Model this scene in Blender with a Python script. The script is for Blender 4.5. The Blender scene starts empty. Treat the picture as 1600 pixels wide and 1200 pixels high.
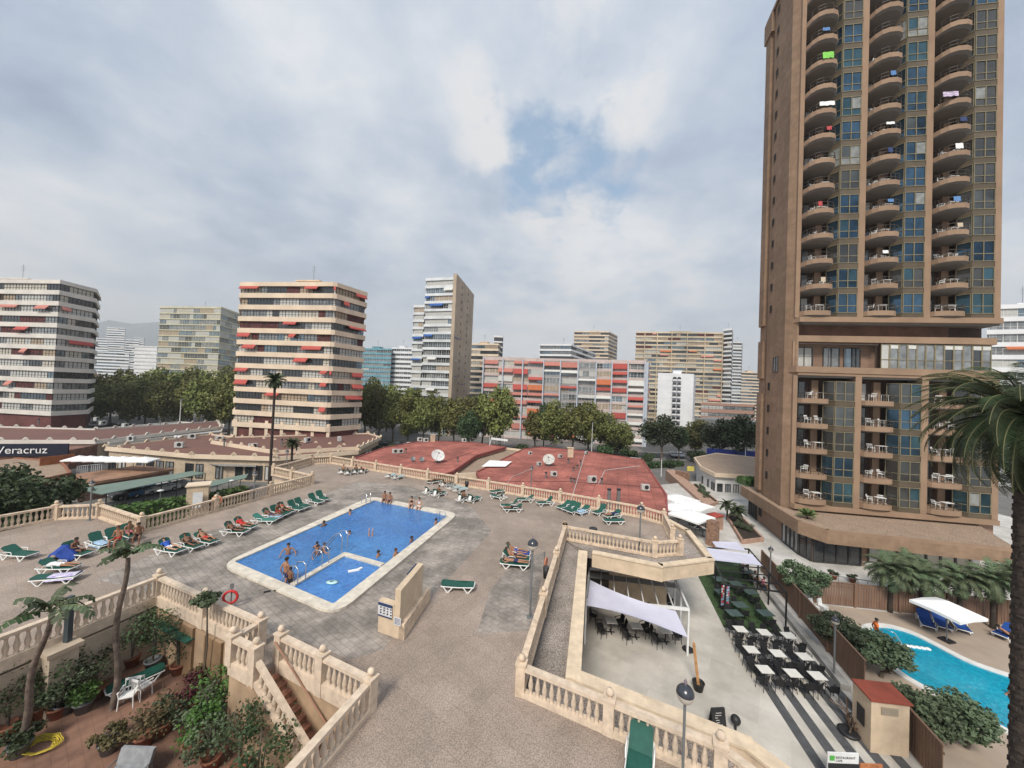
import bpy, math, random
from mathutils import Vector, Matrix
from math import sin, cos, pi, radians as R
random.seed(7)
scene = bpy.context.scene
C = scene.collection
# ---------------------------------------------------------------- camera
F = 560.0                                   # focal length in pixels of a 1600 px wide frame
CAMZ = 15.5
_up = Vector((1110.0, 26400.0, -F)).normalized()      # world up in camera axes
_fw = Vector((0, 0, -1)); _fw = (_fw - _up * _fw.dot(_up)).normalized()
_rt = _fw.cross(_up).normalized()
W2C = Matrix((_rt, _fw, _up))               # camera axes -> world
cam_d = bpy.data.cameras.new('camera'); cam = bpy.data.objects.new('camera', cam_d); C.objects.link(cam)
cam.matrix_world = Matrix.Translation((0, 0, CAMZ)) @ W2C.to_4x4()
cam_d.sensor_width = 36; cam_d.sensor_fit = 'HORIZONTAL'; cam_d.lens = 36 * F / 1600.0
cam_d.clip_end = 30000; cam_d.clip_start = 0.1
scene.camera = cam
def ray(u, v):
    return W2C @ Vector((u - 800.0, -(v - 600.0), -F))
def P(u, v, z=0.0):
    "point of the photograph (1600x1200) lying at height z"
    d = ray(u, v); t = (z - CAMZ) / d.z
    return Vector((d.x * t, d.y * t, z))
def At(u, v, Y):
    "point of the photograph at distance Y ahead"
    d = ray(u, v); t = Y / d.y
    return Vector((d.x * t, Y, CAMZ + d.z * t))
# ---------------------------------------------------------------- sky, sun, exposure
SUN_EL, SUN_AZ = 46.0, 200.0                # azimuth clockwise from +Y
w = bpy.data.worlds.new('World'); scene.world = w; w.use_nodes = True
nt = w.node_tree; N = nt.nodes; L = nt.links
for n in list(N): N.remove(n)
out = N.new('ShaderNodeOutputWorld'); bg = N.new('ShaderNodeBackground')
L.new(bg.outputs[0], out.inputs[0])
sky = N.new('ShaderNodeTexSky'); sky.sky_type = 'NISHITA'; sky.sun_disc = False
sky.sun_elevation = R(SUN_EL); sky.sun_rotation = R(SUN_AZ)
def wn(t, **k):
    n = N.new(t)
    for a, b in k.items(): setattr(n, a, b)
    return n
def wmath(op, a, b=None, clamp=False):
    n = N.new('ShaderNodeMath'); n.operation = op; n.use_clamp = clamp
    for i, x in enumerate((a, b)):
        if x is None: continue
        if isinstance(x, (int, float)): n.inputs[i].default_value = x
        else: L.new(x, n.inputs[i])
    return n.outputs[0]
def ramp(x, stops):
    n = N.new('ShaderNodeValToRGB'); e = n.color_ramp.elements
    while len(e) < len(stops): e.new(0.5)
    for el, (p, c) in zip(e, stops): el.position = p; el.color = (*c, 1) if len(c) == 3 else c
    L.new(x, n.inputs[0]); return n
tc = N.new('ShaderNodeTexCoord')
sep = N.new('ShaderNodeSeparateXYZ'); L.new(tc.outputs['Generated'], sep.inputs[0])
zc = wmath('ADD', wmath('MAXIMUM', sep.outputs[2], 0.0), 0.30)
px_ = wmath('DIVIDE', sep.outputs[0], zc); py_ = wmath('DIVIDE', sep.outputs[1], zc)
cmb = N.new('ShaderNodeCombineXYZ'); L.new(px_, cmb.inputs[0]); L.new(py_, cmb.inputs[1])
def noise(scale, det, rough, off, dist=0.0, sc=(1, 1, 1)):
    mp = N.new('ShaderNodeMapping'); L.new(cmb.outputs[0], mp.inputs[0]); mp.inputs['Location'].default_value = off
    mp.inputs['Scale'].default_value = sc
    n = N.new('ShaderNodeTexNoise'); L.new(mp.outputs[0], n.inputs[0]); n.inputs['Scale'].default_value = scale
    n.inputs['Detail'].default_value = det; n.inputs['Roughness'].default_value = rough
    n.inputs['Distortion'].default_value = dist
    return n.outputs[0]
n1 = noise(1.05, 8, 0.55, (3.1, 1.7, 0), 0.15, (.85, 1.0, 1))
n2 = noise(3.6, 8, 0.58, (8.3, 4.1, 0), 0.15)
n5 = noise(7.5, 7, 0.6, (2.3, 6.1, 0), 0.3)
n3 = noise(0.45, 3, 0.5, (1.3, 9.1, 2.0))
den = wmath('ADD', wmath('MULTIPLY', n1, 0.68), wmath('MULTIPLY', n2, 0.32))
# the one clear gap in the cloud, a direction in the sky
def blob(u, v, wid):
    d = ray(u, v).normalized()
    dp = N.new('ShaderNodeVectorMath'); dp.operation = 'DOT_PRODUCT'
    nm = N.new('ShaderNodeVectorMath'); nm.operation = 'NORMALIZE'; L.new(tc.outputs['Generated'], nm.inputs[0])
    L.new(nm.outputs[0], dp.inputs[0]); dp.inputs[1].default_value = d
    x = wmath('SUBTRACT', 1.0, dp.outputs['Value'])
    return wmath('SUBTRACT', 1.0, wmath('DIVIDE', x, wid), clamp=True)
gap = ramp(wmath('ADD', wmath('ADD', wmath('MULTIPLY', blob(900, 268, 0.022), 0.55), wmath('MULTIPLY', blob(800, 238, 0.010), 0.4)), wmath('ADD', wmath('MULTIPLY', wmath('SUBTRACT', n5, 0.52), 3.6), wmath('MULTIPLY', wmath('SUBTRACT', 0.5, n2), 1.6))), [(0.22, (0, 0, 0)), (0.95, (1, 1, 1))]).outputs[0]
puff = wmath('ADD', wmath('MULTIPLY', blob(865, 180, 0.035), 2.0), wmath('MULTIPLY', blob(930, 460, 0.06), 0.6), clamp=True)
cloudc = ramp(den, [(0.37, (0.28, 0.355, 0.475)), (0.44, (0.40, 0.475, 0.59)), (0.52, (0.56, 0.61, 0.68)), (0.61, (0.77, 0.78, 0.80))])
shade = ramp(n3, [(0.35, (0.84, 0.88, 0.94)), (0.65, (1.06, 1.04, 1.02))])
mul = N.new('ShaderNodeMix'); mul.data_type = 'RGBA'; mul.blend_type = 'MULTIPLY'; mul.inputs[0].default_value = 1
L.new(cloudc.outputs[0], mul.inputs[6]); L.new(shade.outputs[0], mul.inputs[7])
# bright puffs
pf = wmath('MULTIPLY', puff, ramp(n2, [(0.47, (0, 0, 0)), (0.60, (1, 1, 1))]).outputs[0], clamp=True)
mx1 = N.new('ShaderNodeMix'); mx1.data_type = 'RGBA'; L.new(pf, mx1.inputs[0]); L.new(mul.outputs[2], mx1.inputs[6]); mx1.inputs[7].default_value = (0.70, 0.70, 0.71, 1)
# horizon veil: paler and warmer low down
hz = ramp(wmath('MAXIMUM', sep.outputs[2], 0.0), [(0.0, (1, 1, 1)), (0.30, (0, 0, 0))])
hzf = wmath('MULTIPLY', hz.outputs[0], 0.75)
mx2 = N.new('ShaderNodeMix'); mx2.data_type = 'RGBA'; L.new(hzf, mx2.inputs[0]); L.new(mx1.outputs[2], mx2.inputs[6]); mx2.inputs[7].default_value = (0.80, 0.815, 0.83, 1)
# blue sky behind (Nishita)
skm = N.new('ShaderNodeMix'); skm.data_type = 'RGBA'; skm.blend_type = 'MULTIPLY'; skm.inputs[0].default_value = 1
L.new(sky.outputs[0], skm.inputs[6]); skm.inputs[7].default_value = (0.15, 0.15, 0.15, 1)
gp = wmath('MULTIPLY', gap, ramp(wmath('ADD', blob(890, 262, 0.030), blob(805, 238, 0.012), clamp=True), [(0.10, (0, 0, 0)), (0.60, (1, 1, 1))]).outputs[0])
gb = wmath('MULTIPLY', gp, 0.9)
skb = N.new('ShaderNodeMix'); skb.data_type = 'RGBA'; skb.inputs[0].default_value = 0.45
L.new(skm.outputs[2], skb.inputs[6]); skb.inputs[7].default_value = (0.28, 0.48, 0.68, 1)
mx3 = N.new('ShaderNodeMix'); mx3.data_type = 'RGBA'; L.new(gb, mx3.inputs[0]); L.new(mx2.outputs[2], mx3.inputs[6]); L.new(skb.outputs[2], mx3.inputs[7])
L.new(mx3.outputs[2], bg.inputs[0]); bg.inputs[1].default_value = 0.88
sd = bpy.data.lights.new('sun', 'SUN'); sd.energy = 2.9; sd.angle = R(16); sd.color = (1, .93, .83)
so = bpy.data.objects.new('sun', sd); C.objects.link(so)
az = R(SUN_AZ); el = R(SUN_EL)
so.rotation_euler = Vector((sin(az) * cos(el), cos(az) * cos(el), sin(el))).to_track_quat('Z', 'Y').to_euler()
scene.view_settings.view_transform = 'Standard'; scene.view_settings.look = 'None'
scene.view_settings.exposure = 0.45; scene.view_settings.gamma = 1.0
w.cycles.sampling_method = 'MANUAL'; w.cycles.sample_map_resolution = 256; scene.cycles.max_bounces = 4; scene.cycles.use_denoising = True
# ---------------------------------------------------------------- materials
MATS = {}
def mat(name, col, rough=0.8, var=0.12, scale=2.0, bump=0.0, metal=0.0, spec=0.4, col2=None, det=5, kind=None, alpha=None, coord='Object', stretch=None, trans=None):
    if name in MATS: return MATS[name]
    m = bpy.data.materials.new(name); m.use_nodes = True; MATS[name] = m
    n = m.node_tree.nodes; l = m.node_tree.links; b = n['Principled BSDF']
    b.inputs['Roughness'].default_value = rough; b.inputs['Metallic'].default_value = metal
    b.inputs['Specular IOR Level'].default_value = spec
    c2 = col2 or tuple(max(0, x * (1 - 2.2 * var)) for x in col); c1 = col if col2 else tuple(min(1, x * (1 + 0.6 * var)) for x in col)
    t = n.new('ShaderNodeTexCoord'); mp = n.new('ShaderNodeMapping'); l.new(t.outputs[coord], mp.inputs[0])
    if stretch: mp.inputs['Scale'].default_value = stretch
    ns = n.new('ShaderNodeTexNoise'); l.new(mp.outputs[0], ns.inputs[0]); ns.inputs['Scale'].default_value = scale
    ns.inputs['Detail'].default_value = det; ns.inputs['Roughness'].default_value = .6
    cr = n.new('ShaderNodeValToRGB'); l.new(ns.outputs[0], cr.inputs[0])
    cr.color_ramp.elements[0].position = .3; cr.color_ramp.elements[0].color = (*c2, 1)
    cr.color_ramp.elements[1].position = .68; cr.color_ramp.elements[1].color = (*c1, 1)
    colout = cr.outputs[0]
    m['_col'] = 1
    if kind == 'leaf':
        oi = n.new('ShaderNodeObjectInfo'); hs = n.new('ShaderNodeHueSaturation'); l.new(colout, hs.inputs['Color'])
        mr = n.new('ShaderNodeMapRange'); l.new(oi.outputs['Random'], mr.inputs[0]); mr.inputs[3].default_value = .65; mr.inputs[4].default_value = 1.3
        l.new(mr.outputs[0], hs.inputs['Value'])
        mr2 = n.new('ShaderNodeMapRange'); l.new(oi.outputs['Random'], mr2.inputs[0]); mr2.inputs[3].default_value = .485; mr2.inputs[4].default_value = .53
        l.new(mr2.outputs[0], hs.inputs['Hue']); colout = hs.outputs[0]
    l.new(colout, b.inputs['Base Color'])
    if bump:
        bp = n.new('ShaderNodeBump'); bp.inputs['Strength'].default_value = bump; bp.inputs['Distance'].default_value = .03
        l.new(ns.outputs[0], bp.inputs['Height']); l.new(bp.outputs[0], b.inputs['Normal'])
    if alpha is not None: b.inputs['Alpha'].default_value = alpha
    if trans: b.inputs['Transmission Weight'].default_value = trans
    return m
def addtex(m, fn):
    "fn(nodes, links, colour socket) -> new colour socket"
    n = m.node_tree.nodes; l = m.node_tree.links; b = n['Principled BSDF']
    s = b.inputs['Base Color'].links[0].from_socket
    o = fn(n, l, s); l.new(o, b.inputs['Base Color']); return m
def lines(n, l, s, sx, sy, rz, mortar, dark, bw=1.0, bh=1.0, off=0.0, loc=(0, 0, 0), coord='Object', rx=0):
    t = n.new('ShaderNodeTexCoord'); mp = n.new('ShaderNodeMapping'); l.new(t.outputs[coord], mp.inputs[0])
    mp.inputs['Rotation'].default_value = (rx, 0, rz); mp.inputs['Location'].default_value = loc
    br = n.new('ShaderNodeTexBrick'); l.new(mp.outputs[0], br.inputs[0]); br.offset = off
    br.inputs['Scale'].default_value = 1; br.inputs['Mortar Size'].default_value = mortar
    br.inputs['Brick Width'].default_value = sx; br.inputs['Row Height'].default_value = sy
    br.inputs['Mortar Smooth'].default_value = .2
    br.inputs['Color1'].default_value = (1, 1, 1, 1); br.inputs['Color2'].default_value = (.86, .86, .86, 1); br.inputs['Mortar'].default_value = (dark, dark, dark, 1)
    mx = n.new('ShaderNodeMix'); mx.data_type = 'RGBA'; mx.blend_type = 'MULTIPLY'; mx.inputs[0].default_value = 1
    l.new(s, mx.inputs[6]); l.new(br.outputs[0], mx.inputs[7]); return mx.outputs[2]
def speckle(n, l, s, scale, lo, hi, a=.45, b=.55, coord='Object'):
    t = n.new('ShaderNodeTexCoord'); ns = n.new('ShaderNodeTexNoise'); l.new(t.outputs[coord], ns.inputs[0])
    ns.inputs['Scale'].default_value = scale; ns.inputs['Detail'].default_value = 1.5
    cr = n.new('ShaderNodeValToRGB'); l.new(ns.outputs[0], cr.inputs[0])
    cr.color_ramp.elements[0].position = a; cr.color_ramp.elements[0].color = (lo, lo, lo, 1)
    cr.color_ramp.elements[1].position = b; cr.color_ramp.elements[1].color = (hi, hi, hi, 1)
    mx = n.new('ShaderNodeMix'); mx.data_type = 'RGBA'; mx.blend_type = 'MULTIPLY'; mx.inputs[0].default_value = 1
    l.new(s, mx.inputs[6]); l.new(cr.outputs[0], mx.inputs[7]); return mx.outputs[2]
# ---------------------------------------------------------------- mesh builder
def V3(p): return Vector((p[0], p[1], p[2] if len(p) > 2 else 0.0))
class MB:
    def __init__(s): s.v = []; s.f = []; s.m = []; s.smooth = []
    def add(s, vs, fs, mi=0, sm=False):
        o = len(s.v); s.v += [tuple(x) for x in vs]
        for f in fs: s.f.append([o + i for i in f]); s.m.append(mi); s.smooth.append(sm)
        return s
    def quad(s, a, b, c, d, mi=0): return s.add([a, b, c, d], [(0, 1, 2, 3)], mi)
    def obox(s, o, ax, ay, az, mi=0):
        o = V3(o); ax = Vector(ax); ay = Vector(ay); az = Vector(az)
        vs = [o, o + ax, o + ax + ay, o + ay]; vs += [x + az for x in vs]
        fs = [(0, 3, 2, 1), (4, 5, 6, 7), (0, 1, 5, 4), (1, 2, 6, 5), (2, 3, 7, 6), (3, 0, 4, 7)]
        if ax.cross(ay).dot(az) < 0: fs = [tuple(reversed(f)) for f in fs]
        return s.add(vs, fs, mi)
    def box(s, c, sz, rz=0, mi=0):
        "centre of the base, size"
        ax = Vector((cos(rz), sin(rz), 0)); ay = Vector((-sin(rz), cos(rz), 0)); c = V3(c)
        return s.obox(c - ax * sz[0] / 2 - ay * sz[1] / 2, ax * sz[0], ay * sz[1], (0, 0, sz[2]), mi)
    def beam(s, a, b, w, h, mi=0, up=(0, 0, 1)):
        a = V3(a); b = V3(b); d = b - a
        if d.length < 1e-6: return s
        u = Vector(up); sd = d.cross(u)
        if sd.length < 1e-5: sd = d.cross(Vector((1, 0, 0)))
        sd.normalize(); u2 = sd.cross(d).normalized()
        return s.obox(a - sd * w / 2 - u2 * h / 2, d, sd * w, u2 * h, mi)
    def prism(s, pts, z0, z1, mi=0, mtop=None, bottom=True):
        pts = [V3(p) for p in pts]; n = len(pts)
        ar = sum(pts[i].x * pts[(i + 1) % n].y - pts[(i + 1) % n].x * pts[i].y for i in range(n))
        if ar < 0: pts = pts[::-1]
        g = lambda z, p: p.z + z[1] if isinstance(z, tuple) else z
        lo = [(p.x, p.y, g(z0, p)) for p in pts]; hi = [(p.x, p.y, g(z1, p)) for p in pts]
        s.add(lo + hi, [(i, (i + 1) % n, n + (i + 1) % n, n + i) for i in range(n)], mi)
        s.add(hi, [tuple(range(n))], mi if mtop is None else mtop)
        if bottom: s.add(lo, [tuple(range(n - 1, -1, -1))], mi)
        return s
    def tube(s, pts, r, n=6, mi=0, caps=True):
        pts = [V3(p) for p in pts]; k = len(pts); rr = r if isinstance(r, (list, tuple)) else [r] * k
        vs = []; ref = None
        for i, p in enumerate(pts):
            d = (pts[min(i + 1, k - 1)] - pts[max(i - 1, 0)]).normalized()
            if ref is None: ref = Vector((1, 0, 0)) if abs(d.x) < .8 else Vector((0, 1, 0))
            a = (ref - d * ref.dot(d)).normalized(); b = d.cross(a); ref = a
            for j in range(n):
                t = 2 * pi * j / n; vs.append(p + a * cos(t) * rr[i] + b * sin(t) * rr[i])
        fs = [(i * n + j, i * n + (j + 1) % n, (i + 1) * n + (j + 1) % n, (i + 1) * n + j) for i in range(k - 1) for j in range(n)]
        s.add(vs, fs, mi, True)
        if caps: s.add(vs[:n], [tuple(range(n - 1, -1, -1))], mi); s.add(vs[-n:], [tuple(range(n))], mi)
        return s
    def lathe(s, prof, c=(0, 0, 0), n=10, mi=0, sx=1, sy=1):
        c = V3(c); vs = []
        for (r, z) in prof:
            for j in range(n): t = 2 * pi * j / n; vs.append((c.x + r * cos(t) * sx, c.y + r * sin(t) * sy, c.z + z))
        fs = [(i * n + j, i * n + (j + 1) % n, (i + 1) * n + (j + 1) % n, (i + 1) * n + j) for i in range(len(prof) - 1) for j in range(n)]
        return s.add(vs, fs, mi, True)
    def ball(s, c, r, n=8, mi=0, sz=1.0):
        k = max(4, n // 2 + 1)
        return s.lathe([(max(r * sin(pi * i / k), 1e-4), -r * sz * cos(pi * i / k)) for i in range(k + 1)], c, n, mi)
    def build(s, name, mats, parent=None, local=False):
        me = bpy.data.meshes.new(name); off = Vector((0, 0, 0))
        if parent is not None and not local:
            q = parent
            while q is not None: off += q.location; q = q.parent
        me.from_pydata([(x[0] - off.x, x[1] - off.y, x[2] - off.z) for x in s.v], [], s.f)
        if not isinstance(mats, (list, tuple)): mats = [mats]
        for m in mats: me.materials.append(m)
        me.polygons.foreach_set('material_index', s.m); me.polygons.foreach_set('use_smooth', s.smooth)
        me.update()
        o = bpy.data.objects.new(name, me); C.objects.link(o)
        if parent is not None: o.parent = parent
        return o
def tag(o, label=None, cat=None, group=None, kind=None):
    if label: o['label'] = label
    if cat: o['category'] = cat
    if group: o['group'] = group
    if kind: o['kind'] = kind
    return o
def thing(name, label, cat, loc, rz=0, group=None):
    o = bpy.data.objects.new(name, None); C.objects.link(o); o.location = loc; o.rotation_euler = (0, 0, rz)
    o.empty_display_size = .3
    return tag(o, label, cat, group)
def copy_tree(o, parent=None):
    c = o.copy(); C.objects.link(c); c.parent = parent
    for ch in o.children: copy_tree(ch, c)
    return c
def place(proto, used, loc, rz, label, group=None, scale=None):
    o = copy_tree(proto) if used[0] else proto
    used[0] = True
    o.location = loc; o.rotation_euler = (0, 0, rz); o['label'] = label
    if group: o['group'] = group
    if scale: o.scale = (scale,) * 3 if isinstance(scale, (int, float)) else scale
    return o
def struct(name, mb, m): return tag(mb.build(name, m), kind='structure')
ORD = ['first', 'second', 'third', 'fourth', 'fifth', 'sixth', 'seventh', 'eighth', 'ninth', 'tenth', 'eleventh', 'twelfth', 'thirteenth', 'fourteenth', 'fifteenth', 'sixteenth', 'seventeenth', 'eighteenth', 'nineteenth', 'twentieth']
def head(a, b): d = V3(b) - V3(a); return math.atan2(d.y, d.x)
# ---------------------------------------------------------------- levels and palette
DK = 5.2      # pool deck
GS = -1.5     # street
GD = 2.7      # sunken garden
cream = mat('cream_render', (.62, .49, .35), .85, .10, 1.5, .05)
cream_rail = mat('cream_concrete', (.66, .52, .385), .85, .16, 3, .1)
pinkstone = mat('pink_cast_stone', (.64, .52, .40), .85, .12, 4, .1)
whitep = mat('white_plastic', (.78, .78, .76), .45, .04)
greenp = mat('dark_green_mesh', (.012, .085, .062), .6, .12, 6)
tealp = mat('faded_green_mesh', (.05, .20, .16), .6, .12, 6)
deckm = mat('deck_gravel', (.385, .31, .26), .85, .10, .25, .0, col2=(.32, .255, .21))
addtex(deckm, lambda n, l, s: speckle(n, l, s, 26, .70, 1.17, .38, .62))
addtex(deckm, lambda n, l, s: lines(n, l, s, .6, .6, .6, .012, .80))
stampm = mat('stamped_grey_paving', (.36, .315, .28), .7, .2, .5, .0, col2=(.27, .24, .215))
addtex(stampm, lambda n, l, s: lines(n, l, s, .42, .28, .62, .015, .62, off=.5))
rampm = mat('ramp_gravel', (.31, .27, .24), .85, .1, .5, col2=(.26, .225, .20))
addtex(rampm, lambda n, l, s: speckle(n, l, s, 20, .65, 1.25))
terrm = mat('pale_terrace_concrete', (.60, .565, .51), .7, .1, .35, col2=(.49, .46, .415))
addtex(terrm, lambda n, l, s: lines(n, l, s, 1.2, 1.2, .62, .012, .90))
plazam = mat('pale_plaza_stone', (.62, .60, .565), .7, .1, .6, col2=(.50, .48, .455))
addtex(plazam, lambda n, l, s: lines(n, l, s, .8, .8, .25, .015, .86))
asph = mat('asphalt', (.085, .085, .087), .85, .15, .3)
pave = mat('pavement', (.17, .16, .15), .85, .12, .3)
addtex(pave, lambda n, l, s: lines(n, l, s, 1.5, 1.5, .2, .03, .85))
earth = mat('terracotta_paving', (.26, .145, .10), .85, .25, .8)
addtex(earth, lambda n, l, s: lines(n, l, s, .33, .33, .62, .012, .75))
turf = mat('green_turf', (.045, .085, .028), .95, .25, 3)
addtex(turf, lambda n, l, s: speckle(n, l, s, 30, .6, 1.4))
stripe = mat('dark_stripe_paving', (.085, .087, .092), .8, .15, 3)
woodf = mat('brown_fence_wood', (.225, .135, .09), .75, .25, 2, col2=(.15, .09, .06), stretch=(1, 1, .2))
darkm = mat('black_metal', (.02, .02, .022), .5, .1)
greym = mat('grey_metal', (.20, .21, .215), .5, .1, metal=.3)
whitem = mat('white_metal', (.74, .75, .75), .45, .06)
steel = mat('steel', (.6, .62, .64), .25, .04, metal=.9)
sailm = mat('lilac_shade_cloth', (.55, .55, .66), .8, .05, 1)
canvas = mat('white_canvas', (.80, .80, .79), .8, .05, 1)
redroof = mat('red_roof_coating', (.45, .15, .115), .85, .25, .35, col2=(.31, .10, .08))
addtex(redroof, lambda n, l, s: lines(n, l, s, 1.5, 1.5, .3, .05, .62))
brroof = mat('brown_red_flat_roof', (.17, .085, .065), .85, .25, .15, col2=(.14, .075, .065))
tanroof = mat('tan_gravel_roof', (.34, .25, .18), .9, .25, .8, col2=(.26, .19, .14))
addtex(tanroof, lambda n, l, s: speckle(n, l, s, 8, .75, 1.2))
glassd = mat('dark_glass', (.035, .045, .05), .08, .2, 2, spec=.9, metal=.15)
soil = mat('dark_soil', (.04, .03, .022), .95, .2)
bluef = mat('blue_fabric', (.02, .06, .30), .8, .15, 4)
lblue = mat('pale_blue_towel', (.35, .50, .66), .9, .2, 6)
redf = mat('red_plastic', (.55, .03, .03), .5, .1)
yell = mat('yellow_hose', (.55, .42, .05), .6, .1)
terra = mat('terracotta_pot', (.30, .12, .07), .8, .2, 4)
woodp = mat('light_wood', (.50, .27, .12), .7, .2, 3)
def blotch(m, scale, lo, hi, a=.42, b=.6, st=(1, 1, 1)):
    def f(n, l, s):
        t = n.new('ShaderNodeTexCoord'); mp = n.new('ShaderNodeMapping'); l.new(t.outputs['Object'], mp.inputs[0]); mp.inputs['Scale'].default_value = st
        ns = n.new('ShaderNodeTexNoise'); l.new(mp.outputs[0], ns.inputs[0]); ns.inputs['Scale'].default_value = scale; ns.inputs['Detail'].default_value = 7; ns.inputs['Roughness'].default_value = .65
        cr = n.new('ShaderNodeValToRGB'); l.new(ns.outputs[0], cr.inputs[0]); cr.color_ramp.elements[0].position = a; cr.color_ramp.elements[0].color = (lo, lo, lo * .98, 1); cr.color_ramp.elements[1].position = b; cr.color_ramp.elements[1].color = (hi, hi, hi, 1)
        mx = n.new('ShaderNodeMix'); mx.data_type = 'RGBA'; mx.blend_type = 'MULTIPLY'; mx.inputs[0].default_value = 1; l.new(s, mx.inputs[6]); l.new(cr.outputs[0], mx.inputs[7]); return mx.outputs[2]
    return addtex(m, f)
blotch(deckm, .22, .84, 1.05); blotch(stampm, .5, .72, 1.1); blotch(stampm, 2.5, .85, 1.08); blotch(terrm, .3, .82, 1.04); blotch(redroof, .18, .78, 1.12); blotch(redroof, 1.2, .85, 1.08); blotch(plazam, .35, .82, 1.05); blotch(rampm, .5, .85, 1.1)
# water
def water(name, c1, c2, sc, bump):
    m = mat(name, c1, .06, .1, sc, 0, col2=c2, spec=.5, det=4)
    n = m.node_tree.nodes; l = m.node_tree.links; b = n['Principled BSDF']
    t = n.new('ShaderNodeTexCoord'); ns = n.new('ShaderNodeTexNoise'); l.new(t.outputs['Object'], ns.inputs[0])
    ns.inputs['Scale'].default_value = 2.6; ns.inputs['Detail'].default_value = 3; ns.inputs['Distortion'].default_value = 1.2
    bp = n.new('ShaderNodeBump'); bp.inputs['Strength'].default_value = bump; bp.inputs['Distance'].default_value = .08
    l.new(ns.outputs[0], bp.inputs['Height']); l.new(bp.outputs[0], b.inputs['Normal'])
    def caus(n, l, s):  # caustic light lines painted into the water colour
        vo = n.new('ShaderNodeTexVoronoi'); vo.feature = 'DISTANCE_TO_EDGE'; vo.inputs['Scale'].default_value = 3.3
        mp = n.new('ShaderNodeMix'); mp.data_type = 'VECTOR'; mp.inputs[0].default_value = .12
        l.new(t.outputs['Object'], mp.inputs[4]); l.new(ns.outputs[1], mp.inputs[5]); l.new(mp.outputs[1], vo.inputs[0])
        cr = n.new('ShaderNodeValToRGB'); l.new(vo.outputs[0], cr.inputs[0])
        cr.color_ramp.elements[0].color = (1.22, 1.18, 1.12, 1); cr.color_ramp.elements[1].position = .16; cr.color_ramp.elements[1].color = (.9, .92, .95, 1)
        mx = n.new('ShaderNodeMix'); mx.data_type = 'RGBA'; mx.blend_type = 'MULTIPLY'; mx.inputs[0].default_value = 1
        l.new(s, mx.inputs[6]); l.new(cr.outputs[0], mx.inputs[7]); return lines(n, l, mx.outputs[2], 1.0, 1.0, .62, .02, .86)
    addtex(m, caus); return m
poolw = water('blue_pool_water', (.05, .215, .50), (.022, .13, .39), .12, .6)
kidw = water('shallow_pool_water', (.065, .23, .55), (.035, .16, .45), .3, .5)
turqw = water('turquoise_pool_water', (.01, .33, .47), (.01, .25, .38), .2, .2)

# ---------------------------------------------------------------- ground and deck
g = MB(); g.quad((-5900, -200, GS), (5900, -200, GS), (5900, 5300, GS), (-5900, 5300, GS)); struct('ground', g, pave)
def strip(name, pts, z, m, t=.004):
    b = MB(); b.prism([(p.x, p.y) for p in pts], z - t, z); return struct(name, b, m)
def Pz(l, z): return [P(u, v, z) for u, v in l]
# streets (asphalt on the far side of the low buildings, and the street running away on the right)
b = MB(); b.quad((-400, 100, GS + .004), (200, 100, GS + .004), (200, 111, GS + .004), (-400, 111, GS + .004)); struct('road', b, asph)
b = MB(); b.quad((42, 111, GS + .004), (56, 111, GS + .004), (80, 300, GS + .004), (62, 300, GS + .004)); struct('road', b, asph)
b = MB(); b.quad((-400, 62, GS + .004), (-66, 62, GS + .004), (-66, 72, GS + .004), (-400, 72, GS + .004)); struct('road', b, asph)
b = MB()
for i in range(60): b.box((-200 + i * 6, 105.4, GS + .004), (3, .15, .004))
struct('road_marking', b, mat('road_white', (.75, .75, .72), .7))
b = MB()
b.box((-100, 99.7, GS), (600, .3, .13)); b.box((-100, 111.3, GS), (600, .3, .13)); struct('kerb', b, mat('kerb_stone', (.42, .40, .37), .8))
# pool deck: outline from the balustrade line
deck_out = [(0, 831), (87, 812), (155, 809), (220, 832), (487, 757), (427, 743), (487, 726), (517, 724), (668, 750), (740, 762), (790, 771), (875, 785), (940, 797), (1002, 809), (1037, 820), (1050, 848), (1062, 867), (1023, 870), (882, 843), (813, 1084), (933, 1132), (1041, 1180)]
deck_px = [(-520, 935)] + deck_out
E1 = P(813, 1084, DK); E2 = P(1041, 1180, DK); dE = (E2 - E1).normalized(); EM = P(1126, 1162, DK + 1.0); EM.z = DK; EN = P(1177, 1201, DK + 1.0); EN.z = DK; dN = (EN - EM).normalized(); E3 = EM; EQ = EM + dN * 5
W0 = P(-60, 1062, DK); W1 = P(247, 933, DK); W2 = P(405, 1010, DK)
dB = (W2 - W1).normalized(); dA = (W1 - W0).normalized()
W3 = P(362, 1037, DK)
Sa = W2; Sb = P(437, 1034, DK); Sc = P(577, 1110, DK)
dS = (P(577, 1110, DK) - P(470, 1240, DK)).normalized()
Sd = Sc - dS * 8
outline = Pz(deck_px[:-2], DK) + [E3, EQ, Vector((EQ.x, -6, DK)), Vector((Sd.x, -6, DK)), Sd, Sc, Sb, W2, W1, W0 - dA * 20]
# pool basin hole is laid as sheets above the deck: the coping is a real raised ring
b = MB(); b.prism([(p.x, p.y) for p in outline], DK - .35, DK); struct('pool_deck', b, deckm)
# solid building volume under the deck (walls facing the streets)
b = MB(); far = Pz(deck_out[:17], DK); c0 = sum(far, Vector()) / len(far)
b2 = []
for p in Pz(deck_px[:17], DK): d = (Vector((-2, 20, DK)) - p).normalized(); b2.append(p + d * .35)
b.prism([(p.x, p.y) for p in b2] + [(P(882, 843, DK) + Vector((0, 2.2, 0))).to_2d()[:], (E1.x - .3, E1.y + .4), (W2.x - 1, W2.y + 3), (W1.x, W1.y + .4), (W0.x - 30, W0.y - 8)], GS, DK - .352)
o = b.build('podium_building', cream); tag(o, 'cream windowless storey carrying the pool deck', 'building')
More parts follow.
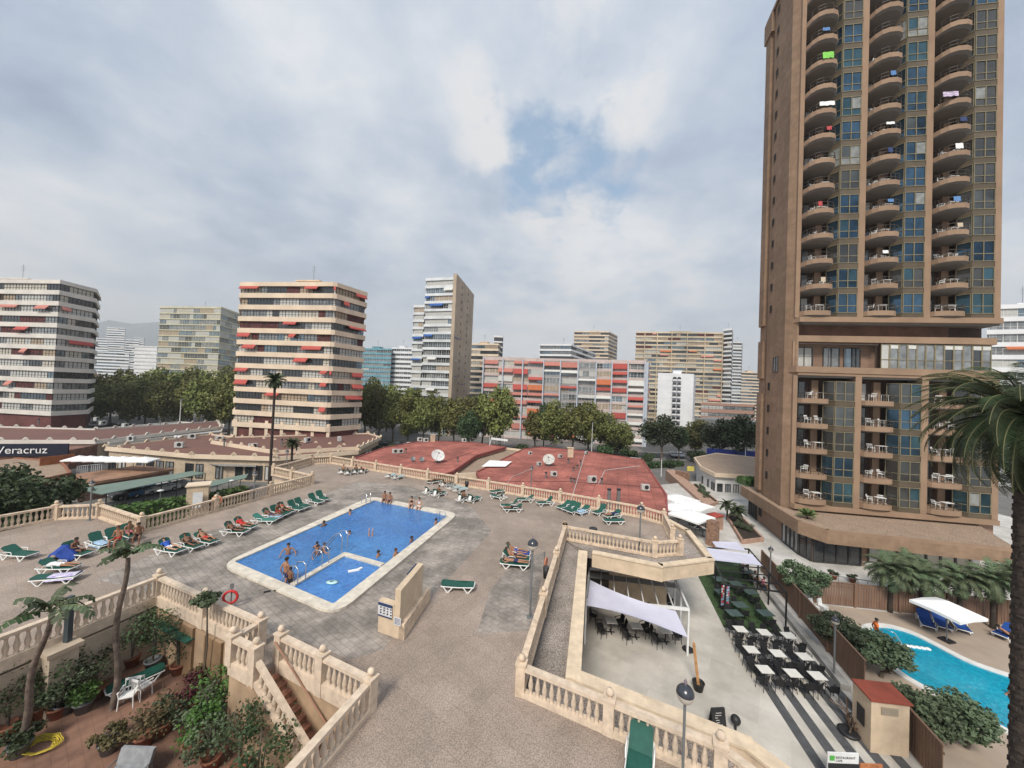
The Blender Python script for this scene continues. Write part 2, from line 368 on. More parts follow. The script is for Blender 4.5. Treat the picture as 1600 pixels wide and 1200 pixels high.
# stamped grey paving round the pool
ring = [(150, 905), (300, 838), (430, 800), (560, 752), (640, 760), (735, 790), (768, 830), (700, 905), (640, 960), (600, 1015), (548, 1030), (470, 1000), (405, 990), (330, 950)]
strip('pool_surround', Pz(ring, DK + .004), DK + .004, stampm)
ring = [(760, 985), (800, 905), (815, 850), (830, 850), (838, 900), (812, 1010), (800, 1040)]
strip('paving_patch', Pz([(745, 990), (765, 925), (800, 880), (850, 862), (846, 905), (828, 985)], DK + .004), DK + .004, stampm)
# ---------------------------------------------------------------- main pool
def rounded(pts, r, n=5):
    res = []; k = len(pts)
    for i in range(k):
        a, q, c = pts[i - 1], pts[i], pts[(i + 1) % k]
        d1 = (a - q).normalized(); d2 = (c - q).normalized()
        p0 = q + d1 * r; p2 = q + d2 * r
        for j in range(n + 1):
            t = j / n; res.append(p0 * (1 - t) ** 2 + q * 2 * t * (1 - t) + p2 * t * t)
    return res
po = Pz([(343, 882), (525, 961), (717, 802), (580, 775)], DK + .12)
pi_ = Pz([(366, 877), (521, 943), (700, 805), (586, 781)], DK + .12)
outer = rounded(po, 1.1); inner = rounded(pi_, .12)
root = thing('swimming_pool', 'large rectangular blue swimming pool with pale stone coping on the deck', 'swimming pool', sum(pi_, Vector()) / 4)
b = MB(); n = len(outer); zt = DK + .12
vs = [(p.x, p.y, zt) for p in outer] + [(p.x, p.y, zt) for p in inner] + [(p.x, p.y, DK) for p in outer] + [(p.x, p.y, DK) for p in inner]
b.add(vs, [(i, (i + 1) % n, n + (i + 1) % n, n + i) for i in range(n)] + [(2 * n + i, 2 * n + (i + 1) % n, (i + 1) % n, i) for i in range(n)] + [(n + i, n + (i + 1) % n, 3 * n + (i + 1) % n, 3 * n + i) for i in range(n)])
copm = mat('pool_coping', (.70, .64, .54), .75, .12, 2.5)
addtex(copm, lambda n, l, s: lines(n, l, s, .5, .5, .62, .012, .85))
b.build('coping', copm, root)
b = MB(); b.prism([(p.x, p.y) for p in pi_], DK + .006, DK + .035); b.build('water', poolw, root)
# dividing wall of the children's corner
K0 = P(460, 914, zt); K1 = P(539, 865, zt); K2 = P(597, 882, zt); K3 = P(521, 943, zt)
b = MB(); b.beam(P(457, 914, zt - .04), K1 + (K1 - K0).normalized() * .15 - Vector((0, 0, .04)), .34, .1); b.build('dividing_wall', copm, root)
b = MB(); b.beam(K1 - Vector((0, 0, .038)), P(598, 883, zt - .038), .34, .1); b.build('dividing_wall', copm, root)
b = MB(); b.prism([(p.x, p.y) for p in (K0, K1, K2, K3)], DK + .036, DK + .042); b.build('shallow_water', kidw, root)
def rail_hoop(px, py, h, parent, name='handrail', w=.5, ang=0, reach=1.0):
    p = P(px, py, zt); d = Vector((cos(ang), sin(ang), 0)); sd = Vector((-sin(ang), cos(ang), 0))
    b = MB()
    for s in (-w / 2, w / 2):
        q = p + sd * s
        b.tube([q, q + Vector((0, 0, h * .8)), q + d * .15 + Vector((0, 0, h)), q + d * .5 + Vector((0, 0, h * .95)), q + d * reach + Vector((0, 0, -.05))], .03, 6)
    b.build(name, steel, parent)
angw = head(K1, K0) + pi / 2
rail_hoop(538, 862, 1.15, root, ang=angw + pi, reach=1.5)
rail_hoop(508, 883, .9, root, ang=angw + pi, reach=1.0)
rail_hoop(471, 908, .85, root, ang=angw + pi, reach=1.0)
rail_hoop(568, 786, .9, root, 'pool_ladder', ang=head(W0, W1) - pi / 2, reach=.5)
rail_hoop(693, 812, .5, root, 'pool_ladder', ang=head(W0, W1) + pi / 2, reach=.5)

# ---------------------------------------------------------------- balustrades
def baluster_mesh(m, n=7):
    b = MB(); b.lathe([(.075, 0), (.075, .05), (.05, .09), (.085, .20), (.09, .27), (.055, .42), (.042, .52), (.065, .57), (.07, .62)], n=n)
    me = b.build('baluster', m); mm = me.data; bpy.data.objects.remove(me); return mm
BAL = {}
def balustrade(name_label, A, B_, m, z0a=0, z0b=0, posts=(1, 1), spacing=.24, ball=True, skirt=.0, plinth=.14, mid=None, h=.98, rw=.24):
    A = V3(A) + Vector((0, 0, z0a)); B_ = V3(B_) + Vector((0, 0, z0b)); d = B_ - A; Lh = Vector((d.x, d.y, 0)).length; u = d / Lh
    root = thing('balustrade', name_label, 'balustrade', A, 0, 'stone balustrades round the pool deck')
    b = MB(); o = Vector((0, 0, plinth / 2 - skirt / 2)); b.beam(A + o, B_ + o, .26, plinth + skirt); b.build('plinth', m, root)
    b = MB(); o = Vector((0, 0, h - .06)); b.beam(A + o, B_ + o, rw, .12); b.build('top_rail', m, root)
    if m.name not in BAL: BAL[m.name] = baluster_mesh(m)
    k = max(1, round(Lh / 4.2)) if mid is None else mid
    pm = 0
    for i in range(k + 1):
        if i == 0 and not posts[0] or i == k and not posts[1]: continue
        p = A + d * (i / k)
        b = MB(); rz = math.atan2(d.y, d.x)
        b.box(p + Vector((0, 0, -skirt)), (.32, .32, h + .04 + skirt), rz); b.box(p + Vector((0, 0, h + .04)), (.38, .38, .06), rz)
        po_ = b.build('post', m, root)
        if ball: b = MB(); b.lathe([(.06, 0), (.05, .03), (.09, .06), (.12, .12), (.12, .17), (.08, .24), (.01, .27)], p + Vector((0, 0, h + .1)), 10); b.build('finial', m, po_)
    nb = int(Lh / spacing); cnt = 0
    extra = MB()
    for i in range(nb):
        t = (i + .5) / nb
        if min(abs(t * k - round(t * k)) * Lh / k, 9) < .2: continue
        p = A + d * t
        q = bpy.data.objects.new('baluster', BAL[m.name]); C.objects.link(q); q.parent = root
        q.location = p + Vector((0, 0, plinth)) - A; q.scale = (1, 1, (h - .12 - plinth) / .62)
        cnt += 1
    return root
def run(px, labels, m, z=DK, **k):
    pts = [P(u, v, z) for u, v in px]
    for i in range(len(pts) - 1):
        balustrade(labels[i], pts[i], pts[i + 1], m, posts=(1, 1 if i == len(pts) - 2 else 0), **k)
run([(-160, 860), (87, 812), (155, 809), (220, 832), (487, 757), (427, 743), (487, 726)],
    ['cream balustrade at the far left edge of the deck beside the dark tree', 'short cream balustrade behind the lamp left of the hedge', 'short cream balustrade slanting in front of the hedge', 'long cream balustrade with the life ring beside the left loungers', 'short cream balustrade of the stair recess by the kiosk', 'cream balustrade behind the stair recess'], cream_rail)
run([(487, 726), (517, 724), (668, 750), (875, 785), (1002, 809), (1037, 820), (1050, 848)],
    ['short balustrade at the far corner of the deck', 'cream balustrade in front of the left part of the red roof', 'cream balustrade behind the far row of green loungers in the middle', 'cream balustrade by the two grey flue pipes', 'short slanting balustrade near the lamp right of the loungers', 'short balustrade leading toward the overhanging walkway'], cream_rail)
run([(1062, 867), (1023, 870), (882, 843)], ['short latticed balustrade at the right corner above the walkway', 'cream balustrade above the walkway behind the grey flue'], cream_rail)
run([(882, 843), (813, 1084)], ['long balustrade between the deck and the ramp'], cream_rail)
balustrade('long near balustrade across the bottom beside the green lounger', E1, E3, pinkstone, posts=(0, 1), mid=2)
balustrade('near balustrade turning away at the bottom right beyond the post', EM, EQ, pinkstone, posts=(0, 1))
balustrade('pink balustrade at bottom left behind the banana palms', W1, W0 - dA * 1.0, pinkstone, skirt=.3)
balustrade('pink balustrade above the garden from the corner to the stairs', W1, W2, pinkstone, posts=(0, 1), skirt=.3)
W4 = W3 + dB * (P(397, 1057, DK) - W3).length
balustrade('very short pink balustrade at the head of the stairs', W2, W3, pinkstone, posts=(0, 1), mid=1)
balustrade('short pink balustrade over the garden doorway', W3, W4, pinkstone, posts=(0, 1), mid=1, skirt=.3)
balustrade('pink balustrade on the pool side of the stair pit', Sb, Sc, pinkstone, mid=2, skirt=.3)
balustrade('near white topped balustrade closing the stair pit', Sc, Sd, pinkstone, posts=(0, 1), skirt=.1)
# landing by the stairs
b = MB(); b.prism([(p.x, p.y) for p in (W2, W3, W4, Sb - dA * 0.2, Sb)], DK - .352, DK - .002); struct('stair_landing', b, deckm)
# garden: floor, retaining walls, stairs
wallm = mat('peach_garden_wall', (.42, .295, .19), .85, .2, .8, .05)
def gwall(label, a, c, z0, z1, m=wallm, t=.3):
    b = MB(); b.beam(V3((a.x, a.y, (z0 + z1) / 2)), V3((c.x, c.y, (z0 + z1) / 2)), t, z1 - z0); o = b.build('retaining_wall', m); return tag(o, label, 'wall')
gwall('pale retaining wall under the left garden balustrade', W0 - dA * 8, W1, GD, DK - .4, mat('pale_garden_wall', (.50, .41, .31), .85, .2, .7))
gwall('peach retaining wall below the balustrade in the garden corner', W1, W2, GD, DK - .4)
gwall('peach wall with a doorway under the stair landing', W3 + dA * .1, W4, GD, DK - .4)
b = MB(); b.quad((-40, -2, GD), (Sd.x + 4, -2, GD), (Sc.x + 2, W2.y + 1, GD), (-40, W1.y + 8, GD)); struct('garden_floor', b, earth)
# stairs run along dB below the deck
top0 = W4; topw = (Sb - W4); topw = topw - dB * topw.dot(dB); wid = topw.length + .06; wdir = topw.normalized()
NS = 13; rise = .19; tread = .27
st = thing('staircase', 'brick staircase descending from the deck into the garden', 'staircase', top0)
b = MB(); bb = MB()
brick = mat('brick_steps', (.42, .20, .13), .85, .3, 3)
riser = mat('step_riser_tile', (.40, .26, .17), .8, .3, 12)
for i in range(NS):
    p = top0 + dB * (i * tread + .12); z = DK - .1 - (i + 1) * rise
    b.obox((p.x, p.y, z - .05), dB * (tread + .02), wdir * wid, (0, 0, .05)); bb.obox((p.x, p.y, z - .5), dB * tread, wdir * wid, (0, 0, .448))
b.build('tread', brick, st); bb.build('step_block', riser, st)
b = MB(); p = top0; b.obox((p.x, p.y, DK - .5), dB * .12, wdir * wid, (0, 0, .396)); b.build('top_landing', brick, st)
LS = NS * tread + .12
gwall('peach wall on the pool side of the stair pit', Sb + wdir * .1, Sc + wdir * .1 + dB * 1.0, GD, DK - .36)
b = MB(); q0 = W4; q1 = W4 + dB * LS
b.add([(q0.x, q0.y, GD), (q1.x, q1.y, GD), (q1.x, q1.y, DK - .3 - NS * rise + .2), (q0.x, q0.y, DK - .2)], [(0, 1, 2, 3)])
nn = Vector((-dB.y, dB.x, 0)) * -.25
b.add([(x + nn.x, y + nn.y, z) for x, y, z in b.v[:4]], [(3, 2, 1, 0)])
b.f += [[0, 4, 5, 1], [1, 5, 6, 2], [2, 6, 7, 3], [3, 7, 4, 0]]; b.m += [0] * 4; b.smooth += [False] * 4
tag(b.build('stair_wall', wallm), 'peach side wall carrying the sloping stair rail', 'wall')
balustrade('sloping pink stair balustrade beside the brick steps', W4, W4 + dB * LS, pinkstone, z0b=-NS * rise - .12, z0a=-.12, posts=(0, 1), mid=1, h=.80, rw=.18)
b = MB(); a0 = Sb + Vector((0, 0, .85)) - wdir * .22; b.tube([a0, a0 + dB * LS + Vector((0, 0, -NS * rise))], .03); tag(b.build('stair_handrail', mat('rusty_rail', (.32, .17, .11), .6)), 'thin brown handrail fixed along the stair pit wall', 'handrail')
gwall('near peach wall under the white topped balustrade', Sc, Sd, GD, DK - .36)

# ---------------------------------------------------------------- ramp, walkway, terrace
RA = [P(882, 843, DK), E1, EM, EQ]
zr = [DK - .06, DK - .75, DK - 1.3, DK - 2.0]
pin = [P(911, 860, DK + .25), P(896, 1052, DK - .25), P(1165, 1158, DK - .8)]; pin.append(pin[2] + (P(1218, 1201, DK - .95) - pin[2]) * 5)
b = MB()
L_ = [Vector((p.x, p.y, z)) for p, z in zip(RA, zr)]; Rr = [Vector((p.x, p.y, z)) for p, z in zip(pin, [DK - .06, DK - .75, DK - 1.35, DK - 2.0])]
for i in range(3):
    b.quad(L_[i], L_[i + 1], Rr[i + 1], Rr[i])
struct('ramp', b, rampm)
def coped_wall(label, pts, tops, h, m, copt=.10, w=.34, cm=None, name='parapet_wall'):
    root = thing(name, label, 'wall', pts[0]); b = MB(); c = MB()
    for i in range(len(pts) - 1):
        a = Vector((pts[i].x, pts[i].y, tops[i])); q = Vector((pts[i + 1].x, pts[i + 1].y, tops[i + 1])); d = (q - a).normalized() * w / 2
        o = Vector((0, 0, -h / 2 - copt)); b.beam(a + o, q + o + d, w - .06, h); o = Vector((0, 0, -copt / 2)); c.beam(a + o, q + o + d, w + .06, copt)
    b.build('wall_face', m, root); c.build('coping', cm or m, root); return root
coped_wall('cream parapet on the outer side of the ramp', pin, [DK + .25, DK - .25, DK - .8, DK - 1.3], 1.0, cream_rail, cm=mat('pale_coping', (.68, .55, .40), .8), w=.5)
gv = []
b = MB()
for i in range(3):
    a, c_ = Rr[i], Rr[i + 1]; b.quad((a.x + .2, a.y, 0), (c_.x + .2, c_.y, 0), (c_.x + .2, c_.y, c_.z - .3), (a.x + .2, a.y, a.z - .3))
tag(b.build('ramp_wall', cream), 'tall cream wall below the ramp facing the terrace', 'wall')
wk = Pz([(911, 858), (1031, 884), (1110, 874), (1075, 829), (1045, 812), (1037, 820), (1050, 848), (1062, 867), (1023, 870), (882, 843)], DK)
b = MB(); b.prism([(p.x, p.y) for p in wk], DK - .5, DK - .03); struct('walkway', b, rampm)
coped_wall('cream parapet wrapping the overhanging walkway', [P(926, 861, DK + .3), P(1031, 882, DK + .3), P(1110, 872, DK + .3), P(1075, 828, DK + .3), P(1045, 812, DK + .3)], [DK + .3] * 5, .85, cream, cm=MATS['pale_coping'])
# terrace level slab (plaza, restaurant terrace, tower forecourt) and the slope down to the street
b = MB(); b.prism([(E1.x + .5, -8), (60, -8), (75, 30), (75, 62), P(1178, 770)[:2], P(1165, 745)[:2], (22, 62), (P(1045, 800).x, P(1045, 800).y), (P(925, 880).x - 2, P(925, 880).y)], GS + .02, 0); struct('plaza', b, plazam)
b = MB(); b.prism([P(u, v, .006)[:2] for u, v in [(905, 880), (905, 1300), (1500, 1300), (1330, 1085), (1200, 930), (1170, 870), (1110, 845), (1060, 850)]], .001, .006); struct('restaurant_terrace', b, terrm)
b = MB(); a = P(1062, 752, GS); c_ = P(1140, 752, GS); d = P(1180, 800, 0); e = P(1045, 800, 0); b.quad(a, c_, d, e); struct('path', b, plazam)
b = MB(); b.prism([P(u, v, .014)[:2] for u, v in [(1087, 893), (1131, 980), (1224, 990), (1190, 937), (1155, 868), (1105, 862)]], .008, .014); struct('turf_patch', b, turf)
for i in range(5):
    a = P(1243 + i * 30, 1140, .012); d = Vector((.25, 1, 0)).normalized(); d = (P(1180, 1059) - P(1270, 1200)).normalized(); b = MB()
    s = Vector((.24, 0, 0)); top_ = 5.6 - i * .1
    b.quad(a - d * 7 - s, a - d * 7 + s, a + d * top_ + s, a + d * top_ - s); struct('paving_stripe', b, stripe)
# ---------------------------------------------------------------- buildings
frame_d = mat('dark_window_frame', (.05, .05, .05), .5)
frame_w = mat('white_window_frame', (.62, .62, .60), .5)
panes = [mat('pane_dark', (.03, .034, .038), .1, .2, 1, spec=.9), mat('pane_grey', (.22, .235, .24), .12, .3, .8, spec=.9),
         mat('pane_curtain', (.50, .50, .47), .35, .12, 4, stretch=(4, 4, .2)), mat('pane_blind', (.50, .47, .40), .6, .1, 1),
         mat('pane_sky', (.22, .28, .32), .08, .2, .5, metal=.6), mat('pane_maroon', (.12, .03, .03), .7, .3, 1), mat('pane_beige', (.38, .30, .22), .8, .1, 1)]
awn_red = mat('red_awning', (.44, .085, .07), .8, .12, 3); awn_or = mat('orange_awning', (.50, .15, .06), .8, .12, 3)
awn_pink = mat('faded_pink_awning', (.50, .20, .16), .8, .12, 3); awn_blue = mat('blue_awning', (.03, .10, .32), .8, .12, 3); awn_wh = mat('white_awning', (.6, .6, .57), .8, .08, 3)
rustm = mat('rusty_duct', (.30, .17, .10), .7)
def window(mb, o, d, n, w_, h, pm, nsub=2, fr=.07, rail=False):
    "window panel at o (lower left), along unit d, outward n; slots: 0 frame 1 pane"
    z = Vector((0, 0, 1)); o = V3(o)
    mb.quad(o, o + d * w_, o + d * w_ + z * h, o + z * h, pm)
    t = n * fr
    mb.obox(o, d * w_, t, z * fr, 0); mb.obox(o + z * (h - fr), d * w_, t, z * fr, 0)
    for i in range(nsub + 1):
        mb.obox(o + d * (w_ * i / nsub - (fr / 2 if 0 < i < nsub else (fr if i == nsub else 0))) + z * fr, d * fr, t, z * (h - 2 * fr), 0)
    if rail: mb.obox(o + z * h * .36, d * w_, t * .8, z * fr, 0)
def block(name, label, pts, z0, nf, fh=2.8, band=1.0, out=.25, band_m=None, wall_m=None, bay=1.7, pw=(2, 3, 3, 1, 1, 1, 0), awn=None, awp=0.0, blank=(), fm=None, base_h=0.0,
          group=None, drop=0, roofhut=True, awd=.8, awfaces=None, capw=100, top_wall=1.0, slits=None, fins=None, cat='building', railing=False, finm=None, seed=1):
    rnd = random.Random(seed * 77 + 5)
    pts = [Vector((p[0], p[1], 0)) for p in pts]; k = len(pts)
    ar = sum(pts[i].x * pts[(i + 1) % k].y - pts[(i + 1) % k].x * pts[i].y for i in range(k))
    if ar < 0: pts = pts[::-1]
    cen = sum(pts, Vector()) / k
    root = thing(name, label, cat, Vector((cen.x, cen.y, z0)), 0, group)
    band_m = band_m or cream; wall_m = wall_m or band_m; fm = fm or frame_d; zb = z0 + base_h; H = nf * fh
    b = MB(); ins = []
    for i in range(k):
        p = pts[i]; a = (pts[i - 1] - p).normalized(); c = (pts[(i + 1) % k] - p).normalized(); s = (a + c)
        s = s.normalized() * out * 1.2 if s.length > .1 else Vector((0, 0, 0))
        ins.append(p + s)
    b.prism([q[:2] for q in ins], z0, zb + H); b.build('wall', wall_m, root)
    # floor bands
    for f in range(nf + 1):
        b = MB(); z = zb + f * fh; hh = band if f < nf else top_wall
        b.prism([q[:2] for q in pts], z - .25, z + hh - .25); b.build('floor_band', band_m, root)
    b = MB(); b.prism([q[:2] for q in ins], zb + H + .01, zb + H + .12); b.build('roof', brroof if not railing else tanroof, root)
    if roofhut:
        b = MB(); e = (pts[1] - pts[0]); rz = math.atan2(e.y, e.x)
        b.box((cen.x, cen.y, zb + H), (max(4, e.length * .25), 4, 2.6), rz); b.box((cen.x, cen.y, zb + H + 2.6), (max(4, e.length * .25) + .6, 4.6, .2), rz); hut = b.build('roof_hut', band_m, root)
        b = MB(); b.tube([(cen.x, cen.y, zb + H + 2.8), (cen.x, cen.y, zb + H + 7.5)], .05, 4)
        for q in range(4): b.tube([(cen.x - .6, cen.y, zb + H + 5.6 + q * .4), (cen.x + .6, cen.y, zb + H + 5.6 + q * .4)], .03, 3)
        b.build('antenna', greym, hut)
    wins = []; aw = MB(); awn_list = []
    for i in range(k):
        a, c = ins[i], ins[(i + 1) % k]; d = (c - a); Lh = d.length; d = d.normalized(); n = Vector((d.y, -d.x, 0))
        mid = (a + c) / 2
        if n.dot(-mid) <= 0.02 * mid.length: continue
        nb = max(1, round(Lh / bay)); bw = Lh / nb
        if i in blank:
            if slits:
                for f in range(nf):
                    for s_ in slits:
                        wins.append((mid.length, a + d * (Lh * s_) + n * .02 + Vector((0, 0, zb + f * fh + 1.1)), d, n, .6, .9, 0, 1))
            continue
        for f in range(nf):
            run_ = 0; pm = 0
            for j in range(nb):
                if run_ <= 0: run_ = rnd.randint(1, 4); pm = rnd.choices(range(7), pw)[0]
                run_ -= 1
                z = zb + f * fh + band - .25
                wins.append((mid.length - f * .01, a + d * (j * bw) + n * .03 + Vector((0, 0, z)), d, n, bw, fh - band, pm, 1 if bw < 1.3 else 2))
            if awn and (awfaces is None or i in awfaces):
                j = 0
                while j < nb:
                    if rnd.random() < awp:
                        ln = min(rnd.choice((1, 2, 2, 3)), nb - j); am = rnd.choice(awn); dr = rnd.uniform(.5, 1) * awd
                        q = a + d * (j * bw + .05) + n * out + Vector((0, 0, zb + f * fh + fh - .27)); W_ = ln * bw - .1
                        m2 = MB(); o2 = n * dr + Vector((0, 0, -rnd.uniform(.5, 1.0)))
                        m2.obox(q, d * W_, o2, n * .02 + Vector((0, 0, .03))); m2.obox(q + o2, d * W_, Vector((0, 0, -.2)), n * .03)
                        awn_list.append((m2, am)); j += ln
                    j += 1
        if drop and (awfaces is None or i in awfaces):
            nc = max(1, round(Lh / drop)); cw = Lh / nc
            for f in range(nf):
                for j in range(nc):
                    if rnd.random() < .60:
                        am = rnd.choice(awn); hh = rnd.choice((.55, .9, 1.3, 1.75)); ex = rnd.choice((.05, .3, .6)); q = a + d * (j * cw + .12) + n * (out + .03) + Vector((0, 0, zb + f * fh + fh - .27)); W_ = cw - .24
                        m2 = MB(); o2 = n * ex + Vector((0, 0, -hh)); m2.obox(q, d * W_, o2, n * .03 + Vector((0, 0, .02))); m2.obox(q + o2, d * W_, Vector((0, 0, -.18)), n * .03); awn_list.append((m2, am))
        if fins:
            for fx in fins.get(i, []):
                b = MB(); b.obox(a + d * (Lh * fx - .2) + Vector((0, 0, zb - .3)), d * .4, n * (out + .7), (0, 0, H + .8)); b.build('fin_wall', finm or band_m, root)
    wins.sort(key=lambda t: t[0])
    rest = MB()
    for q, (dd, o, d, n, ww, hh, pm, ns) in enumerate(wins):
        m_ = MB() if q < capw else rest
        window(m_, o, d, n, ww, hh, pm + 1, ns, .06, True)
        if q < capw: m_.build('window', [fm] + panes, root)
    if rest.v: tag(rest.build('far_window', [fm] + panes, root), kind='stuff')
    for q, (m2, am) in enumerate(awn_list):
        if q < 100: m2.build('awning', am, root)
    return root
def gx(u, Y, v=600):
    p = At(u, v, Y); return (p.x, p.y)
def hor(u):
    d0 = _up; return 600 + (26400.0 and ((u - 800) * 1110.0 / 26400.0 + F * F / 26400.0))
def X(u, Y): p = At(u, hor(u), Y); return (p.x, p.y)
beige = mat('beige_band', (.70, .57, .43), .8, .08, .3)
greyw = mat('pale_grey_band', (.66, .62, .56), .8, .08, .3)
offw = mat('off_white_render', (.66, .66, .65), .8, .06, .2)
whiteb = mat('white_render', (.72, .73, .74), .8, .05, .2)
tanw = mat('tan_render', (.46, .37, .28), .85, .12, .2)
# left cream block
a = block('apartment_block', 'pale block with grey white bands at the left edge of the picture', [X(-130, 97), X(84, 92.5), X(143, 101), X(150, 112), X(-120, 112)], GS + 2.0, 12, 2.86, 1.15, .5, greyw, mat('maroon_wall', (.14, .05, .045), .8, .2, .3), 1.9, (2, 3, 4, 2, 1, 3, 1), [awn_red, awn_pink], .05, base_h=4.0, group='blocks around the pool', seed=3)
# middle cream block
cc = block('apartment_block', 'cream block of thirteen floors with red awnings behind the tall thin palm', [X(366, 87.4), X(512, 84), X(519, 84.4), X(567, 92.4), X(556, 104), X(372, 104)], GS + 2.4, 12, 2.86, 1.15, .5, beige, MATS['maroon_wall'], 1.75, (3, 3, 4, 3, 1, 3, 1), [awn_red], .09, base_h=3.6, group='blocks around the pool', seed=8)
b = MB()
for blk, pz in ((cc, 0),):
    for t in range(7):
        p = Vector(X(372 + t * 24, 87.4 - t * .5) + (0,)); b = MB(); b.box((p.x, p.y + .3, GS + 2.5), (.7, .7, 5.0), .1); b.build('column', beige, cc)
# gridded yellow green block
gridm = mat('yellow_green_frame', (.55, .52, .37), .7, .1, .3)
block('office_block', 'yellow green gridded glass block above the trees between the two cream blocks', [X(243, 196), X(339, 190), X(369, 207), X(369, 225), X(250, 225)], GS, 18, 3.05, .55, .35, gridm, mat('dim_olive', (.10, .10, .06), .7), 2.1, (3, 3, 3, 1, 3, 0, 2), group='blocks around the pool', fm=gridm, seed=4)
# white blue tower
tb = block('apartment_tower', 'slim tower with white and blue balconies and a plain tan flank', [X(657, 133), X(703, 130), X(731, 158), X(712, 172), X(665, 160)], GS, 20, 2.86, .95, .5, mat('white_blue_band', (.66, .69, .70), .7, .1, .3), whiteb, 2.0, (1, 3, 4, 0, 4, 0, 1), [awn_blue, awn_blue, awn_wh], .08, fm=frame_w, seed=6, blank=())
b = MB()
for i in range(22): pass
p1, p2 = Vector(X(704.3, 129.8) + (0,)), Vector(X(733, 158) + (0,)); dd = (p2 - p1).normalized(); nn = Vector((dd.y, -dd.x, 0))
b.obox((p1.x + nn.x * .3, p1.y + nn.y * .3, GS), p2 - p1, -nn * 1.2, (0, 0, 59.2)); b.build('flank_wall', tanw, tb)
for f in range(19):
    for s_ in (.28, .62):
        b = MB(); o = p1 + (p2 - p1) * s_ + nn * .32 + Vector((0, 0, 3 + f * 2.86)); window(b, o, dd, nn, .9, 1.0, 1, 1, .06); b.build('flank_window', [frame_d] + panes, tb)
block('apartment_block', 'lower stepped wing with white balconies left of the slim tan flanked tower', [X(640, 140), X(657.5, 139), X(660, 158), X(643, 158)], GS, 17, 2.86, .95, .5, MATS['white_blue_band'], whiteb, 2.0, (1, 3, 4, 0, 4, 0, 1), [awn_blue], .15, fm=frame_w, seed=16, roofhut=False)
# teal and chequered blocks
tealb = mat('teal_glass_band', (.16, .36, .42), .3, .15, .3)
block('hotel', 'low teal glazed block behind the trees beside the chequered one', [X(563, 235), X(609, 230), X(612, 250), X(566, 255)], GS, 14, 2.9, 1.2, .4, tealb, whiteb, 2.6, (2, 2, 1, 0, 4, 0, 0), fm=frame_w, seed=21, group='far blocks')
block('hotel', 'black and white chequered block left of the slim tower', [X(609.5, 235), X(643, 232), X(645, 250), X(612, 255)], GS, 14, 3.0, 1.5, .3, whiteb, whiteb, 3.0, (5, 1, 0, 0, 0, 0, 0), fm=whiteb, seed=22, group='far blocks')
# stepped cream building
block('apartment_block', 'cream stepped block with a small dark roof tower right of the slim tower', [X(727, 198), X(776, 194), X(783, 215), X(730, 218)], GS, 14, 3.0, 1.2, .4, beige, mat('dim_beige', (.30, .25, .18), .8), 2.6, (3, 2, 1, 2, 1, 0, 3), seed=31, group='far blocks')
block('stair_tower', 'small dark topped tower on the stepped cream block', [X(768, 205), X(782, 205), X(783, 212), X(769, 212)], GS, 16, 3.0, .8, .2, offw, whiteb, 3, (4, 2, 0, 0, 1, 0, 0), seed=32, roofhut=False, cat='tower')
# long block with red and orange awnings
h = block('apartment_block', 'long white block covered with red and orange awnings', [X(752, 133), X(848, 130.5), X(930, 127), X(1008, 123), X(1014, 136), X(760, 146)], GS, 10, 2.86, .95, .6, mat('pale_pink_band', (.56, .46, .43), .8, .1, .3), whiteb, 2.2, (2, 3, 4, 1, 2, 0, 2), [awn_red, awn_or, awn_pink, awn_red, awn_wh, awn_wh, awn_pink], 0.0, drop=5.6, fm=frame_w, fins={0: [.0, .33, .66, 1.0], 1: [.33, .66, 1], 2: [.33, .66, 1.0], 3: [.0]}, awd=.9, finm=mat('pale_blue_grey_fin', (.50, .55, .62), .7), roofhut=False, seed=11, top_wall=1.3, capw=100)
# blocks behind it
block('apartment_block', 'grey white block rising behind the left half of the red awning block', [X(840, 205), X(890, 200), X(928, 240), X(850, 240)], GS, 15, 2.95, 1.1, .5, whiteb, offw, 3, (3, 3, 1, 0, 3, 0, 0), seed=41, group='far blocks')
block('apartment_block', 'square cream block behind the middle of the red awning block', [X(893, 285), X(948, 280), X(962, 300), X(895, 310)], GS, 23, 2.9, 1.1, .4, beige, tanw, 3, (4, 3, 1, 1, 1, 0, 2), seed=42, group='far blocks')
block('apartment_slab', 'very wide cream slab block with rusty streaks right of the red awning block', [X(990, 250), X(1127, 240), X(1132, 262), X(992, 268)], GS, 21, 2.95, 1.15, .5, mat('stained_cream', (.60, .50, .36), .8, .2, .05), tanw, 2.6, (3, 3, 2, 1, 1, 1, 3), [awn_or, awn_pink], .04, seed=43, fins={0: [.1, .25, .42, .6, .8, 1]}, group='far blocks')
block('apartment_block', 'white block with a round roof tank beside the wide cream slab', [X(1127, 245), X(1141, 240), X(1143, 262), X(1128, 266)], GS, 22, 2.95, 1.2, .3, whiteb, offw, 3, (3, 3, 1, 0, 3, 0, 0), seed=44, group='far blocks')
block('apartment_block', 'distant pale block right of the round roof tank', [X(1141, 330), X(1157, 330), X(1158, 350), X(1142, 350)], GS, 24, 2.95, 1.2, .3, offw, offw, 3, (3, 3, 1, 0, 3, 0, 0), seed=45, group='far blocks')
block('apartment_block', 'small distant block beside the tower edge above the grey hall', [X(1150, 340), X(1185, 340), X(1188, 360), X(1152, 360)], GS, 15, 2.95, 1.2, .3, beige, offw, 3, (3, 3, 1, 0, 3, 0, 0), seed=46, group='far blocks')
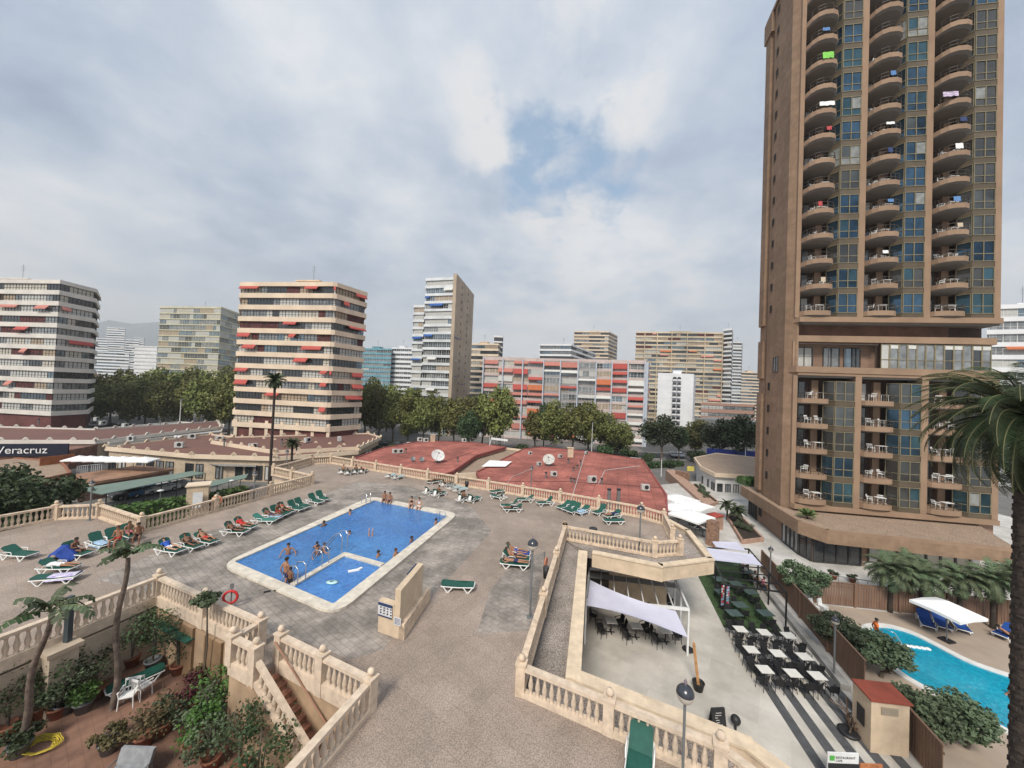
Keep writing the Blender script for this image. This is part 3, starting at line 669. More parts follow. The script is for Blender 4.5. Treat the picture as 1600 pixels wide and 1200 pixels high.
# white block with arched balconies
wa = block('apartment_block', 'white block with a column of arched balconies in front of the wide slab', [X(1027, 184), X(1049, 182), X(1064, 181.5), X(1083, 180.5), X(1086, 200), X(1030, 205)], GS, 10, 2.9, .5, .05, whiteb, whiteb, 50, (1, 0, 0, 0, 0, 0, 0), seed=51, blank=(0, 1, 2, 3, 4, 5), roofhut=True, group='far blocks')
p1, p2 = Vector(X(1049.5, 181.6) + (0,)), Vector(X(1063.5, 181.2) + (0,)); dd = (p2 - p1).normalized(); nn = Vector((dd.y, -dd.x, 0))
for f in range(9):
    for s_ in (0, .5):
        b = MB(); Lw = (p2 - p1).length * .44; o = p1 + (p2 - p1) * (s_ + .03) + nn * .25 + Vector((0, 0, 1.2 + f * 2.9)); z = Vector((0, 0, 1))
        pts_ = [o, o + dd * Lw] + [o + dd * (Lw / 2 + Lw / 2 * cos(t)) + z * (1.3 + Lw * .42 * sin(t)) for t in [pi * q / 8 for q in range(9)]]
        b.add(pts_, [tuple(range(len(pts_)))]); b.obox(o, dd * Lw, nn * .5, z * .8, 1); b.build('arched_window', [panes[0], whiteb], wa)
# low grey hall and blue hoarding
block('hall', 'low grey windowless hall behind the blue hoarding', [X(1086, 118), X(1178, 112), X(1200, 122), X(1110, 130)], GS, 1, 10.5, 10.3, .1, mat('grey_cladding', (.20, .20, .20), .8, .1), None, 60, (1, 0, 0, 0, 0, 0, 0), seed=61, blank=range(6), roofhut=False, top_wall=.5)
b = MB(); b.prism([At(1104, 715, 92)[:2], At(1182, 715, 90)[:2], At(1182, 715, 90.3)[:2], At(1104, 715, 92.3)[:2]], GS + 1.2, GS + 4.6); o = b.build('hoarding', mat('blue_hoarding', (.012, .03, .20), .6, .1, .3)); tag(o, 'plain blue hoarding under the trees left of the tower', 'hoarding')
block('low_building', 'white and brown low building above the blue hoarding by the tower', [X(1095, 150), X(1178, 148), X(1180, 165), X(1100, 165)], GS, 5, 3, 1.5, .3, mat('rose_brown', (.36, .22, .17), .8), offw, 3, (3, 3, 1, 0, 1, 0, 0), seed=62, roofhut=False)
# white block behind the tower on the right edge
block('apartment_block', 'white balconied block behind the right edge of the brown tower', [X(1540, 84), X(1640, 80), X(1660, 95), X(1545, 98)], GS, 14, 2.95, 1.05, .5, whiteb, offw, 2.4, (2, 3, 4, 0, 3, 0, 0), [awn_or], .03, fm=frame_w, seed=63)
# far white cluster on the left
for i, (u0, u1, Y, v, lb) in enumerate([(162, 191, 520, 512, 'tall slim pale tower in the far cluster at the foot of the mountain'), (147, 166, 480, 529, 'pale block left of the slim tower in the far cluster'), (192, 214, 500, 531, 'pale block right of the slim tower in the far cluster'),
        (146, 200, 400, 550, 'wide white block low in the far cluster just above the trees'), (207, 243, 330, 541, 'white windowless block beside the yellow green one'), (205, 222, 600, 528, 'faint tower behind the white windowless block')]):
    zt = At(u0, v, Y).z; nf = max(4, int((zt - GS) / 3.2))
    block('far_tower', lb, [X(u0, Y), X(u1, Y), X(u1 + 1, Y + 15), X(u0 + 1, Y + 15)], GS, nf, (zt - GS) / nf, 1.6, .5, whiteb if i != 4 else offw, offw, 5 if i != 4 else 60, (3, 3, 1, 0, 3, 0, 0), seed=70 + i, roofhut=False, group='far white cluster', capw=60, blank=(0, 1, 2) if i == 4 else ())
# mountain
b = MB(); rr = random.Random(5); prof = [(60, 560), (120, 512), (152, 505), (170, 500), (205, 506), (246, 503), (300, 498), (340, 508), (420, 520), (520, 545), (600, 575)]
prof = [(-300, 560), (-150, 530), (0, 516)] + prof[1:]
vs = []; nl = 9
for k_, (u, v) in enumerate(prof):
    top = At(u, v, 4200)
    for j in range(nl):
        t = j / (nl - 1); vs.append((top.x * (1 - .28 * (1 - t)) + rr.uniform(-60, 60) * (1 - t), 4200 - 1500 * (1 - t) + rr.uniform(-90, 90) * (t < 1), (top.z - GS) * t ** 1.3 + GS + rr.uniform(-25, 25) * (0 < t < 1)))
n = len(prof); b.add(vs, [(i * nl + j, (i + 1) * nl + j, (i + 1) * nl + j + 1, i * nl + j + 1) for i in range(n - 1) for j in range(nl - 1)], 0, True)
struct('hills', b, mat('mountain_scrub', (.17, .20, .20), .95, .2, .004, col2=(.10, .125, .13)))

# ---------------------------------------------------------------- the brown tower
brick_t = mat('brown_tower_cladding', (.315, .21, .138), .85, .10, .25, col2=(.255, .167, .108))
addtex(brick_t, lambda n, l, s: speckle(n, l, s, 1.6, .93, 1.05))
addtex(brick_t, lambda n, l, s: lines(n, l, s, 1.3, .65, 0, .008, .90, off=.5, rx=pi / 2)); blotch(brick_t, .5, .86, 1.04, .35, .6, (1, 1, .12))
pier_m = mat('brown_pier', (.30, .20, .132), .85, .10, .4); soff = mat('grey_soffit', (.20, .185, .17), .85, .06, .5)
T0 = Vector((31.4, 40.7, 0)); dF = Vector((1, -.164, 0)).normalized(); dS_ = Vector((.259, 1, 0)).normalized(); nF = Vector((dF.y, -dF.x, 0)); nS = Vector((-dS_.y, dS_.x, 0))
WF = 19.85; DEP = 8.3; Z0 = 4.65; ZU = 25.7; ZR = 67.7
tw = thing('tower', 'very tall brown tower with columns of rounded balconies and blue glass bays', 'tower', T0)
pool_of = []
def tq(a, c, z): return T0 + dF * a + dS_ * c + Vector((0, 0, z))     # a along the front, c going back
def tp(pts, z0, z1, m, name, mtop=None):
    b = MB(); b.prism([tq(a, c, 0)[:2] for a, c in pts], z0, z1); return b.build(name, m, tw)
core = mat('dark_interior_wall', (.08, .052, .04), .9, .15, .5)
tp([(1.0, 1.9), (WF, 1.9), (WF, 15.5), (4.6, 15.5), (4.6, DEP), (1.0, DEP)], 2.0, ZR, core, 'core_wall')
sidebase = [(-.02, 1.1), (.55, .3), (1.0, .3), (1.0, DEP - 1), (0, DEP - 1)]
for z0, z1 in ((2.0, 67.7),): tp([(0, 1.2), (.8, .15), (.99, .15), (.99, 6.0), (0, 6.0)], z0, z1, brick_t, 'side_wall')
tp([(.1, 6.4), (.99, 6.4), (.99, DEP), (.1, DEP)], 2.0, ZR - .5, brick_t, 'side_wall')
tp([(.35, 5.99), (.95, 5.99), (.95, 6.41), (.35, 6.41)], 2.0, ZR - .5, mat('dark_groove', (.12, .08, .06), .9), 'side_groove')
# rear side balconies seen edge on
for (z0, z1) in ((25.6, 66), (18.6, 23.6), (4.0, 16.6)):
    tp([(-.22, 6.7), (.1, 6.7), (.1, 8.1), (-.22, 8.1)], z0, z1, brick_t, 'rear_bay')
tp([(-.2, -.2), (WF + .3, -.2), (WF + .3, DEP + .2), (-.2, DEP + .2)], ZR + .01, ZR + .5, brick_t, 'roof_cornice')
tp([(-.35, 6.2), (.6, 6.2), (.6, DEP + .2), (-.35, DEP + .2)], 65.0, ZR + .01, brick_t, 'roof_cornice')
for z0 in [Z0 + 1.2 + 2.8 * k for k in range(5)] + [ZU + 1.2 + 2.8 * k for k in range(15)]:
    b = MB(); o = tq(-.03, 4.7, z0); b.obox(o, dS_ * .55, nS * .02, (0, 0, .95)); b.obox(o - dS_ * .07 + Vector((0, 0, -.07)), dS_ * .69, nS * .04, (0, 0, .07), 1); b.build('small_window', [mat('unlit_opening', (.02, .018, .016), .9), brick_t], tw)
b = MB(); o = tq(-.02, 3.9, 19.2); window(b, o, dS_ * -1, nS, 1.3, 1.9, 2, 2); b.build('side_window', [frame_d] + panes, tw)
BAYS = [(1.0, 6.65), (7.25, 12.95), (13.55, 19.3)]; PIERS = [(.55, 1.0), (6.65, 7.25), (12.95, 13.55), (19.3, 19.85)]
bluep = [mat('blue_tinted_glass', (.07, .135, .20), .07, .35, .25, metal=.75), mat('grey_tinted_glass', (.09, .10, .10), .1, .3, .4, metal=.35, spec=.8), mat('dark_tinted_glass', (.045, .045, .042), .1, .3, .4, spec=.8), mat('curtained_glass', (.26, .27, .26), .3, .2, 2), mat('teal_tinted_glass', (.055, .12, .15), .08, .3, .3, metal=.6)]
spand = mat('olive_spandrel', (.11, .085, .055), .6, .15, .5); edgem = mat('olive_mullion', (.22, .19, .12), .6)
railm = mat('dark_bronze_rail', (.06, .045, .035), .5)
rt = random.Random(12)
fur = []
def tower_section(zb, nfl, zpier0, zpier1, tail):
    for (a0, a1) in PIERS: tp([(a0, -.05 if a0 > 1 else .14), (a1, -.05 if a0 > 1 else .14), (a1, 1.95), (a0, 1.95)], zpier0, zpier1, pier_m, 'pier')
    for (a0, a1) in BAYS:
        m1 = a0 + (a1 - a0) * .52; m2 = m1 + .75
        for f in range(nfl):
            z = zb + f * 2.8
            # balcony slab: a rounded, faceted tray bulging from the front
            if tail and f == 0: bulge = .5
            else: bulge = 1.2 if tail else .45
            prof = [(a0, 1.9), (a0, .1), (a0 + .25, -.1 - bulge * .4), (a0 + .65, -.1 - bulge * .8), (a0 + 1.2, -.1 - bulge), (m1 - .95, -.1 - bulge), (m1 - .4, -.1 - bulge * .8), (m1 - .02, -.1 - bulge * .35), (m1 + .05, .6), (m1 + .05, 1.9)]
            b = MB(); lowr = [(x_, y_ + (.35 if y_ < 1 else 0)) for x_, y_ in prof]
            top = [tq(x_, y_, z + .30) for x_, y_ in prof]; mid_ = [tq(x_, y_, z - .22) for x_, y_ in prof]; low = [tq(x_, y_, z - .36) for x_, y_ in lowr]
            # slab, lip and soffit
            k = len(prof); vs = top + mid_ + low; fs = [tuple(range(k))[::-1], ]
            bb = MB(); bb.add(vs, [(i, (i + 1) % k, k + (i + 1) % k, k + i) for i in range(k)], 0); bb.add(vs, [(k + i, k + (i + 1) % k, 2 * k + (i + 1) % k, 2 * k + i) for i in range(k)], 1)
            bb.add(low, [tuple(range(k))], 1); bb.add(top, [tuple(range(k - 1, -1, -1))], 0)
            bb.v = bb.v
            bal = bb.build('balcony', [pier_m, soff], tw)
            # rail
            b = MB(); pr = prof[1:9]
            for hz_ in (.62, 1.0):
                for i in range(len(pr) - 1): b.beam(tq(pr[i][0], pr[i][1] + .06, z + hz_), tq(pr[i + 1][0], pr[i + 1][1] + .06, z + hz_), .04, .04)
            for i in range(len(pr)): b.beam(tq(pr[i][0], pr[i][1] + .06, z + .12), tq(pr[i][0], pr[i][1] + .06, z + .95), .04, .04)
            b.build('railing', railm, bal)
            # recessed window and wall at the balcony back
            b = MB(); n_ = nF; o = tq(a0 + .15, 1.86, z + .13); window(b, o, dF, n_, (m1 - a0) * .5, 2.15, rt.choice((1, 1, 2, 3, 1)), 2, .06); b.build('balcony_window', [frame_d] + panes, tw)
            b = MB(); b.obox(tq(m1 - .85, 1.5, z + .13), dF * .7, dS_ * .4, (0, 0, 2.3)); b.build('wall_panel', pier_m, bal)
            # glazed bay: angled return pane + front panes
            g_ = rt.choices(range(5), (6, 2, 3, 1, 3) if a0 < 12 or zb > 10 and f < 4 else (3, 3, 5, 1, 2))[0]
            b = MB(); zz = z + .12
            q1, q2 = tq(m1 + .06, .95, zz), tq(m2, .02, zz); d_ = (q2 - q1); Lq = d_.length; d_ = d_.normalized(); nr = Vector((d_.y, -d_.x, 0))
            window(b, q1, d_, nr, Lq, 2.2, g_ + 1, 1, .06, True); b.build('angled_window', [edgem] + bluep, tw)
            b = MB(); window(b, tq(m2 + .02, .02, zz), dF, nF, a1 - m2 - .04, 2.2, g_ + 1, 2, .07, True)
            if rt.random() < .35: o = tq(m2 + .1 + rt.choice((0, (a1 - m2) * .5)), .0, zz + .85); b.quad(o, o + dF * (a1 - m2) * .45, o + dF * (a1 - m2) * .45 + Vector((0, 0, 1.2)), o + Vector((0, 0, 1.2)), rt.choice((4, 5, 2)))
            b.build('bay_window', [edgem] + bluep, tw)
            b = MB(); pz = z - .45
            vsx = [tq(m1 + .06, .93, pz), tq(m2, 0, pz), tq(a1, 0, pz), tq(a1, 1.9, pz), tq(m1 + .06, 1.9, pz)]
            b.prism([q[:2] for q in vsx], pz, z + .1); b.build('spandrel', spand, tw)
            fur.append((a0, m1, m2, a1, z, zb, f))
tower_section(ZU, 15, ZU - .36, ZR, True)
tower_section(Z0, 5, Z0 - .36, Z0 + 14.1, False)
# ledges and transfer floors
def ledge(z0, z1, outd, name, m=pier_m, a_in=.0, back=1.0, lft=-.0):
    tp([(lft, 1.0), (lft + .5, -outd), (WF, -outd), (WF, 6), (1, 6)], z0, z1, m, name)
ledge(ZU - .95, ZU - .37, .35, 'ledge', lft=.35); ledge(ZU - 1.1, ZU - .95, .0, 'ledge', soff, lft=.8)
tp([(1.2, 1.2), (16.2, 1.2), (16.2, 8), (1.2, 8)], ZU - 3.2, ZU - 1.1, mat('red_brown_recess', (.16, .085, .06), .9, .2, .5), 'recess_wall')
tp([(.9, .25), (WF, .25), (WF + .3, 7), (1, 7)], 22.6, 23.3, pier_m, 'terrace_parapet')
tp([(.55, 1.4), (WF, 1.4), (WF, 7), (.55, 7)], 19.0, 22.6, mat('terrace_wall', (.26, .17, .12), .9, .15, .5), 'terrace_wall')
tp([(.5, .3), (1.0, .3), (1.0, 1.6), (.5, 1.6)], 19.2, 22.61, pier_m, 'pier')
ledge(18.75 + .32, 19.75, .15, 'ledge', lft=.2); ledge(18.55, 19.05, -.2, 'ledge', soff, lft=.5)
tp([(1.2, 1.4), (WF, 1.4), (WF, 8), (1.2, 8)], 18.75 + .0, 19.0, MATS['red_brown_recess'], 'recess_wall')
for i, a in enumerate([1.3, 4.1, 6.2, 7.0]):
    b = MB(); window(b, tq(a, 1.37, 19.8), dF, nF, 1.7 if i < 3 else .9, 2.3, [3, 2, 5, 2][i], 2); b.build('terrace_window', [frame_d] + panes, tw)
for i in range(12):
    a = 9.3 + i * .85; b = MB(); window(b, tq(a, .45, 19.76), dF, nF, .85, 2.75, rt.choice((2, 2, 1, 2, 3)), 1, .07, True)
    if rt.random() < .5: b.obox(tq(a + .05, .42, 22.0), dF * .75, nF * .03, (0, 0, .4), 8)
    b.build('terrace_glazing', [edgem] + panes + [awn_wh], tw)
b = MB(); b.beam(tq(1.0, .3, 20.9), tq(8.9, .3, 20.9), .04, .04); b.beam(tq(1.0, .3, 22.35), tq(8.9, .3, 22.35), .3, .12)
for i in range(6): b.beam(tq(1.0 + i * 1.55, .3, 19.7), tq(1.0 + i * 1.55, .3, 22.6), .05, .05)
b.build('terrace_railing', railm, tw)
ledge(Z0 + 14.11, Z0 + 14.5, .05, 'ledge', lft=.45)
tp([(.7, .4), (WF, .4), (WF, 3), (.7, 3)], 1.5, Z0 - .55, mat('brown_plinth', (.31, .20, .14), .9, .12, .4), 'plinth_wall')
ledge(Z0 - .9, Z0 - .37, .25, 'ledge', lft=.3)
# podium
pd = [P(1157, 761, 3.5), P(1247, 817, 3.5), P(1293, 832, 3.5), P(1600, 864, 3.5)]
pdm = thing('podium', 'low brown podium round the foot of the tower with shop windows under its roof', 'building', pd[1])
back = tq(21, 14, 0)
b = MB(); b.prism([(q.x, q.y) for q in pd] + [(pd[3].x + 6, pd[3].y + 8), (back.x, back.y), (pd[0].x + 4, pd[0].y + 1)], 2.45, 3.5, 0, 1); b.build('roof', [brick_t, tanroof], pdm)
b = MB()
for i in range(3): d_ = (pd[i + 1] - pd[i]).normalized(); n_ = Vector((-d_.y, d_.x, 0)); b.beam(pd[i] + n_ * .16 + Vector((0, 0, .12)), pd[i + 1] + n_ * .16 + Vector((0, 0, .12)), .3, .25)
b.build('roof_edge', pier_m, pdm)
i1 = [pd[0] + Vector((1.0, -.3, 0)), pd[1] + Vector((.75, .75, 0)), pd[2] + Vector((.0, 1.6, 0)), pd[3] + Vector((0, 3.0, 0))]
b = MB(); b.prism([(q.x, q.y) for q in i1] + [(pd[3].x + 6, pd[3].y + 8), (back.x, back.y), (pd[0].x + 5, pd[0].y + 1)], 0, 2.449); b.build('wall', MATS['brown_plinth'], pdm)
def glz(a, c, n, name='shop_window', z0=.05, hgt=2.35, pm=(1, 1, 2), slot=None):
    d_ = (c - a); d_.z = 0; Lq = d_.length / n; d_ = d_.normalized(); n_ = Vector((d_.y, -d_.x, 0))
    for i in range(n):
        b = MB(); o = Vector((a.x, a.y, z0)) + d_ * (i * Lq) + n_ * .04; window(b, o, d_, n_, Lq, hgt, rt.choice(pm), 1, .09); b.build(name, [frame_d] + panes, pdm)
e0, e1 = i1[0], i1[1]
glz(e0.lerp(e1, .74), e1, 4, pm=(2, 2, 3)); glz(e0.lerp(e1, .02), e0.lerp(e1, .22), 4); glz(e0.lerp(e1, .27), e0.lerp(e1, .32), 1, z0=.9, hgt=1.3)
glz(i1[1], i1[2], 2, pm=(1,)); glz(i1[2], i1[2].lerp(i1[3], .3), 4, pm=(1,)); glz(i1[2].lerp(i1[3], .34), i1[2].lerp(i1[3], .95), 7, pm=(3, 4, 3))
for q in (P(1272, 873, 0), P(1415, 889, 0), P(1520, 900, 0)):
    b = MB(); b.box(q, (.55, .55, 2.45), -.2); b.build('column', offw, pdm)
for (u, v, lb) in ((1262, 812, 'yucca plant on the podium roof corner in front of the tower'),):
    pass
# furniture on the tower balconies
def plastic_chair(m=whitep):
    t = thing('garden_chair', '', 'chair', (0, 0, 0)); b = MB(); b.box((0, 0, .42), (.44, .42, .03)); b.build('seat', m, t)
    b = MB()
    for x_ in (-.2, -.1, 0, .1, .2): b.beam((x_, .2, .45), (x_ * 1.1, .29, .82), .05, .02, up=(1, 0, 0))
    b.beam((-.24, .29, .84), (.24, .29, .84), .04, .07); b.build('backrest', m, t)
    for sx in (-1, 1):
        b = MB(); b.beam((sx * .25, -.2, .64), (sx * .25, .24, .66), .05, .03); b.build('armrest', m, t)
        for sy in (-1, 1): b = MB(); b.tube([(sx * .23, sy * .2, 0), (sx * .21, sy * .18, .44), (sx * .25, sy * .18, .64)], .022, 4); b.build('leg', m, t)
    return t
def plastic_table(m=whitep):
    t = thing('garden_table', '', 'table', (0, 0, 0)); b = MB(); b.box((0, 0, .68), (.85, .65, .04)); b.build('tabletop', m, t)
    for sx in (-1, 1):
        for sy in (-1, 1): b = MB(); b.tube([(sx * .36, sy * .27, 0), (sx * .33, sy * .25, .68)], .025, 4); b.build('leg', m, t)
    return t
pc = plastic_chair(); pt = plastic_table(); uc = [False]; ut = [False]
COLN = ['left', 'middle', 'right']
cnt = {}
for (a0, m1, m2, a1, z, zb, f) in fur:
    ci = [1.0, 7.25, 13.55].index(a0); hi = zb > 10
    row = (ORD[f] + ' %s balcony of the ' % COLN[ci]) + ('upper tower' if hi else 'lower tower')
    if f > 12 or (hi and rt.random() < .35 and f > 6): continue
    def lc(a, c): q = tq(a, c, z + .30); return q
    sx = rt.uniform(.9, 1.3)
    place(pc, uc, lc(a0 + sx, .35), rt.uniform(-2.4, 2.4), 'white plastic chair left on the ' + row, 'white chairs on the tower balconies')
    if rt.random() < .75: place(pt, ut, lc(a0 + sx + .85, .15), head((0, 0), dF) + rt.uniform(-.1, .1), 'small white plastic table on the ' + row, 'white tables on the tower balconies')
    if rt.random() < .55: place(pc, uc, lc(m1 - .7, .35), rt.uniform(-2.4, 2.4), 'white plastic chair right on the ' + row, 'white chairs on the tower balconies')
def cloth(label, a, z, w_, h_, m, cat='towel', name='towel', y=-1.33):
    b = MB(); vs = []; n = 6
    for i in range(n + 1):
        for j in range(4): vs.append(tq(a + w_ * i / n, y - .03 * sin(i * 1.9) - .02 * j, z - h_ * j / 3 * (1 + .05 * sin(i * 2.7))))
    b.add(vs, [(i * 4 + j, (i + 1) * 4 + j, (i + 1) * 4 + j + 1, i * 4 + j + 1) for i in range(n) for j in range(3)], 0, True)
    b.add([v + nF * -.02 for v in vs], [(i * 4 + j + 1, (i + 1) * 4 + j + 1, (i + 1) * 4 + j, i * 4 + j) for i in range(n) for j in range(3)], 0, True)
    tag(b.build(name, m), label, cat, 'laundry on the tower balconies')
cloth('bright green towel over the rail high in the left column', 2.0, ZU + 2.8 * 10 + 1.0, 1.1, .75, mat('lime_cloth', (.22, .60, .10), .8))
cloth('white laundry on the rail in the left column of the upper tower', 1.8, ZU + 2.8 * 8 + 1.0, 1.5, .5, whitep)
cloth('white sheet on the rail in the right column of the upper tower', 14.6, ZU + 2.8 * 6 + 1.0, .7, .6, whitep)
cloth('white and purple laundry on the rail in the right column', 13.4, ZU + 2.8 * 8 + 1.0, 1.4, .55, mat('mixed_cloth', (.6, .5, .65), .8, .3, 6))

rl = random.Random(21)
lcol = [('white', whitep), ('blue', mat('cloth_soft_blue', (.10, .22, .45), .8)), ('red', mat('cloth_soft_red', (.45, .06, .07), .8)), ('beige', mat('cloth_beige', (.55, .45, .33), .8)), ('navy', mat('cloth_soft_navy', (.03, .05, .14), .8))]
for f in (1, 2, 3, 4, 5, 6, 7, 9, 11):
    for ci, a0 in enumerate((1.0, 7.25, 13.55)):
        if rl.random() < .5:
            n_c, m_c = rl.choice(lcol); cloth('small %s cloth drying on the %s %s balcony of the upper tower' % (n_c, ORD[f], COLN[ci]), a0 + rl.uniform(.9, 1.6), ZU + 2.8 * f + rl.uniform(.95, 1.02), rl.uniform(.35, .8), rl.uniform(.3, .6), m_c)
# ---------------------------------------------------------------- vegetation
leaf_a = mat('plane_leaf', (.19, .19, .05), .7, .3, .5, col2=(.075, .088, .022), kind='leaf')
leaf_b = mat('dark_leaf', (.060, .090, .030), .6, .3, .8, col2=(.025, .042, .017), kind='leaf')
leaf_c = mat('olive_leaf', (.11, .145, .075), .7, .3, 1.5, col2=(.050, .072, .038), kind='leaf')
leaf_p = mat('palm_leaf', (.045, .068, .024), .65, .3, 1, col2=(.017, .028, .010), kind='leaf')
leaf_y = mat('fresh_leaf', (.10, .17, .035), .6, .3, 1.5, col2=(.04, .085, .015), kind='leaf')
leaf_r = mat('reddish_leaf', (.12, .07, .035), .7, .3, 2, col2=(.05, .05, .02), kind='leaf')
bark = mat('bark', (.14, .115, .09), .9, .25, 3); palmbark = mat('palm_bark', (.055, .042, .034), .95, .35, 4, bump=.5, stretch=(1, 1, 3))
def leafball(mb, c, r, n, ls, rnd, flat=.75, shell=.55):
    for _ in range(n):
        while True:
            d = Vector((rnd.uniform(-1, 1), rnd.uniform(-1, 1), rnd.uniform(-1, 1)))
            if .05 < d.length <= 1: break
        d.normalize(); rad = r * (shell + (1 - shell) * rnd.random()) * rnd.uniform(.85, 1.12)
        p = c + Vector((d.x * rad, d.y * rad, d.z * rad * flat)); s = ls * rnd.uniform(.6, 1.4)
        a = Vector((rnd.gauss(0, 1), rnd.gauss(0, 1), rnd.gauss(0, .6))).normalized(); e = a.cross(d + Vector((rnd.gauss(0, .5), rnd.gauss(0, .5), rnd.gauss(0, .5)))).normalized()
        mb.quad(p - a * s * .5, p + e * s * .35, p + a * s * .5, p - e * s * .35)
def crown(mb, c, rx, rz, nl, per, ls, rnd, lobe=.42, shell=.55):
    for i in range(nl):
        d = Vector((rnd.gauss(0, 1), rnd.gauss(0, 1), rnd.gauss(0, 1))).normalized(); t = rnd.uniform(.35, .85)
        q = c + Vector((d.x * rx * t, d.y * rx * t, d.z * rz * t)); lr = min(rx, rz * 1.4) * rnd.uniform(lobe * .7, lobe * 1.25)
        leafball(mb, q, lr, per, ls, rnd, shell=shell)
def tree_proto(seed, h, trunk_h, rx, rz, leaf, nl=26, per=150, ls=.55, tr=.28, lobe=.42, name='tree'):
    rnd = random.Random(seed); t = thing(name, '', 'tree', (0, 0, 0)); b = MB()
    top = Vector((rnd.uniform(-.3, .3), rnd.uniform(-.3, .3), trunk_h))
    b.tube([(0, 0, -.1), (.05, .02, trunk_h * .5), top], [tr * 1.2, tr * .85, tr * .75], 7)
    for i in range(6):
        a = 2 * pi * i / 6 + rnd.uniform(-.3, .3); e = Vector((cos(a) * rx * .6, sin(a) * rx * .6, trunk_h + rz * rnd.uniform(.6, 1.3)))
        b.tube([top - Vector((0, 0, .15)), top.lerp(e, .45) + Vector((0, 0, .3)), e], [tr * .5, tr * .32, tr * .12], 5)
    b.build('trunk', bark, t, True)
    b = MB(); crown(b, Vector((0, 0, h - rz)), rx, rz, nl, per, ls, rnd, lobe); b.build('crown', leaf, t, True)
    return t
protos = [tree_proto(i, 11.5, 3.3, 4.6, 4.5, leaf_a, 34, 150, .6) for i in (1, 2, 3)]
pu = [[False] for _ in protos]
def put_tree(u, vtop, Y, label, pi=None, wide=1.0, grp='plane trees along the street', z=GS, PR=protos, PU=pu, H=11.5, rnd=random.Random(4), wpx=None, rx=4.6):
    p = At(u, vtop, Y); hgt = p.z - z; k = rnd.randrange(len(PR)) if pi is None else pi; s = hgt / H
    w_ = (wpx * 1.3 * Y / F / 2) / rx if wpx else s * wide
    return place(PR[k], PU[k], (p.x, p.y, z), rnd.uniform(0, 6.28), label, grp, (w_, w_, s))
# left row between the cream blocks: front and rear line
L1 = [(150, 600, 118), (176, 596, 122), (203, 598, 116), (231, 592, 120), (258, 597, 115), (287, 590, 118), (314, 594, 114), (340, 590, 117), (362, 596, 112)]
for i, (u, v, Y) in enumerate(L1): put_tree(u, v, Y, 'plane tree, %s from the left in the front row between the two cream blocks' % ORD[i], wpx=40)
L2 = [(163, 583, 140), (195, 577, 142), (222, 580, 138), (250, 575, 141), (277, 578, 139), (304, 574, 142), (331, 577, 138), (357, 573, 140)]
for i, (u, v, Y) in enumerate(L2): put_tree(u, v, Y, 'plane tree, %s from the left in the rear row between the two cream blocks' % ORD[i], wpx=40)
L3 = [(574, 598, 120), (595, 606, 112), (617, 612, 108), (640, 616, 106), (664, 620, 104), (688, 621, 106), (712, 619, 103), (736, 618, 100)]
for i, (u, v, Y) in enumerate(L3): put_tree(u, v, Y, 'plane tree, %s from the left in the row below the slim tan flanked tower' % ORD[i], wpx=38)
L3b = [(583, 590, 140), (607, 600, 136), (633, 606, 133), (655, 606, 135), (678, 610, 132)]
for i, (u, v, Y) in enumerate(L3b): put_tree(u, v, Y, 'plane tree, %s from the left in the back row below the slim tower' % ORD[i], wpx=36)
L4 = [(757, 612, 101, 40, 'tall plane tree left of the red awning block'), (784, 604, 99, 50, 'largest plane tree in front of the left end of the red awning block'), (838, 640, 104, 34, 'dark tree in front of the middle of the red awning block'),
      (868, 626, 99, 40, 'leafy tree with forked trunk before the red awning block'), (897, 630, 98, 46, 'broad tree behind the street lamp before the red awning block'), (922, 628, 101, 42, 'tree right of the street lamp before the red awning block'),
      (950, 645, 100, 40, 'lower tree before the right part of the red awning block'), (975, 660, 102, 28, 'small tree at the right end of the red awning block'), (1088, 655, 108, 36, 'loose green tree beside the street right of the dark round tree')]
for u, v, Y, wp, lb in L4: put_tree(u, v, Y, lb, wpx=wp)
dp = [tree_proto(11, 11.5, 3.2, 4.4, 4.2, leaf_b, 26, 170, .5)]; du = [[False]]
for u, v, Y, wp, lb in [(1036, 646, 98, 50, 'dark round tree right of the red awning block'), (1128, 652, 96, 44, 'dark tree over the blue hoarding'), (1160, 646, 92, 50, 'dark tree against the left edge of the tower'), (1062, 664, 99, 26, 'small dark tree clinging to the dark round tree'),
                        (852, 628, 106, 30, 'dark narrow tree behind the forked trunk tree'), (735, 640, 96, 30, 'low dark tree left of the tall plane tree')]:
    put_tree(u, v, Y, lb, 0, grp='dark trees by the street', PR=dp, PU=du, wpx=wp)
# shrubs along the far pavement
sp = tree_proto(21, 3, .5, 1.9, 1.3, leaf_b, 12, 120, .35, .1, .5, 'shrub'); sp['category'] = 'shrub'; su = [False]
for i, (u, v, Y, s) in enumerate([(742, 690, 96, 1.1), (768, 694, 95, 1), (812, 692, 97, 1.2), (845, 694, 96, 1), (880, 696, 95, .9), (950, 690, 96, 1.5), (983, 690, 97, 1.2), (968, 706, 90, .9), (1010, 700, 92, 1.1), (1090, 700, 96, 1.3), (965, 676, 105, 1.4), (1050, 712, 88, .8), (590, 680, 88, 1.2), (620, 684, 90, 1.1), (655, 684, 92, 1.2), (700, 682, 95, 1.0)]):
    p = At(u, v, Y); place(sp, su, (p.x, p.y, GS), i, 'green shrub by the far pavement, %s from the left' % ORD[sorted([742, 768, 812, 845, 880, 950, 983, 968, 1010, 1090, 965, 1050, 590, 620, 655, 700]).index(u)], 'street shrubs', s)
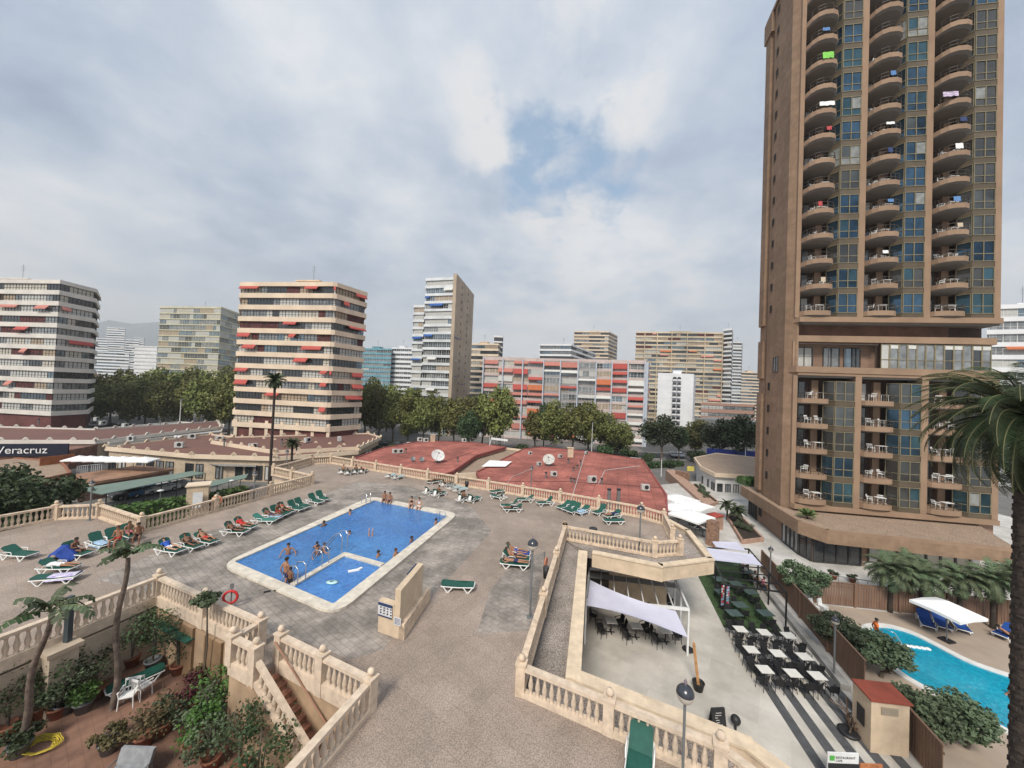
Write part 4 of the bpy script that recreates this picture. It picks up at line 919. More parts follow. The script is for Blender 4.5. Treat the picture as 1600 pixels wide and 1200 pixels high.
def hedge(label, a, c, w_, z, h, leaf=leaf_y, dens=260, ls=.22):
    rnd = random.Random(9); a = V3(a); c = V3(c); d = c - a; Lh = d.length; u = d.normalized(); s = Vector((-u.y, u.x, 0)); b = MB()
    b.beam(a + Vector((0, 0, z - a.z + h / 2)), c + Vector((0, 0, z - c.z + h / 2)), w_ * .85, h * .92, 1)
    for i in range(int(Lh * dens)):
        t = rnd.random() * Lh; k = rnd.random()
        if k < .5: q = a + u * t + s * rnd.uniform(-.5, .5) * w_; q.z = z + h + rnd.gauss(0, .05)
        else: q = a + u * t + s * (w_ / 2 * rnd.choice((-1, 1)) + rnd.gauss(0, .05)); q.z = z + rnd.random() * h
        x_ = Vector((rnd.gauss(0, 1), rnd.gauss(0, 1), rnd.gauss(0, 1))).normalized(); y_ = x_.cross(Vector((rnd.gauss(0, 1), rnd.gauss(0, 1), 1))).normalized(); ss = ls * rnd.uniform(.6, 1.3)
        b.quad(q - x_ * ss, q + y_ * ss * .6, q + x_ * ss, q - y_ * ss * .6)
    return tag(b.build('hedge', [leaf, leaf_b]), label, 'hedge')
hedge('clipped green hedge between the carport and the balustrade', P(165, 800, .9), P(296, 779, .9), 2.2, GS, 2.6, dens=180)
hedge('clipped hedge right of the beige kiosk', P(326, 776, .9), P(384, 763, .9), 2.0, GS, 2.6, dens=180)
hedge('long low hedge along the street right of the red roof', P(985, 733, GS), P(1065, 728, GS), 1.5, GS, 1.2, leaf_b, 60, .3)
hedge('dark hedge along the pavement before the red awning block', At(700, 690, 97), At(960, 690, 95), 2, GS, 1.6, leaf_b, 40, .35)
# dark magnolia at the left
mg = tree_proto(31, 7.4, 2, 5.2, 3.2, leaf_b, 34, 330, .42, .3, .38); p = At(22, 732, 34); mg.location = (p.x, p.y, GS); tag(mg, 'big dark glossy tree behind the deck at the far left'); mg['category'] = 'tree'; s_ = (p.z - GS) / 7.4; mg.scale = (.88, .88, s_)
mg2 = copy_tree(mg); p = At(-60, 735, 33); mg2.location = (p.x, p.y, GS); mg2.rotation_euler = (0, 0, 2); tag(mg2, 'dark glossy tree cut by the left edge of the picture')
for (u, v, Y, s, lb, zz) in [(1255, 876, 28, 1.0, 'leafy shrub beside the fence in front of the podium', 0), (1315, 962, 22.7, .9, 'olive green bush against the fence by the pool head', 0), (1378, 998, 20.9, .95, 'olive bush with bare stem leaning over the white pool rim', 0), (1450, 1078, 17.0, .85, 'low olive tree beside the shed, left half', 0), (1512, 1094, 16.8, .85, 'low olive tree spreading right toward the palm trunk', 0), (1350, 985, 22.0, .6, 'small olive bush between the two larger ones', 0)]:
    k = 0
    t = tree_proto(40 + int(u), 2.7, .7, 1.55 if u != 1255 else 1.5, 1.0, leaf_c, 26, 190, .17, .1, .36, 'bush'); t['category'] = 'bush'
    p = At(u, v, Y); t.location = (p.x, p.y, 0); t['label'] = lb; t.scale = (s * 1.15, s * 1.05, max(.5, p.z / 2.7))
# ---- palms
def frond(mb, L_, droop, w_, n, rnd, mi=0, up=.6, mr=1, lw=.035, vee=.35, stiff=False):
    pts = []; a = up; x = z = 0.0; st_ = L_ / n
    for i in range(n + 1):
        pts.append(Vector((x, 0, z))); x += st_ * cos(a); z += st_ * sin(a); a -= droop / n * (.5 + i / n)
    mb.tube(pts, [.02 * (1 - .8 * i / n) + .005 for i in range(n + 1)], 4, mr)
    for i in range(1, n + 1):
        f = i / n; ll = w_ * (sin(pi * min(1, f * .92 + .08)) ** .6) * rnd.uniform(.8, 1.1)
        d = (pts[i] - pts[i - 1]).normalized()
        for k in range(3):
            q = pts[i - 1].lerp(pts[i], k / 3)
            for s in (-1, 1):
                e = (Vector((0, s, 0)) + d * rnd.uniform(.45, .95) + Vector((0, 0, vee - (0 if stiff else .9 * f)))).normalized() * ll + Vector((0, 0, -.12 * ll))
                wv = d * lw; mid = q + e * .5 + Vector((0, 0, .04 * ll))
                mb.add([q - wv, q + wv, mid + wv, q + e, mid - wv], [(0, 1, 2, 3, 4)], mi)
def palm(name, label, loc, H, tr, nf, Lf, droop, w_, seed, skirt=0, lw=.035, n=12, lean=(0, 0), leaf=leaf_p, frs=4, upr=(-.5, 1.3), trunkr=None, th=None):
    rnd = random.Random(seed); root = thing(name, label, 'palm', loc); b = MB(); k = 14
    pts = [(lean[0] * (i / k) ** 1.5, lean[1] * (i / k) ** 1.5, H * i / k) for i in range(k + 1)]
    b.tube(pts, trunkr or [tr * (1.15 - .25 * i / k) * (1 + .05 * (i % 2)) for i in range(k + 1)], 9)
    if tr > .25:
        for i in range(int(H * 22)):
            zz = i / 22; a = i * 2.4; f = zz / H; r_ = tr * (1.12 - .25 * f)
            b.box((lean[0] * f ** 1.5 + cos(a) * r_, lean[1] * f ** 1.5 + sin(a) * r_, zz), (.07, .14, .10), a)
    b.build('trunk', palmbark, root, True)
    meshes = []
    for i in range(frs):
        b = MB(); frond(b, Lf * rnd.uniform(.92, 1.08), droop * rnd.uniform(.8, 1.25), w_, n, rnd, lw=lw)
        o = b.build('frond', [leaf, mat('palm_rachis', (.12, .12, .05), .7)], root, True); meshes.append(o.data); bpy.data.objects.remove(o)
    top = Vector((lean[0], lean[1], H))
    for i in range(nf):
        o = bpy.data.objects.new('frond', meshes[i % frs]); C.objects.link(o); o.parent = root
        f = i / nf; el_ = upr[0] + (upr[1] - upr[0]) * (f ** .8) + rnd.uniform(-.1, .1); azm = i * 2.39996 + rnd.uniform(-.2, .2)
        o.location = top + Vector((cos(azm) * tr * .5, sin(azm) * tr * .5, .1)); o.rotation_euler = (rnd.uniform(-.25, .25), -(el_ - .6), azm)
    return root
p = At(1606, 655, 11.2); palm('date_palm', 'large date palm cut by the right edge with a thick dark trunk', (p.x, p.y, 0), p.z, .26, 130, 2.95, 1.8, .42, 3, lw=.008, n=24, frs=7, upr=(-1.1, 1.35))
p = At(430, 594, 52); palm('washington_palm', 'tall thin fan palm in front of the middle cream block', (p.x, p.y, GS), p.z - GS, .17, 40, 1.7, 1.5, .5, 5, lw=.06, n=6, upr=(-1.2, 1.2))
p = At(457, 694, 50); palm('small_palm', 'small palm behind the far deck balustrade beside the tall thin one', (p.x, p.y, GS), p.z - GS, .15, 24, 1.3, 1.5, .4, 6, lw=.05, n=6)
for i, (u, v, lb) in enumerate([(1136, 790, 'small palm beside the plaza planter on the left'), (1151, 799, 'small palm beside the plaza planter on the right')]):
    p = P(u, v + 22, 0); palm('small_palm', lb, (p.x, p.y, 0), 1.7, .1, 22, 1.3, 1.6, .35, 50 + i, lw=.05, n=7)
p = P(1262, 812, 3.5); palm('yucca', 'spiky palm in the planter on the podium corner', (p.x + .2, p.y + .3, 3.4), .3, .1, 20, 1.0, 1.0, .3, 60, lw=.04, n=6, leaf=leaf_y, upr=(.2, 1.4))
for i, (u, v, Y, s, lb) in enumerate([(1392, 893, 27.5, 1.9, 'fan palm clump left of the white parasol behind the tower pool'), (1440, 902, 27, 1.9, 'fan palm clump directly behind the white parasol'), (1500, 905, 26.5, 1.8, 'fan palm clump right of the white parasol'), (1552, 908, 26, 1.9, 'fan palm clump beside the big date palm trunk'), (1420, 885, 28.5, 1.7, 'fan palm clump in front of the podium windows'), (1590, 905, 26, 1.6, 'fan palm clump hidden behind the date palm trunk')]):
    p = At(u, v, Y); palm('fan_palm', lb, (p.x, p.y, 0), max(.6, p.z), .13, 46, s * .95, 1.7, .55, 80 + i, lw=.03, n=9, leaf=leaf_c, upr=(-.9, 1.3))
# banana-like garden plants
def big_leaf(mb, L_, w_, droop, up, rnd, tears=True, n=10):
    pts = []; a = up; x = z = 0.0
    for i in range(n + 1): pts.append(Vector((x, 0, z))); x += L_ / n * cos(a); z += L_ / n * sin(a); a -= droop / n * (i / n + .4)
    mb.tube(pts, [.022 * (1 - .8 * i / n) for i in range(n + 1)], 4, 1)
    for i in range(2, n):
        for s in (-1, 1):
            wa, wb = [w_ * sin(pi * (j - 1.5) / (n - 1)) ** .5 if 0 < (j - 1.5) < n - 1 else .02 for j in (i, i + 1)]
            if tears: wa *= rnd.uniform(.6, 1.1); wb *= rnd.uniform(.6, 1.1)
            dz = -rnd.uniform(.15, .7) * w_; g_ = (pts[i + 1] - pts[i]) * (.06 if tears else 0)
            mb.quad(pts[i] + g_, pts[i + 1] - g_, pts[i + 1] - g_ + Vector((.15 * w_, s * wb, dz)), pts[i] + g_ + Vector((.15 * w_, s * wa, dz)), 0)
def strelitzia(label, base, top, nl, seed, L_=1.5, w_=.22, tr=.085):
    rnd = random.Random(seed); root = thing('banana_palm', label, 'palm', base); d = top - base; b = MB(); k = 12
    b.tube([d * (i / k) + Vector((.12 * sin(i * .7), 0, 0)) for i in range(k + 1)], [tr * (1.3 - .5 * i / k) * (1 + .08 * (i % 2)) for i in range(k + 1)], 7)
    b.build('trunk', mat('banana_trunk', (.17, .13, .105), .9, .3, 5), root, True)
    for i in range(nl):
        b = MB(); big_leaf(b, L_ * rnd.uniform(.75, 1.15), w_, rnd.uniform(1.2, 2.4), rnd.uniform(.4, 1.35), rnd)
        o = b.build('leaf', [leaf_b if i % 3 else leaf_c, mat('leaf_stalk', (.12, .16, .06), .6)], root, True); o.location = d; o.rotation_euler = (0, 0, i * 2 * pi / nl * 1.0 + rnd.uniform(-.3, .3))
    return root
t0 = At(196, 872, 14.0); strelitzia('tall torn leaved palm rising in front of the garden balustrade corner', At(178, 1060, 14.0).xy.to_3d() + Vector((0, 0, GD)), t0, 9, 1, 1.15)
t0 = At(78, 955, 12.2); strelitzia('leaning torn leaved palm beside the dark post at far left', At(30, 1110, 12.4).xy.to_3d() + Vector((0, 0, GD)), t0, 10, 2, 1.2, .24)
def plant(label, loc, h, r, leaf, seed, pot=True, stem=False, ls=.12, nl=12, per=90, cat='plant', name='potted_plant'):
    rnd = random.Random(seed); root = thing(name, label, cat, loc); z0 = 0
    if pot: b = MB(); b.lathe([(.01, 0), (.2, 0), (.28, .36), (.31, .36), (.31, .42), (.26, .42), (.25, .34), (.01, .34)], n=12); b.build('pot', terra if seed % 3 else mat('grey_pot', (.16, .17, .18), .7), root, True); z0 = .35
    b = MB()
    for i in range(4): b.tube([(0, 0, z0), (rnd.uniform(-.1, .1), rnd.uniform(-.1, .1), z0 + h * .3), (rnd.uniform(-.4, .4) * r, rnd.uniform(-.4, .4) * r, h * .8)], [.035, .025, .012], 5)
    b.build('stem', bark, root, True)
    b = MB(); zc_ = h * (.62 if not stem else .9); crown(b, Vector((0, 0, zc_)), r, h * (.34 if not stem else .12), max(8, nl - 5), int(per * .7), ls * .85, rnd, .5, .3); b.build('foliage', leaf, root, True)
    return root
garden = [(12, 1150, 2.3, 1.3, leaf_b, 'large pot plant at the left edge under the banana palm'), (62, 1120, 2.2, 1.1, leaf_b, 'leafy pot plant against the pale garden wall, leftmost but one'), (100, 1115, 1.9, .9, leaf_c, 'grey green pot plant by the pale garden wall'), (150, 1090, 2.0, .95, leaf_b, 'dark pot plant behind the white chairs on the left'),
          (205, 1040, 2.6, 1.1, leaf_c, 'climbing shrub against the wall behind the garden loungers'), (238, 1045, 2.9, 1.2, leaf_b, 'tall dark shrub in the garden corner'), (278, 1052, 2.5, 1.0, leaf_b, 'dark shrub right of the garden corner by the door'), (312, 1080, 1.1, .5, leaf_r, 'small reddish pot plant at the foot of the peach wall'),
          (338, 1125, 2.3, 1.1, leaf_y, 'bright green drooping tree by the stair wall'), (322, 1150, 2.0, .75, leaf_c, 'slender grey green tree in the middle of the garden front'), (372, 1215, 2.6, 1.0, leaf_b, 'dark shrub below the sloping stair rail'), (405, 1255, 2.4, 1.0, leaf_b, 'dark shrub at the foot of the brick steps'),
          (225, 1165, 1.5, 1.25, leaf_r, 'broad reddish green bush in the middle of the garden'), (255, 1145, 1.2, .7, leaf_c, 'rounded bush right of the reddish one'), (170, 1175, .9, .55, leaf_r, 'low brownish plant left of the grey swing seat'), (300, 1180, 1.6, .8, leaf_y, 'yellow green shrub at the bottom by the white topped rail'),
          (300, 1110, 1.5, .6, mat('dark_red_leaf', (.10, .025, .03), .7, .3, 2), 'dark red leaved pot plant beside the bright green one'), (30, 1180, 1.0, .6, leaf_b, 'pot plant at the bottom left corner'), (330, 1200, 1.7, .9, leaf_c, 'grey green bush at the bottom edge right of the garden'), (90, 1120, 1.2, .6, leaf_b, 'small dark pot plant near the yellow hose'), (130, 1112, 1.0, .5, leaf_y, 'small bright pot plant near the yellow hose')]
for i, (u, v, h_, r_, lf, lb) in enumerate(garden):
    p = P(u, v, GD); plant(lb, (p.x, p.y, GD), h_, r_, lf, i + 1, True, nl=16, per=110)
p = P(315, 1085, GD); tp_ = At(324, 935, p.y - .1); t = thing('slender_tree', 'thin stemmed young tree with a leafy tuft level with the balustrade', 'tree', p); b = MB(); d = tp_ - p; b.tube([(0, 0, 0), d * .5 + Vector((.1, 0, 0)), d], [.04, .035, .03], 6); b.build('trunk', bark, t, True)
b = MB(); crown(b, d, .55, .3, 10, 70, .2, random.Random(3), .5, .2); b.build('crown', leaf_c, t, True)
# ---------------------------------------------------------------- low buildings beyond the deck
def low(name, label, top, zt, h, wallm_, roofm, par=.35, parm=None, scal=False, group=None, glaz=None, cat='building', scs=3.0):
    pts = [P(u, v, zt) for u, v in top]; root = thing(name, label, cat, Vector((pts[0].x, pts[0].y, zt - h)), 0, group)
    b = MB(); cen = sum(pts, Vector()) / len(pts)
    ins = [p + (cen - p).normalized() * .5 for p in pts]
    b.prism([p[:2] for p in ins], zt - h, zt - .36); b.build('wall', wallm_, root)
    b = MB(); b.prism([p[:2] for p in pts], zt - .355, zt); b.build('roof', roofm, root)
    if par:
        b = MB(); k = len(pts)
        for i in range(k):
            a, c = pts[i], pts[(i + 1) % k]; d = (c - a); Ln = d.length; d = d.normalized(); s = Vector((-d.y, d.x, 0)) * .12
            b.obox(a - s + Vector((0, 0, -.45)) , d * Ln, s * 2, (0, 0, par + .45))
            if scal:
                n = max(1, int(Ln / scs))
                for q in range(n + 1):
                    o = a + d * (Ln * q / n)
                    for w_, hh in ((.9, .18), (.6, .36), (.3, .5)): b.obox(o - d * w_ / 2 - s * 1.02 + Vector((0, 0, par)), d * w_, s * 2.04, (0, 0, hh))
        b.build('parapet', parm or cream, root)
    if glaz:
        for (i, n, hh, z_) in glaz:
            a, c = ins[i], ins[(i + 1) % len(ins)]; d = c - a; d.z = 0
            if d.cross(Vector((0, 0, 1))).dot(Vector((a.x, a.y, 0))) > 0: a, c = c, a; d = -d
            Lq = d.length / n; d = d.normalized(); nn_ = Vector((d.y, -d.x, 0))
            for q in range(n):
                if rt.random() < .25: continue
                b = MB(); window(b, Vector((a.x, a.y, zt - h + z_)) + d * (q * Lq + .2) + nn_ * .05, d, nn_, Lq - .4, hh, rt.choice((1, 1, 2, 3)), 2, .08); b.build('window', [frame_d] + panes, root)
    return root
rR = low('restaurant', 'low restaurant under the right part of the red roof', [(745, 738), (818, 702), (845, 699), (918, 706), (1004, 719), (1041, 774), (1042, 800), (960, 830), (760, 800), (700, 760), (752, 752)], 2.7, 4.2, cream, redroof, .15, mat('red_edge', (.28, .075, .065), .8))
rL = low('restaurant', 'low restaurant under the left part of the red roof', [(555, 716), (600, 700), (660, 689), (740, 692), (790, 699), (744, 712), (706, 738), (670, 748), (560, 730)], 2.7, 4.2, cream, redroof, .15, MATS['red_edge'])
def rooftop(label, u, v, kind, z=2.7, s=1.0, rz=.2):
    p = P(u, v, z)
    if kind == 'ac':
        t = thing('air_conditioner', label, 'air conditioner', p, rz, 'air conditioners on the roofs'); b = MB(); b.box((0, 0, .12), (.9 * s, .4 * s, .65 * s)); b.build('casing', mat('ac_casing', (.5, .5, .48), .6), t, True)
        b = MB(); b.tube([(.12, -.2 * s, .45 * s), (.12, -.215 * s, .45 * s)], .24 * s, 12); b.build('fan_grille', darkm, t, True); b = MB(); b.box((-.3, 0, 0), (.06, .4, .12)); b.box((.3, 0, 0), (.06, .4, .12)); b.build('bracket', darkm, t, True)
    elif kind == 'vent':
        t = thing('roof_vent', label, 'vent', p, rz, 'vents on the roofs'); b = MB(); b.tube([(0, 0, 0), (0, 0, .9 * s)], .13, 8); b.build('pipe', greym, t, True); b = MB(); b.lathe([(.22, .85 * s), (.22, .95 * s), (.02, 1.1 * s)], n=8); b.build('cowl', darkm, t, True)
    elif kind == 'chimney':
        t = thing('chimney', label, 'chimney', p, rz); b = MB(); b.box((0, 0, 0), (.9 * s, .7 * s, 1.5 * s)); b.build('shaft', cream, t, True); b = MB(); b.box((0, 0, 1.5 * s), (1.1 * s, .9 * s, .12)); b.build('cap', cream, t, True)
    return t
for i, (u, v, k, s) in enumerate([(656, 690, 'ac', 1.3), (665, 691, 'ac', 1.3), (676, 690, 'chimney', 1.0), (725, 691, 'ac', 1.2), (617, 709, 'ac', 1.2), (625, 709, 'ac', 1.2), (634, 709, 'vent', 1), (715, 722, 'vent', .8), (875, 716, 'ac', 1.0), (891, 714, 'chimney', 1.2), (888, 724, 'vent', .8), (907, 728, 'vent', 1.0), (865, 745, 'ac', 1.1), (853, 747, 'vent', .9), (897, 755, 'vent', .7), (892, 753, 'vent', .6), (925, 755, 'ac', 1.4), (940, 757, 'vent', .9), (1008, 767, 'ac', 1.2), (842, 728, 'ac', .9), (916, 710, 'ac', .9), (828, 711, 'ac', .9), (902, 733, 'vent', .7), (896, 736, 'vent', .6)]):
    rooftop('%s on the red roof, %s' % ({'ac': 'grey air conditioner', 'vent': 'small dark vent', 'chimney': 'square beige chimney'}[k], {656: 'left of a pair at the far left edge', 665: 'right of a pair at the far left edge', 676: 'at the far edge of the left part', 725: 'beside the white railings', 617: 'left of a pair near the cream block', 625: 'right of a pair near the cream block', 634: 'near the cream block pair', 715: 'right of the large dish', 875: 'just right of the rear dish', 891: 'at the far edge of the right part', 888: 'in front of the beige chimney', 907: 'back centre, taller', 865: 'centre left', 853: 'centre left, darker', 897: 'centre, right of two', 892: 'centre, left of two', 925: 'centre front, largest', 940: 'right of the largest air conditioner', 1008: 'near the right corner', 842: 'left of the rear dish', 916: 'far edge, right of the chimney', 828: 'far left corner of the right part', 902: 'middle, behind two small ones', 896: 'middle, behind and left'}[u]), u, v, k, s=s, rz=.3 * (i % 3))
def dish(label, u, v, z, r, az_, m=offw):
    p = P(u, v, z); t = thing('satellite_dish', label, 'satellite dish', p, az_, 'satellite dishes on the red roof'); b = MB(); k = 18
    d = Vector((0, -cos(.75), sin(.75))); s_ = Vector((1, 0, 0)); w_ = d.cross(s_); c0_ = Vector((0, 0, r * 1.15)); rows = [(c0_ - d * .0, 0)]
    vs = [c0_ - d * r * .28]; 
    for j in range(1, 5):
        rr_ = r * j / 4
        for i in range(k): a = 2 * pi * i / k; vs.append(c0_ - d * r * .28 * (1 - (j / 4) ** 2) + (s_ * cos(a) + w_ * sin(a)) * rr_)
    fs = [(0, 1 + i, 1 + (i + 1) % k) for i in range(k)] + [(1 + (j - 1) * k + i, 1 + j * k + i, 1 + j * k + (i + 1) % k, 1 + (j - 1) * k + (i + 1) % k) for j in range(1, 4) for i in range(k)]
    b.add(vs, fs, 0, True); b.add([x - d * .03 for x in vs], [tuple(reversed(f)) for f in fs], 0, True); b.build('reflector', m, t, True)
    b = MB(); b.tube([(0, .3 * r, 0), c0_ - d * r * .28], .05 * r + .02, 6); b.box((0, .3 * r, 0), (.7 * r, .7 * r, .15)); b.build('mount', greym, t, True)
    b = MB(); f_ = c0_ + d * r * .55
    for i in range(3): a = 2 * pi * i / 3; b.tube([c0_ + (s_ * cos(a) + w_ * sin(a)) * r * .97, f_], .015 * r + .008, 4)
    b.build('feed_arm', greym, t, True); b = MB(); b.ball(f_, .09 * r + .03, 6); b.build('receiver', darkm, t, True)
dish('largest white satellite dish on the left part of the red roof', 684, 723, 2.7, 1.15, .5)
dish('white satellite dish on the right part of the red roof', 857, 728, 2.7, 1.05, -.2, mat('dish_grey', (.55, .54, .50), .6))
dish('small mesh dish left of the largest dish', 659, 722, 2.7, .45, .3, greym); dish('small mesh dish just beside the largest dish', 645, 721, 2.7, .42, .3, greym)
# pipes and cables over the red roofs
for i, (l_, lb) in enumerate([([(760, 800), (800, 745), (842, 728)], 'white cable snaking to the rear dish'), ([(890, 790), (900, 757), (915, 706)], 'long pale pipe across the middle of the right red roof'), ([(752, 752), (880, 752), (1036, 762)], 'thin dark cable across the right red roof'), ([(620, 712), (684, 723), (740, 706)], 'thin cable across the left red roof'), ([(935, 756), (945, 735), (1000, 728)], 'pale conduit behind the largest air conditioner')]):
    b = MB(); b.tube([P(u, v, 2.76) + Vector((0, 0, .0)) for u, v in l_], .045 if i in (1, 4) else .025, 4); tag(b.build('roof_cable', offw if i in (0, 1, 4) else darkm), lb, 'cable')
b = MB()
for i in range(3): q = P(772 + i * 8, 693 + i * .7, 2.7); b.tube([q, q + Vector((0, 0, 1.5))], .06, 4)
b.beam(P(768, 693, 2.7) + Vector((0, 0, 1.2)), P(793, 696, 2.7) + Vector((0, 0, 1.2)), .08, .5, 0); b.beam(P(765, 697, 2.7), P(768, 692, 2.7) + Vector((0, 0, 1.5)), .08, .08)
tag(b.build('roof_sign_frame', whitem), 'white steel frame standing on the red roof edge', 'frame')
for (x0, lb) in ((951, 'left'), (966, 'right')):
    p = P(x0, 792, 3.0); t = thing('flue_pipe', '%s one of two grey flue pipes rising behind the deck balustrade' % lb, 'flue', p, 0, 'flue pipes'); b = MB(); b.tube([(0, 0, -.5), (0, 0, 1.9)], .2, 10); b.build('pipe', greym, t, True); b = MB(); b.tube([(0, 0, 1.9), (0, 0, 2.05)], .24, 10); b.build('cap', darkm, t, True)
p = P(924, 893, .8); t = thing('flue_pipe', 'thick grey flue pipe beside the ramp parapet and the glass roof', 'flue', P(925, 880, 3), 0); b = MB(); zt_ = At(926, 825, P(925, 880, 3).y).z; b.tube([(0, 0, -.4), (0, 0, zt_ - 3 - .15)], .27, 12); b.build('pipe', greym, t, True); b = MB(); b.tube([(0, 0, zt_ - 3.15), (0, 0, zt_ - 3)], .30, 12); b.build('cap', darkm, t, True)
# small white shade in the courtyard between roofs
low('courtyard_roof', 'lower pale roof with cream edges between the two red roofs', [(706, 744), (748, 712), (792, 702), (815, 705), (750, 742)], 1.9, 3.4, cream, tanroof, .4, beige)
b = MB(); b.quad(P(752, 729, 3.0), P(790, 729, 2.9), P(800, 721, 3.0), P(765, 719, 3.1)); b.quad(P(765, 719, 3.08), P(800, 721, 2.98), P(790, 729, 2.88), P(752, 729, 2.98)); tag(b.build('courtyard_sail', canvas), 'white shade sail in the courtyard between the red roofs', 'shade sail')
# left side
ms = mat('pale_building', (.50, .40, .29), .85)
low('shop_building', 'low shop building with a scalloped cream parapet and brown roof left of the cream block', [(165, 700), (330, 680), (430, 690), (560, 700), (560, 706), (430, 716), (300, 712)], 2.6, 4.1, ms, brroof, .25, beige, True, glaz=[(6, 9, 2.4, .3), (5, 8, 2.4, .3), (4, 6, 2.4, .3)])
low('shop_building', 'low shop building around the foot of the middle cream block', [(430, 706), (560, 700), (595, 684), (575, 678), (365, 684), (330, 690)], 3.0, 4.5, ms, brroof, .25, beige, True, glaz=[(0, 8, 2.4, .4), (1, 3, 2.4, .4)])
low('shop_building', 'long low shop building with scalloped parapet behind the veracruz sign', [(-60, 668), (0, 668), (150, 672), (340, 659), (345, 668), (150, 690), (-80, 690)], 2.6, 4.1, MATS['pale_building'], brroof, .3, greyw, True, glaz=[(5, 14, 2.4, .4)])
low('shop_building', 'low building of grey panels behind the long one on the left', [(140, 672), (280, 660), (350, 664), (345, 676), (170, 694)], 2.0, 3.5, mat('grey_metal_wall', (.45, .46, .47), .5), mat('silver_roof', (.42, .44, .46), .5), .3, greyw)
sg = thing('restaurant', 'restaurant building with a dark sign fascia at far left', 'building', P(0, 712, 1.6)); a, c = P(-80, 710, 1.4), P(108, 708, 1.4)
bk = MB(); d = (c - a).normalized(); n_ = Vector((-d.y, d.x, 0)); bk.obox((a.x, a.y, GS), c - a, n_ * 8, (0, 0, 3.4)); bk.build('wall', mat('brown_shopfront', (.22, .12, .09), .8, .2, 1), sg)
bk = MB(); bk.obox(Vector((a.x, a.y, 1.0)) - n_ * .3, (c - a), n_ * .25, (0, 0, 2.1)); fa = bk.build('fascia', mat('navy_fascia', (.012, .016, .035), .4), sg)
def text(body, parent, o, xdir, updir, size, m, name='lettering', ext=.01):
    cu = bpy.data.curves.new(name, 'FONT'); cu.body = body; cu.size = size; cu.extrude = ext
    ob = bpy.data.objects.new(name, cu); C.objects.link(ob); bpy.context.view_layer.update()
    me = bpy.data.meshes.new_from_object(ob.evaluated_get(bpy.context.evaluated_depsgraph_get())); bpy.data.objects.remove(ob)
    me.materials.clear(); me.materials.append(m); q = bpy.data.objects.new(name, me); C.objects.link(q)
    xd = Vector(xdir).normalized(); ud = Vector(updir).normalized(); zd = xd.cross(ud)
    M = Matrix((xd, ud, zd)).transposed().to_4x4(); M.translation = V3(o)
    q.matrix_world = M
    if parent:
        off = Vector(); r = parent
        while r is not None: off += r.location; r = r.parent
        q.parent = parent; M.translation = V3(o) - off; q.matrix_basis = M
    return q
wt = mat('white_lettering', (.8, .8, .8), .5)
text('Veracruz', fa, Vector(((a + (c - a) * .39).x, (a + (c - a) * .39).y, 1.5)) - n_ * .42, d, (0, 0, 1), 1.75, wt)
low('shop_building', 'brown shed roofs in front of the dark sign at far left', [(-60, 725), (20, 716), (95, 722), (110, 740), (20, 760), (-80, 770)], .6, 2.1, mat('brown_shopfront2', (.30, .17, .11), .8), tanroof, .2, mat('rust_edge', (.30, .13, .08), .8))
b = MB(); b.beam(P(62, 722, 1.2), P(116, 716, 1.2), .15, 1.5); tag(b.build('screen_wall', mat('rust_orange', (.34, .12, .05), .8, .2, 1)), 'rust orange screen wall left of the white parasols', 'screen')
low('long_shed', 'long shed with a rusty brown roof behind the green carport', [(117, 757), (115, 741), (215, 727), (272, 732), (200, 745)], 1.0, 2.5, MATS['brown_shopfront'], mat('rusty_roof', (.33, .19, .12), .85, .25, .6), 0)
cp = thing('carport', 'long carport with a faded green roof over parked cars', 'carport', P(120, 780, .9)); b = MB()
q = [P(118, 764, 1.0), P(300, 736, 1.0), P(321, 739, 1.0), P(160, 772, 1.0)]; grn = mat('faded_green_sheet', (.16, .22, .185), .6, .1, .5)
b.prism([x[:2] for x in q], .9, 1.0); b.build('roof', grn, cp)
for i in range(7):
    b = MB(); x_ = q[3].lerp(q[2], i / 6.2 + .01); b.tube([(x_.x, x_.y + .3, GS), (x_.x, x_.y + .3, .9)], .06, 6); b.build('post', darkm, cp)
b = MB(); b.prism([P(305, 757, .6)[:2], P(388, 740, .6)[:2], P(384, 747, .6)[:2], P(320, 762, .6)[:2]], .5, .6)
for i in range(4): x_ = P(322 + i * 18, 758 - i * 3.6, .6); b.tube([(x_.x, x_.y, GS), (x_.x, x_.y, .5)], .05, 5)
tag(b.build('carport', grn), 'small green carport roof right of the kiosk', 'carport')
b = MB(); b.prism([x[:2] for x in Pz([(313, 722), (355, 713), (402, 717), (400, 728), (345, 727)], 1.3)], 1.15, 1.3)
for u, v in ((318, 723), (345, 727), (398, 727), (360, 716)): x_ = P(u, v, 1.3); b.tube([(x_.x, x_.y + .2, GS), (x_.x, x_.y + .2, 1.15)], .07, 5)
tag(b.build('canopy', mat('grey_canopy', (.30, .29, .27), .8)), 'grey flat canopy in front of the scalloped shop building', 'canopy')
for i, (u, v, k, zz_) in enumerate([(205, 690, 'ac', 2.6), (280, 700, 'ac', 2.6), (300, 686, 'ac', 2.6), (342, 690, 'ac', 2.6), (350, 698, 'vent', 2.6), (395, 702, 'ac', 2.6), (440, 698, 'vent', 3.0), (480, 692, 'ac', 3.0), (160, 664, 'ac', 2.0), (195, 668, 'ac', 2.0), (150, 658, 'ac', 2.6), (530, 690, 'ac', 3.0), (60, 664, 'vent', 2.6), (250, 664, 'vent', 2.0)]):
    rooftop('%s on the brown flat roofs, %s from the left' % ({'ac': 'pale air conditioner', 'vent': 'small vent'}[k], ORD[sorted([205, 280, 300, 342, 350, 395, 440, 480, 160, 195, 150, 530, 60, 250]).index(u)]), u, v, k, z=zz_, s=1.5, rz=.2 * i)
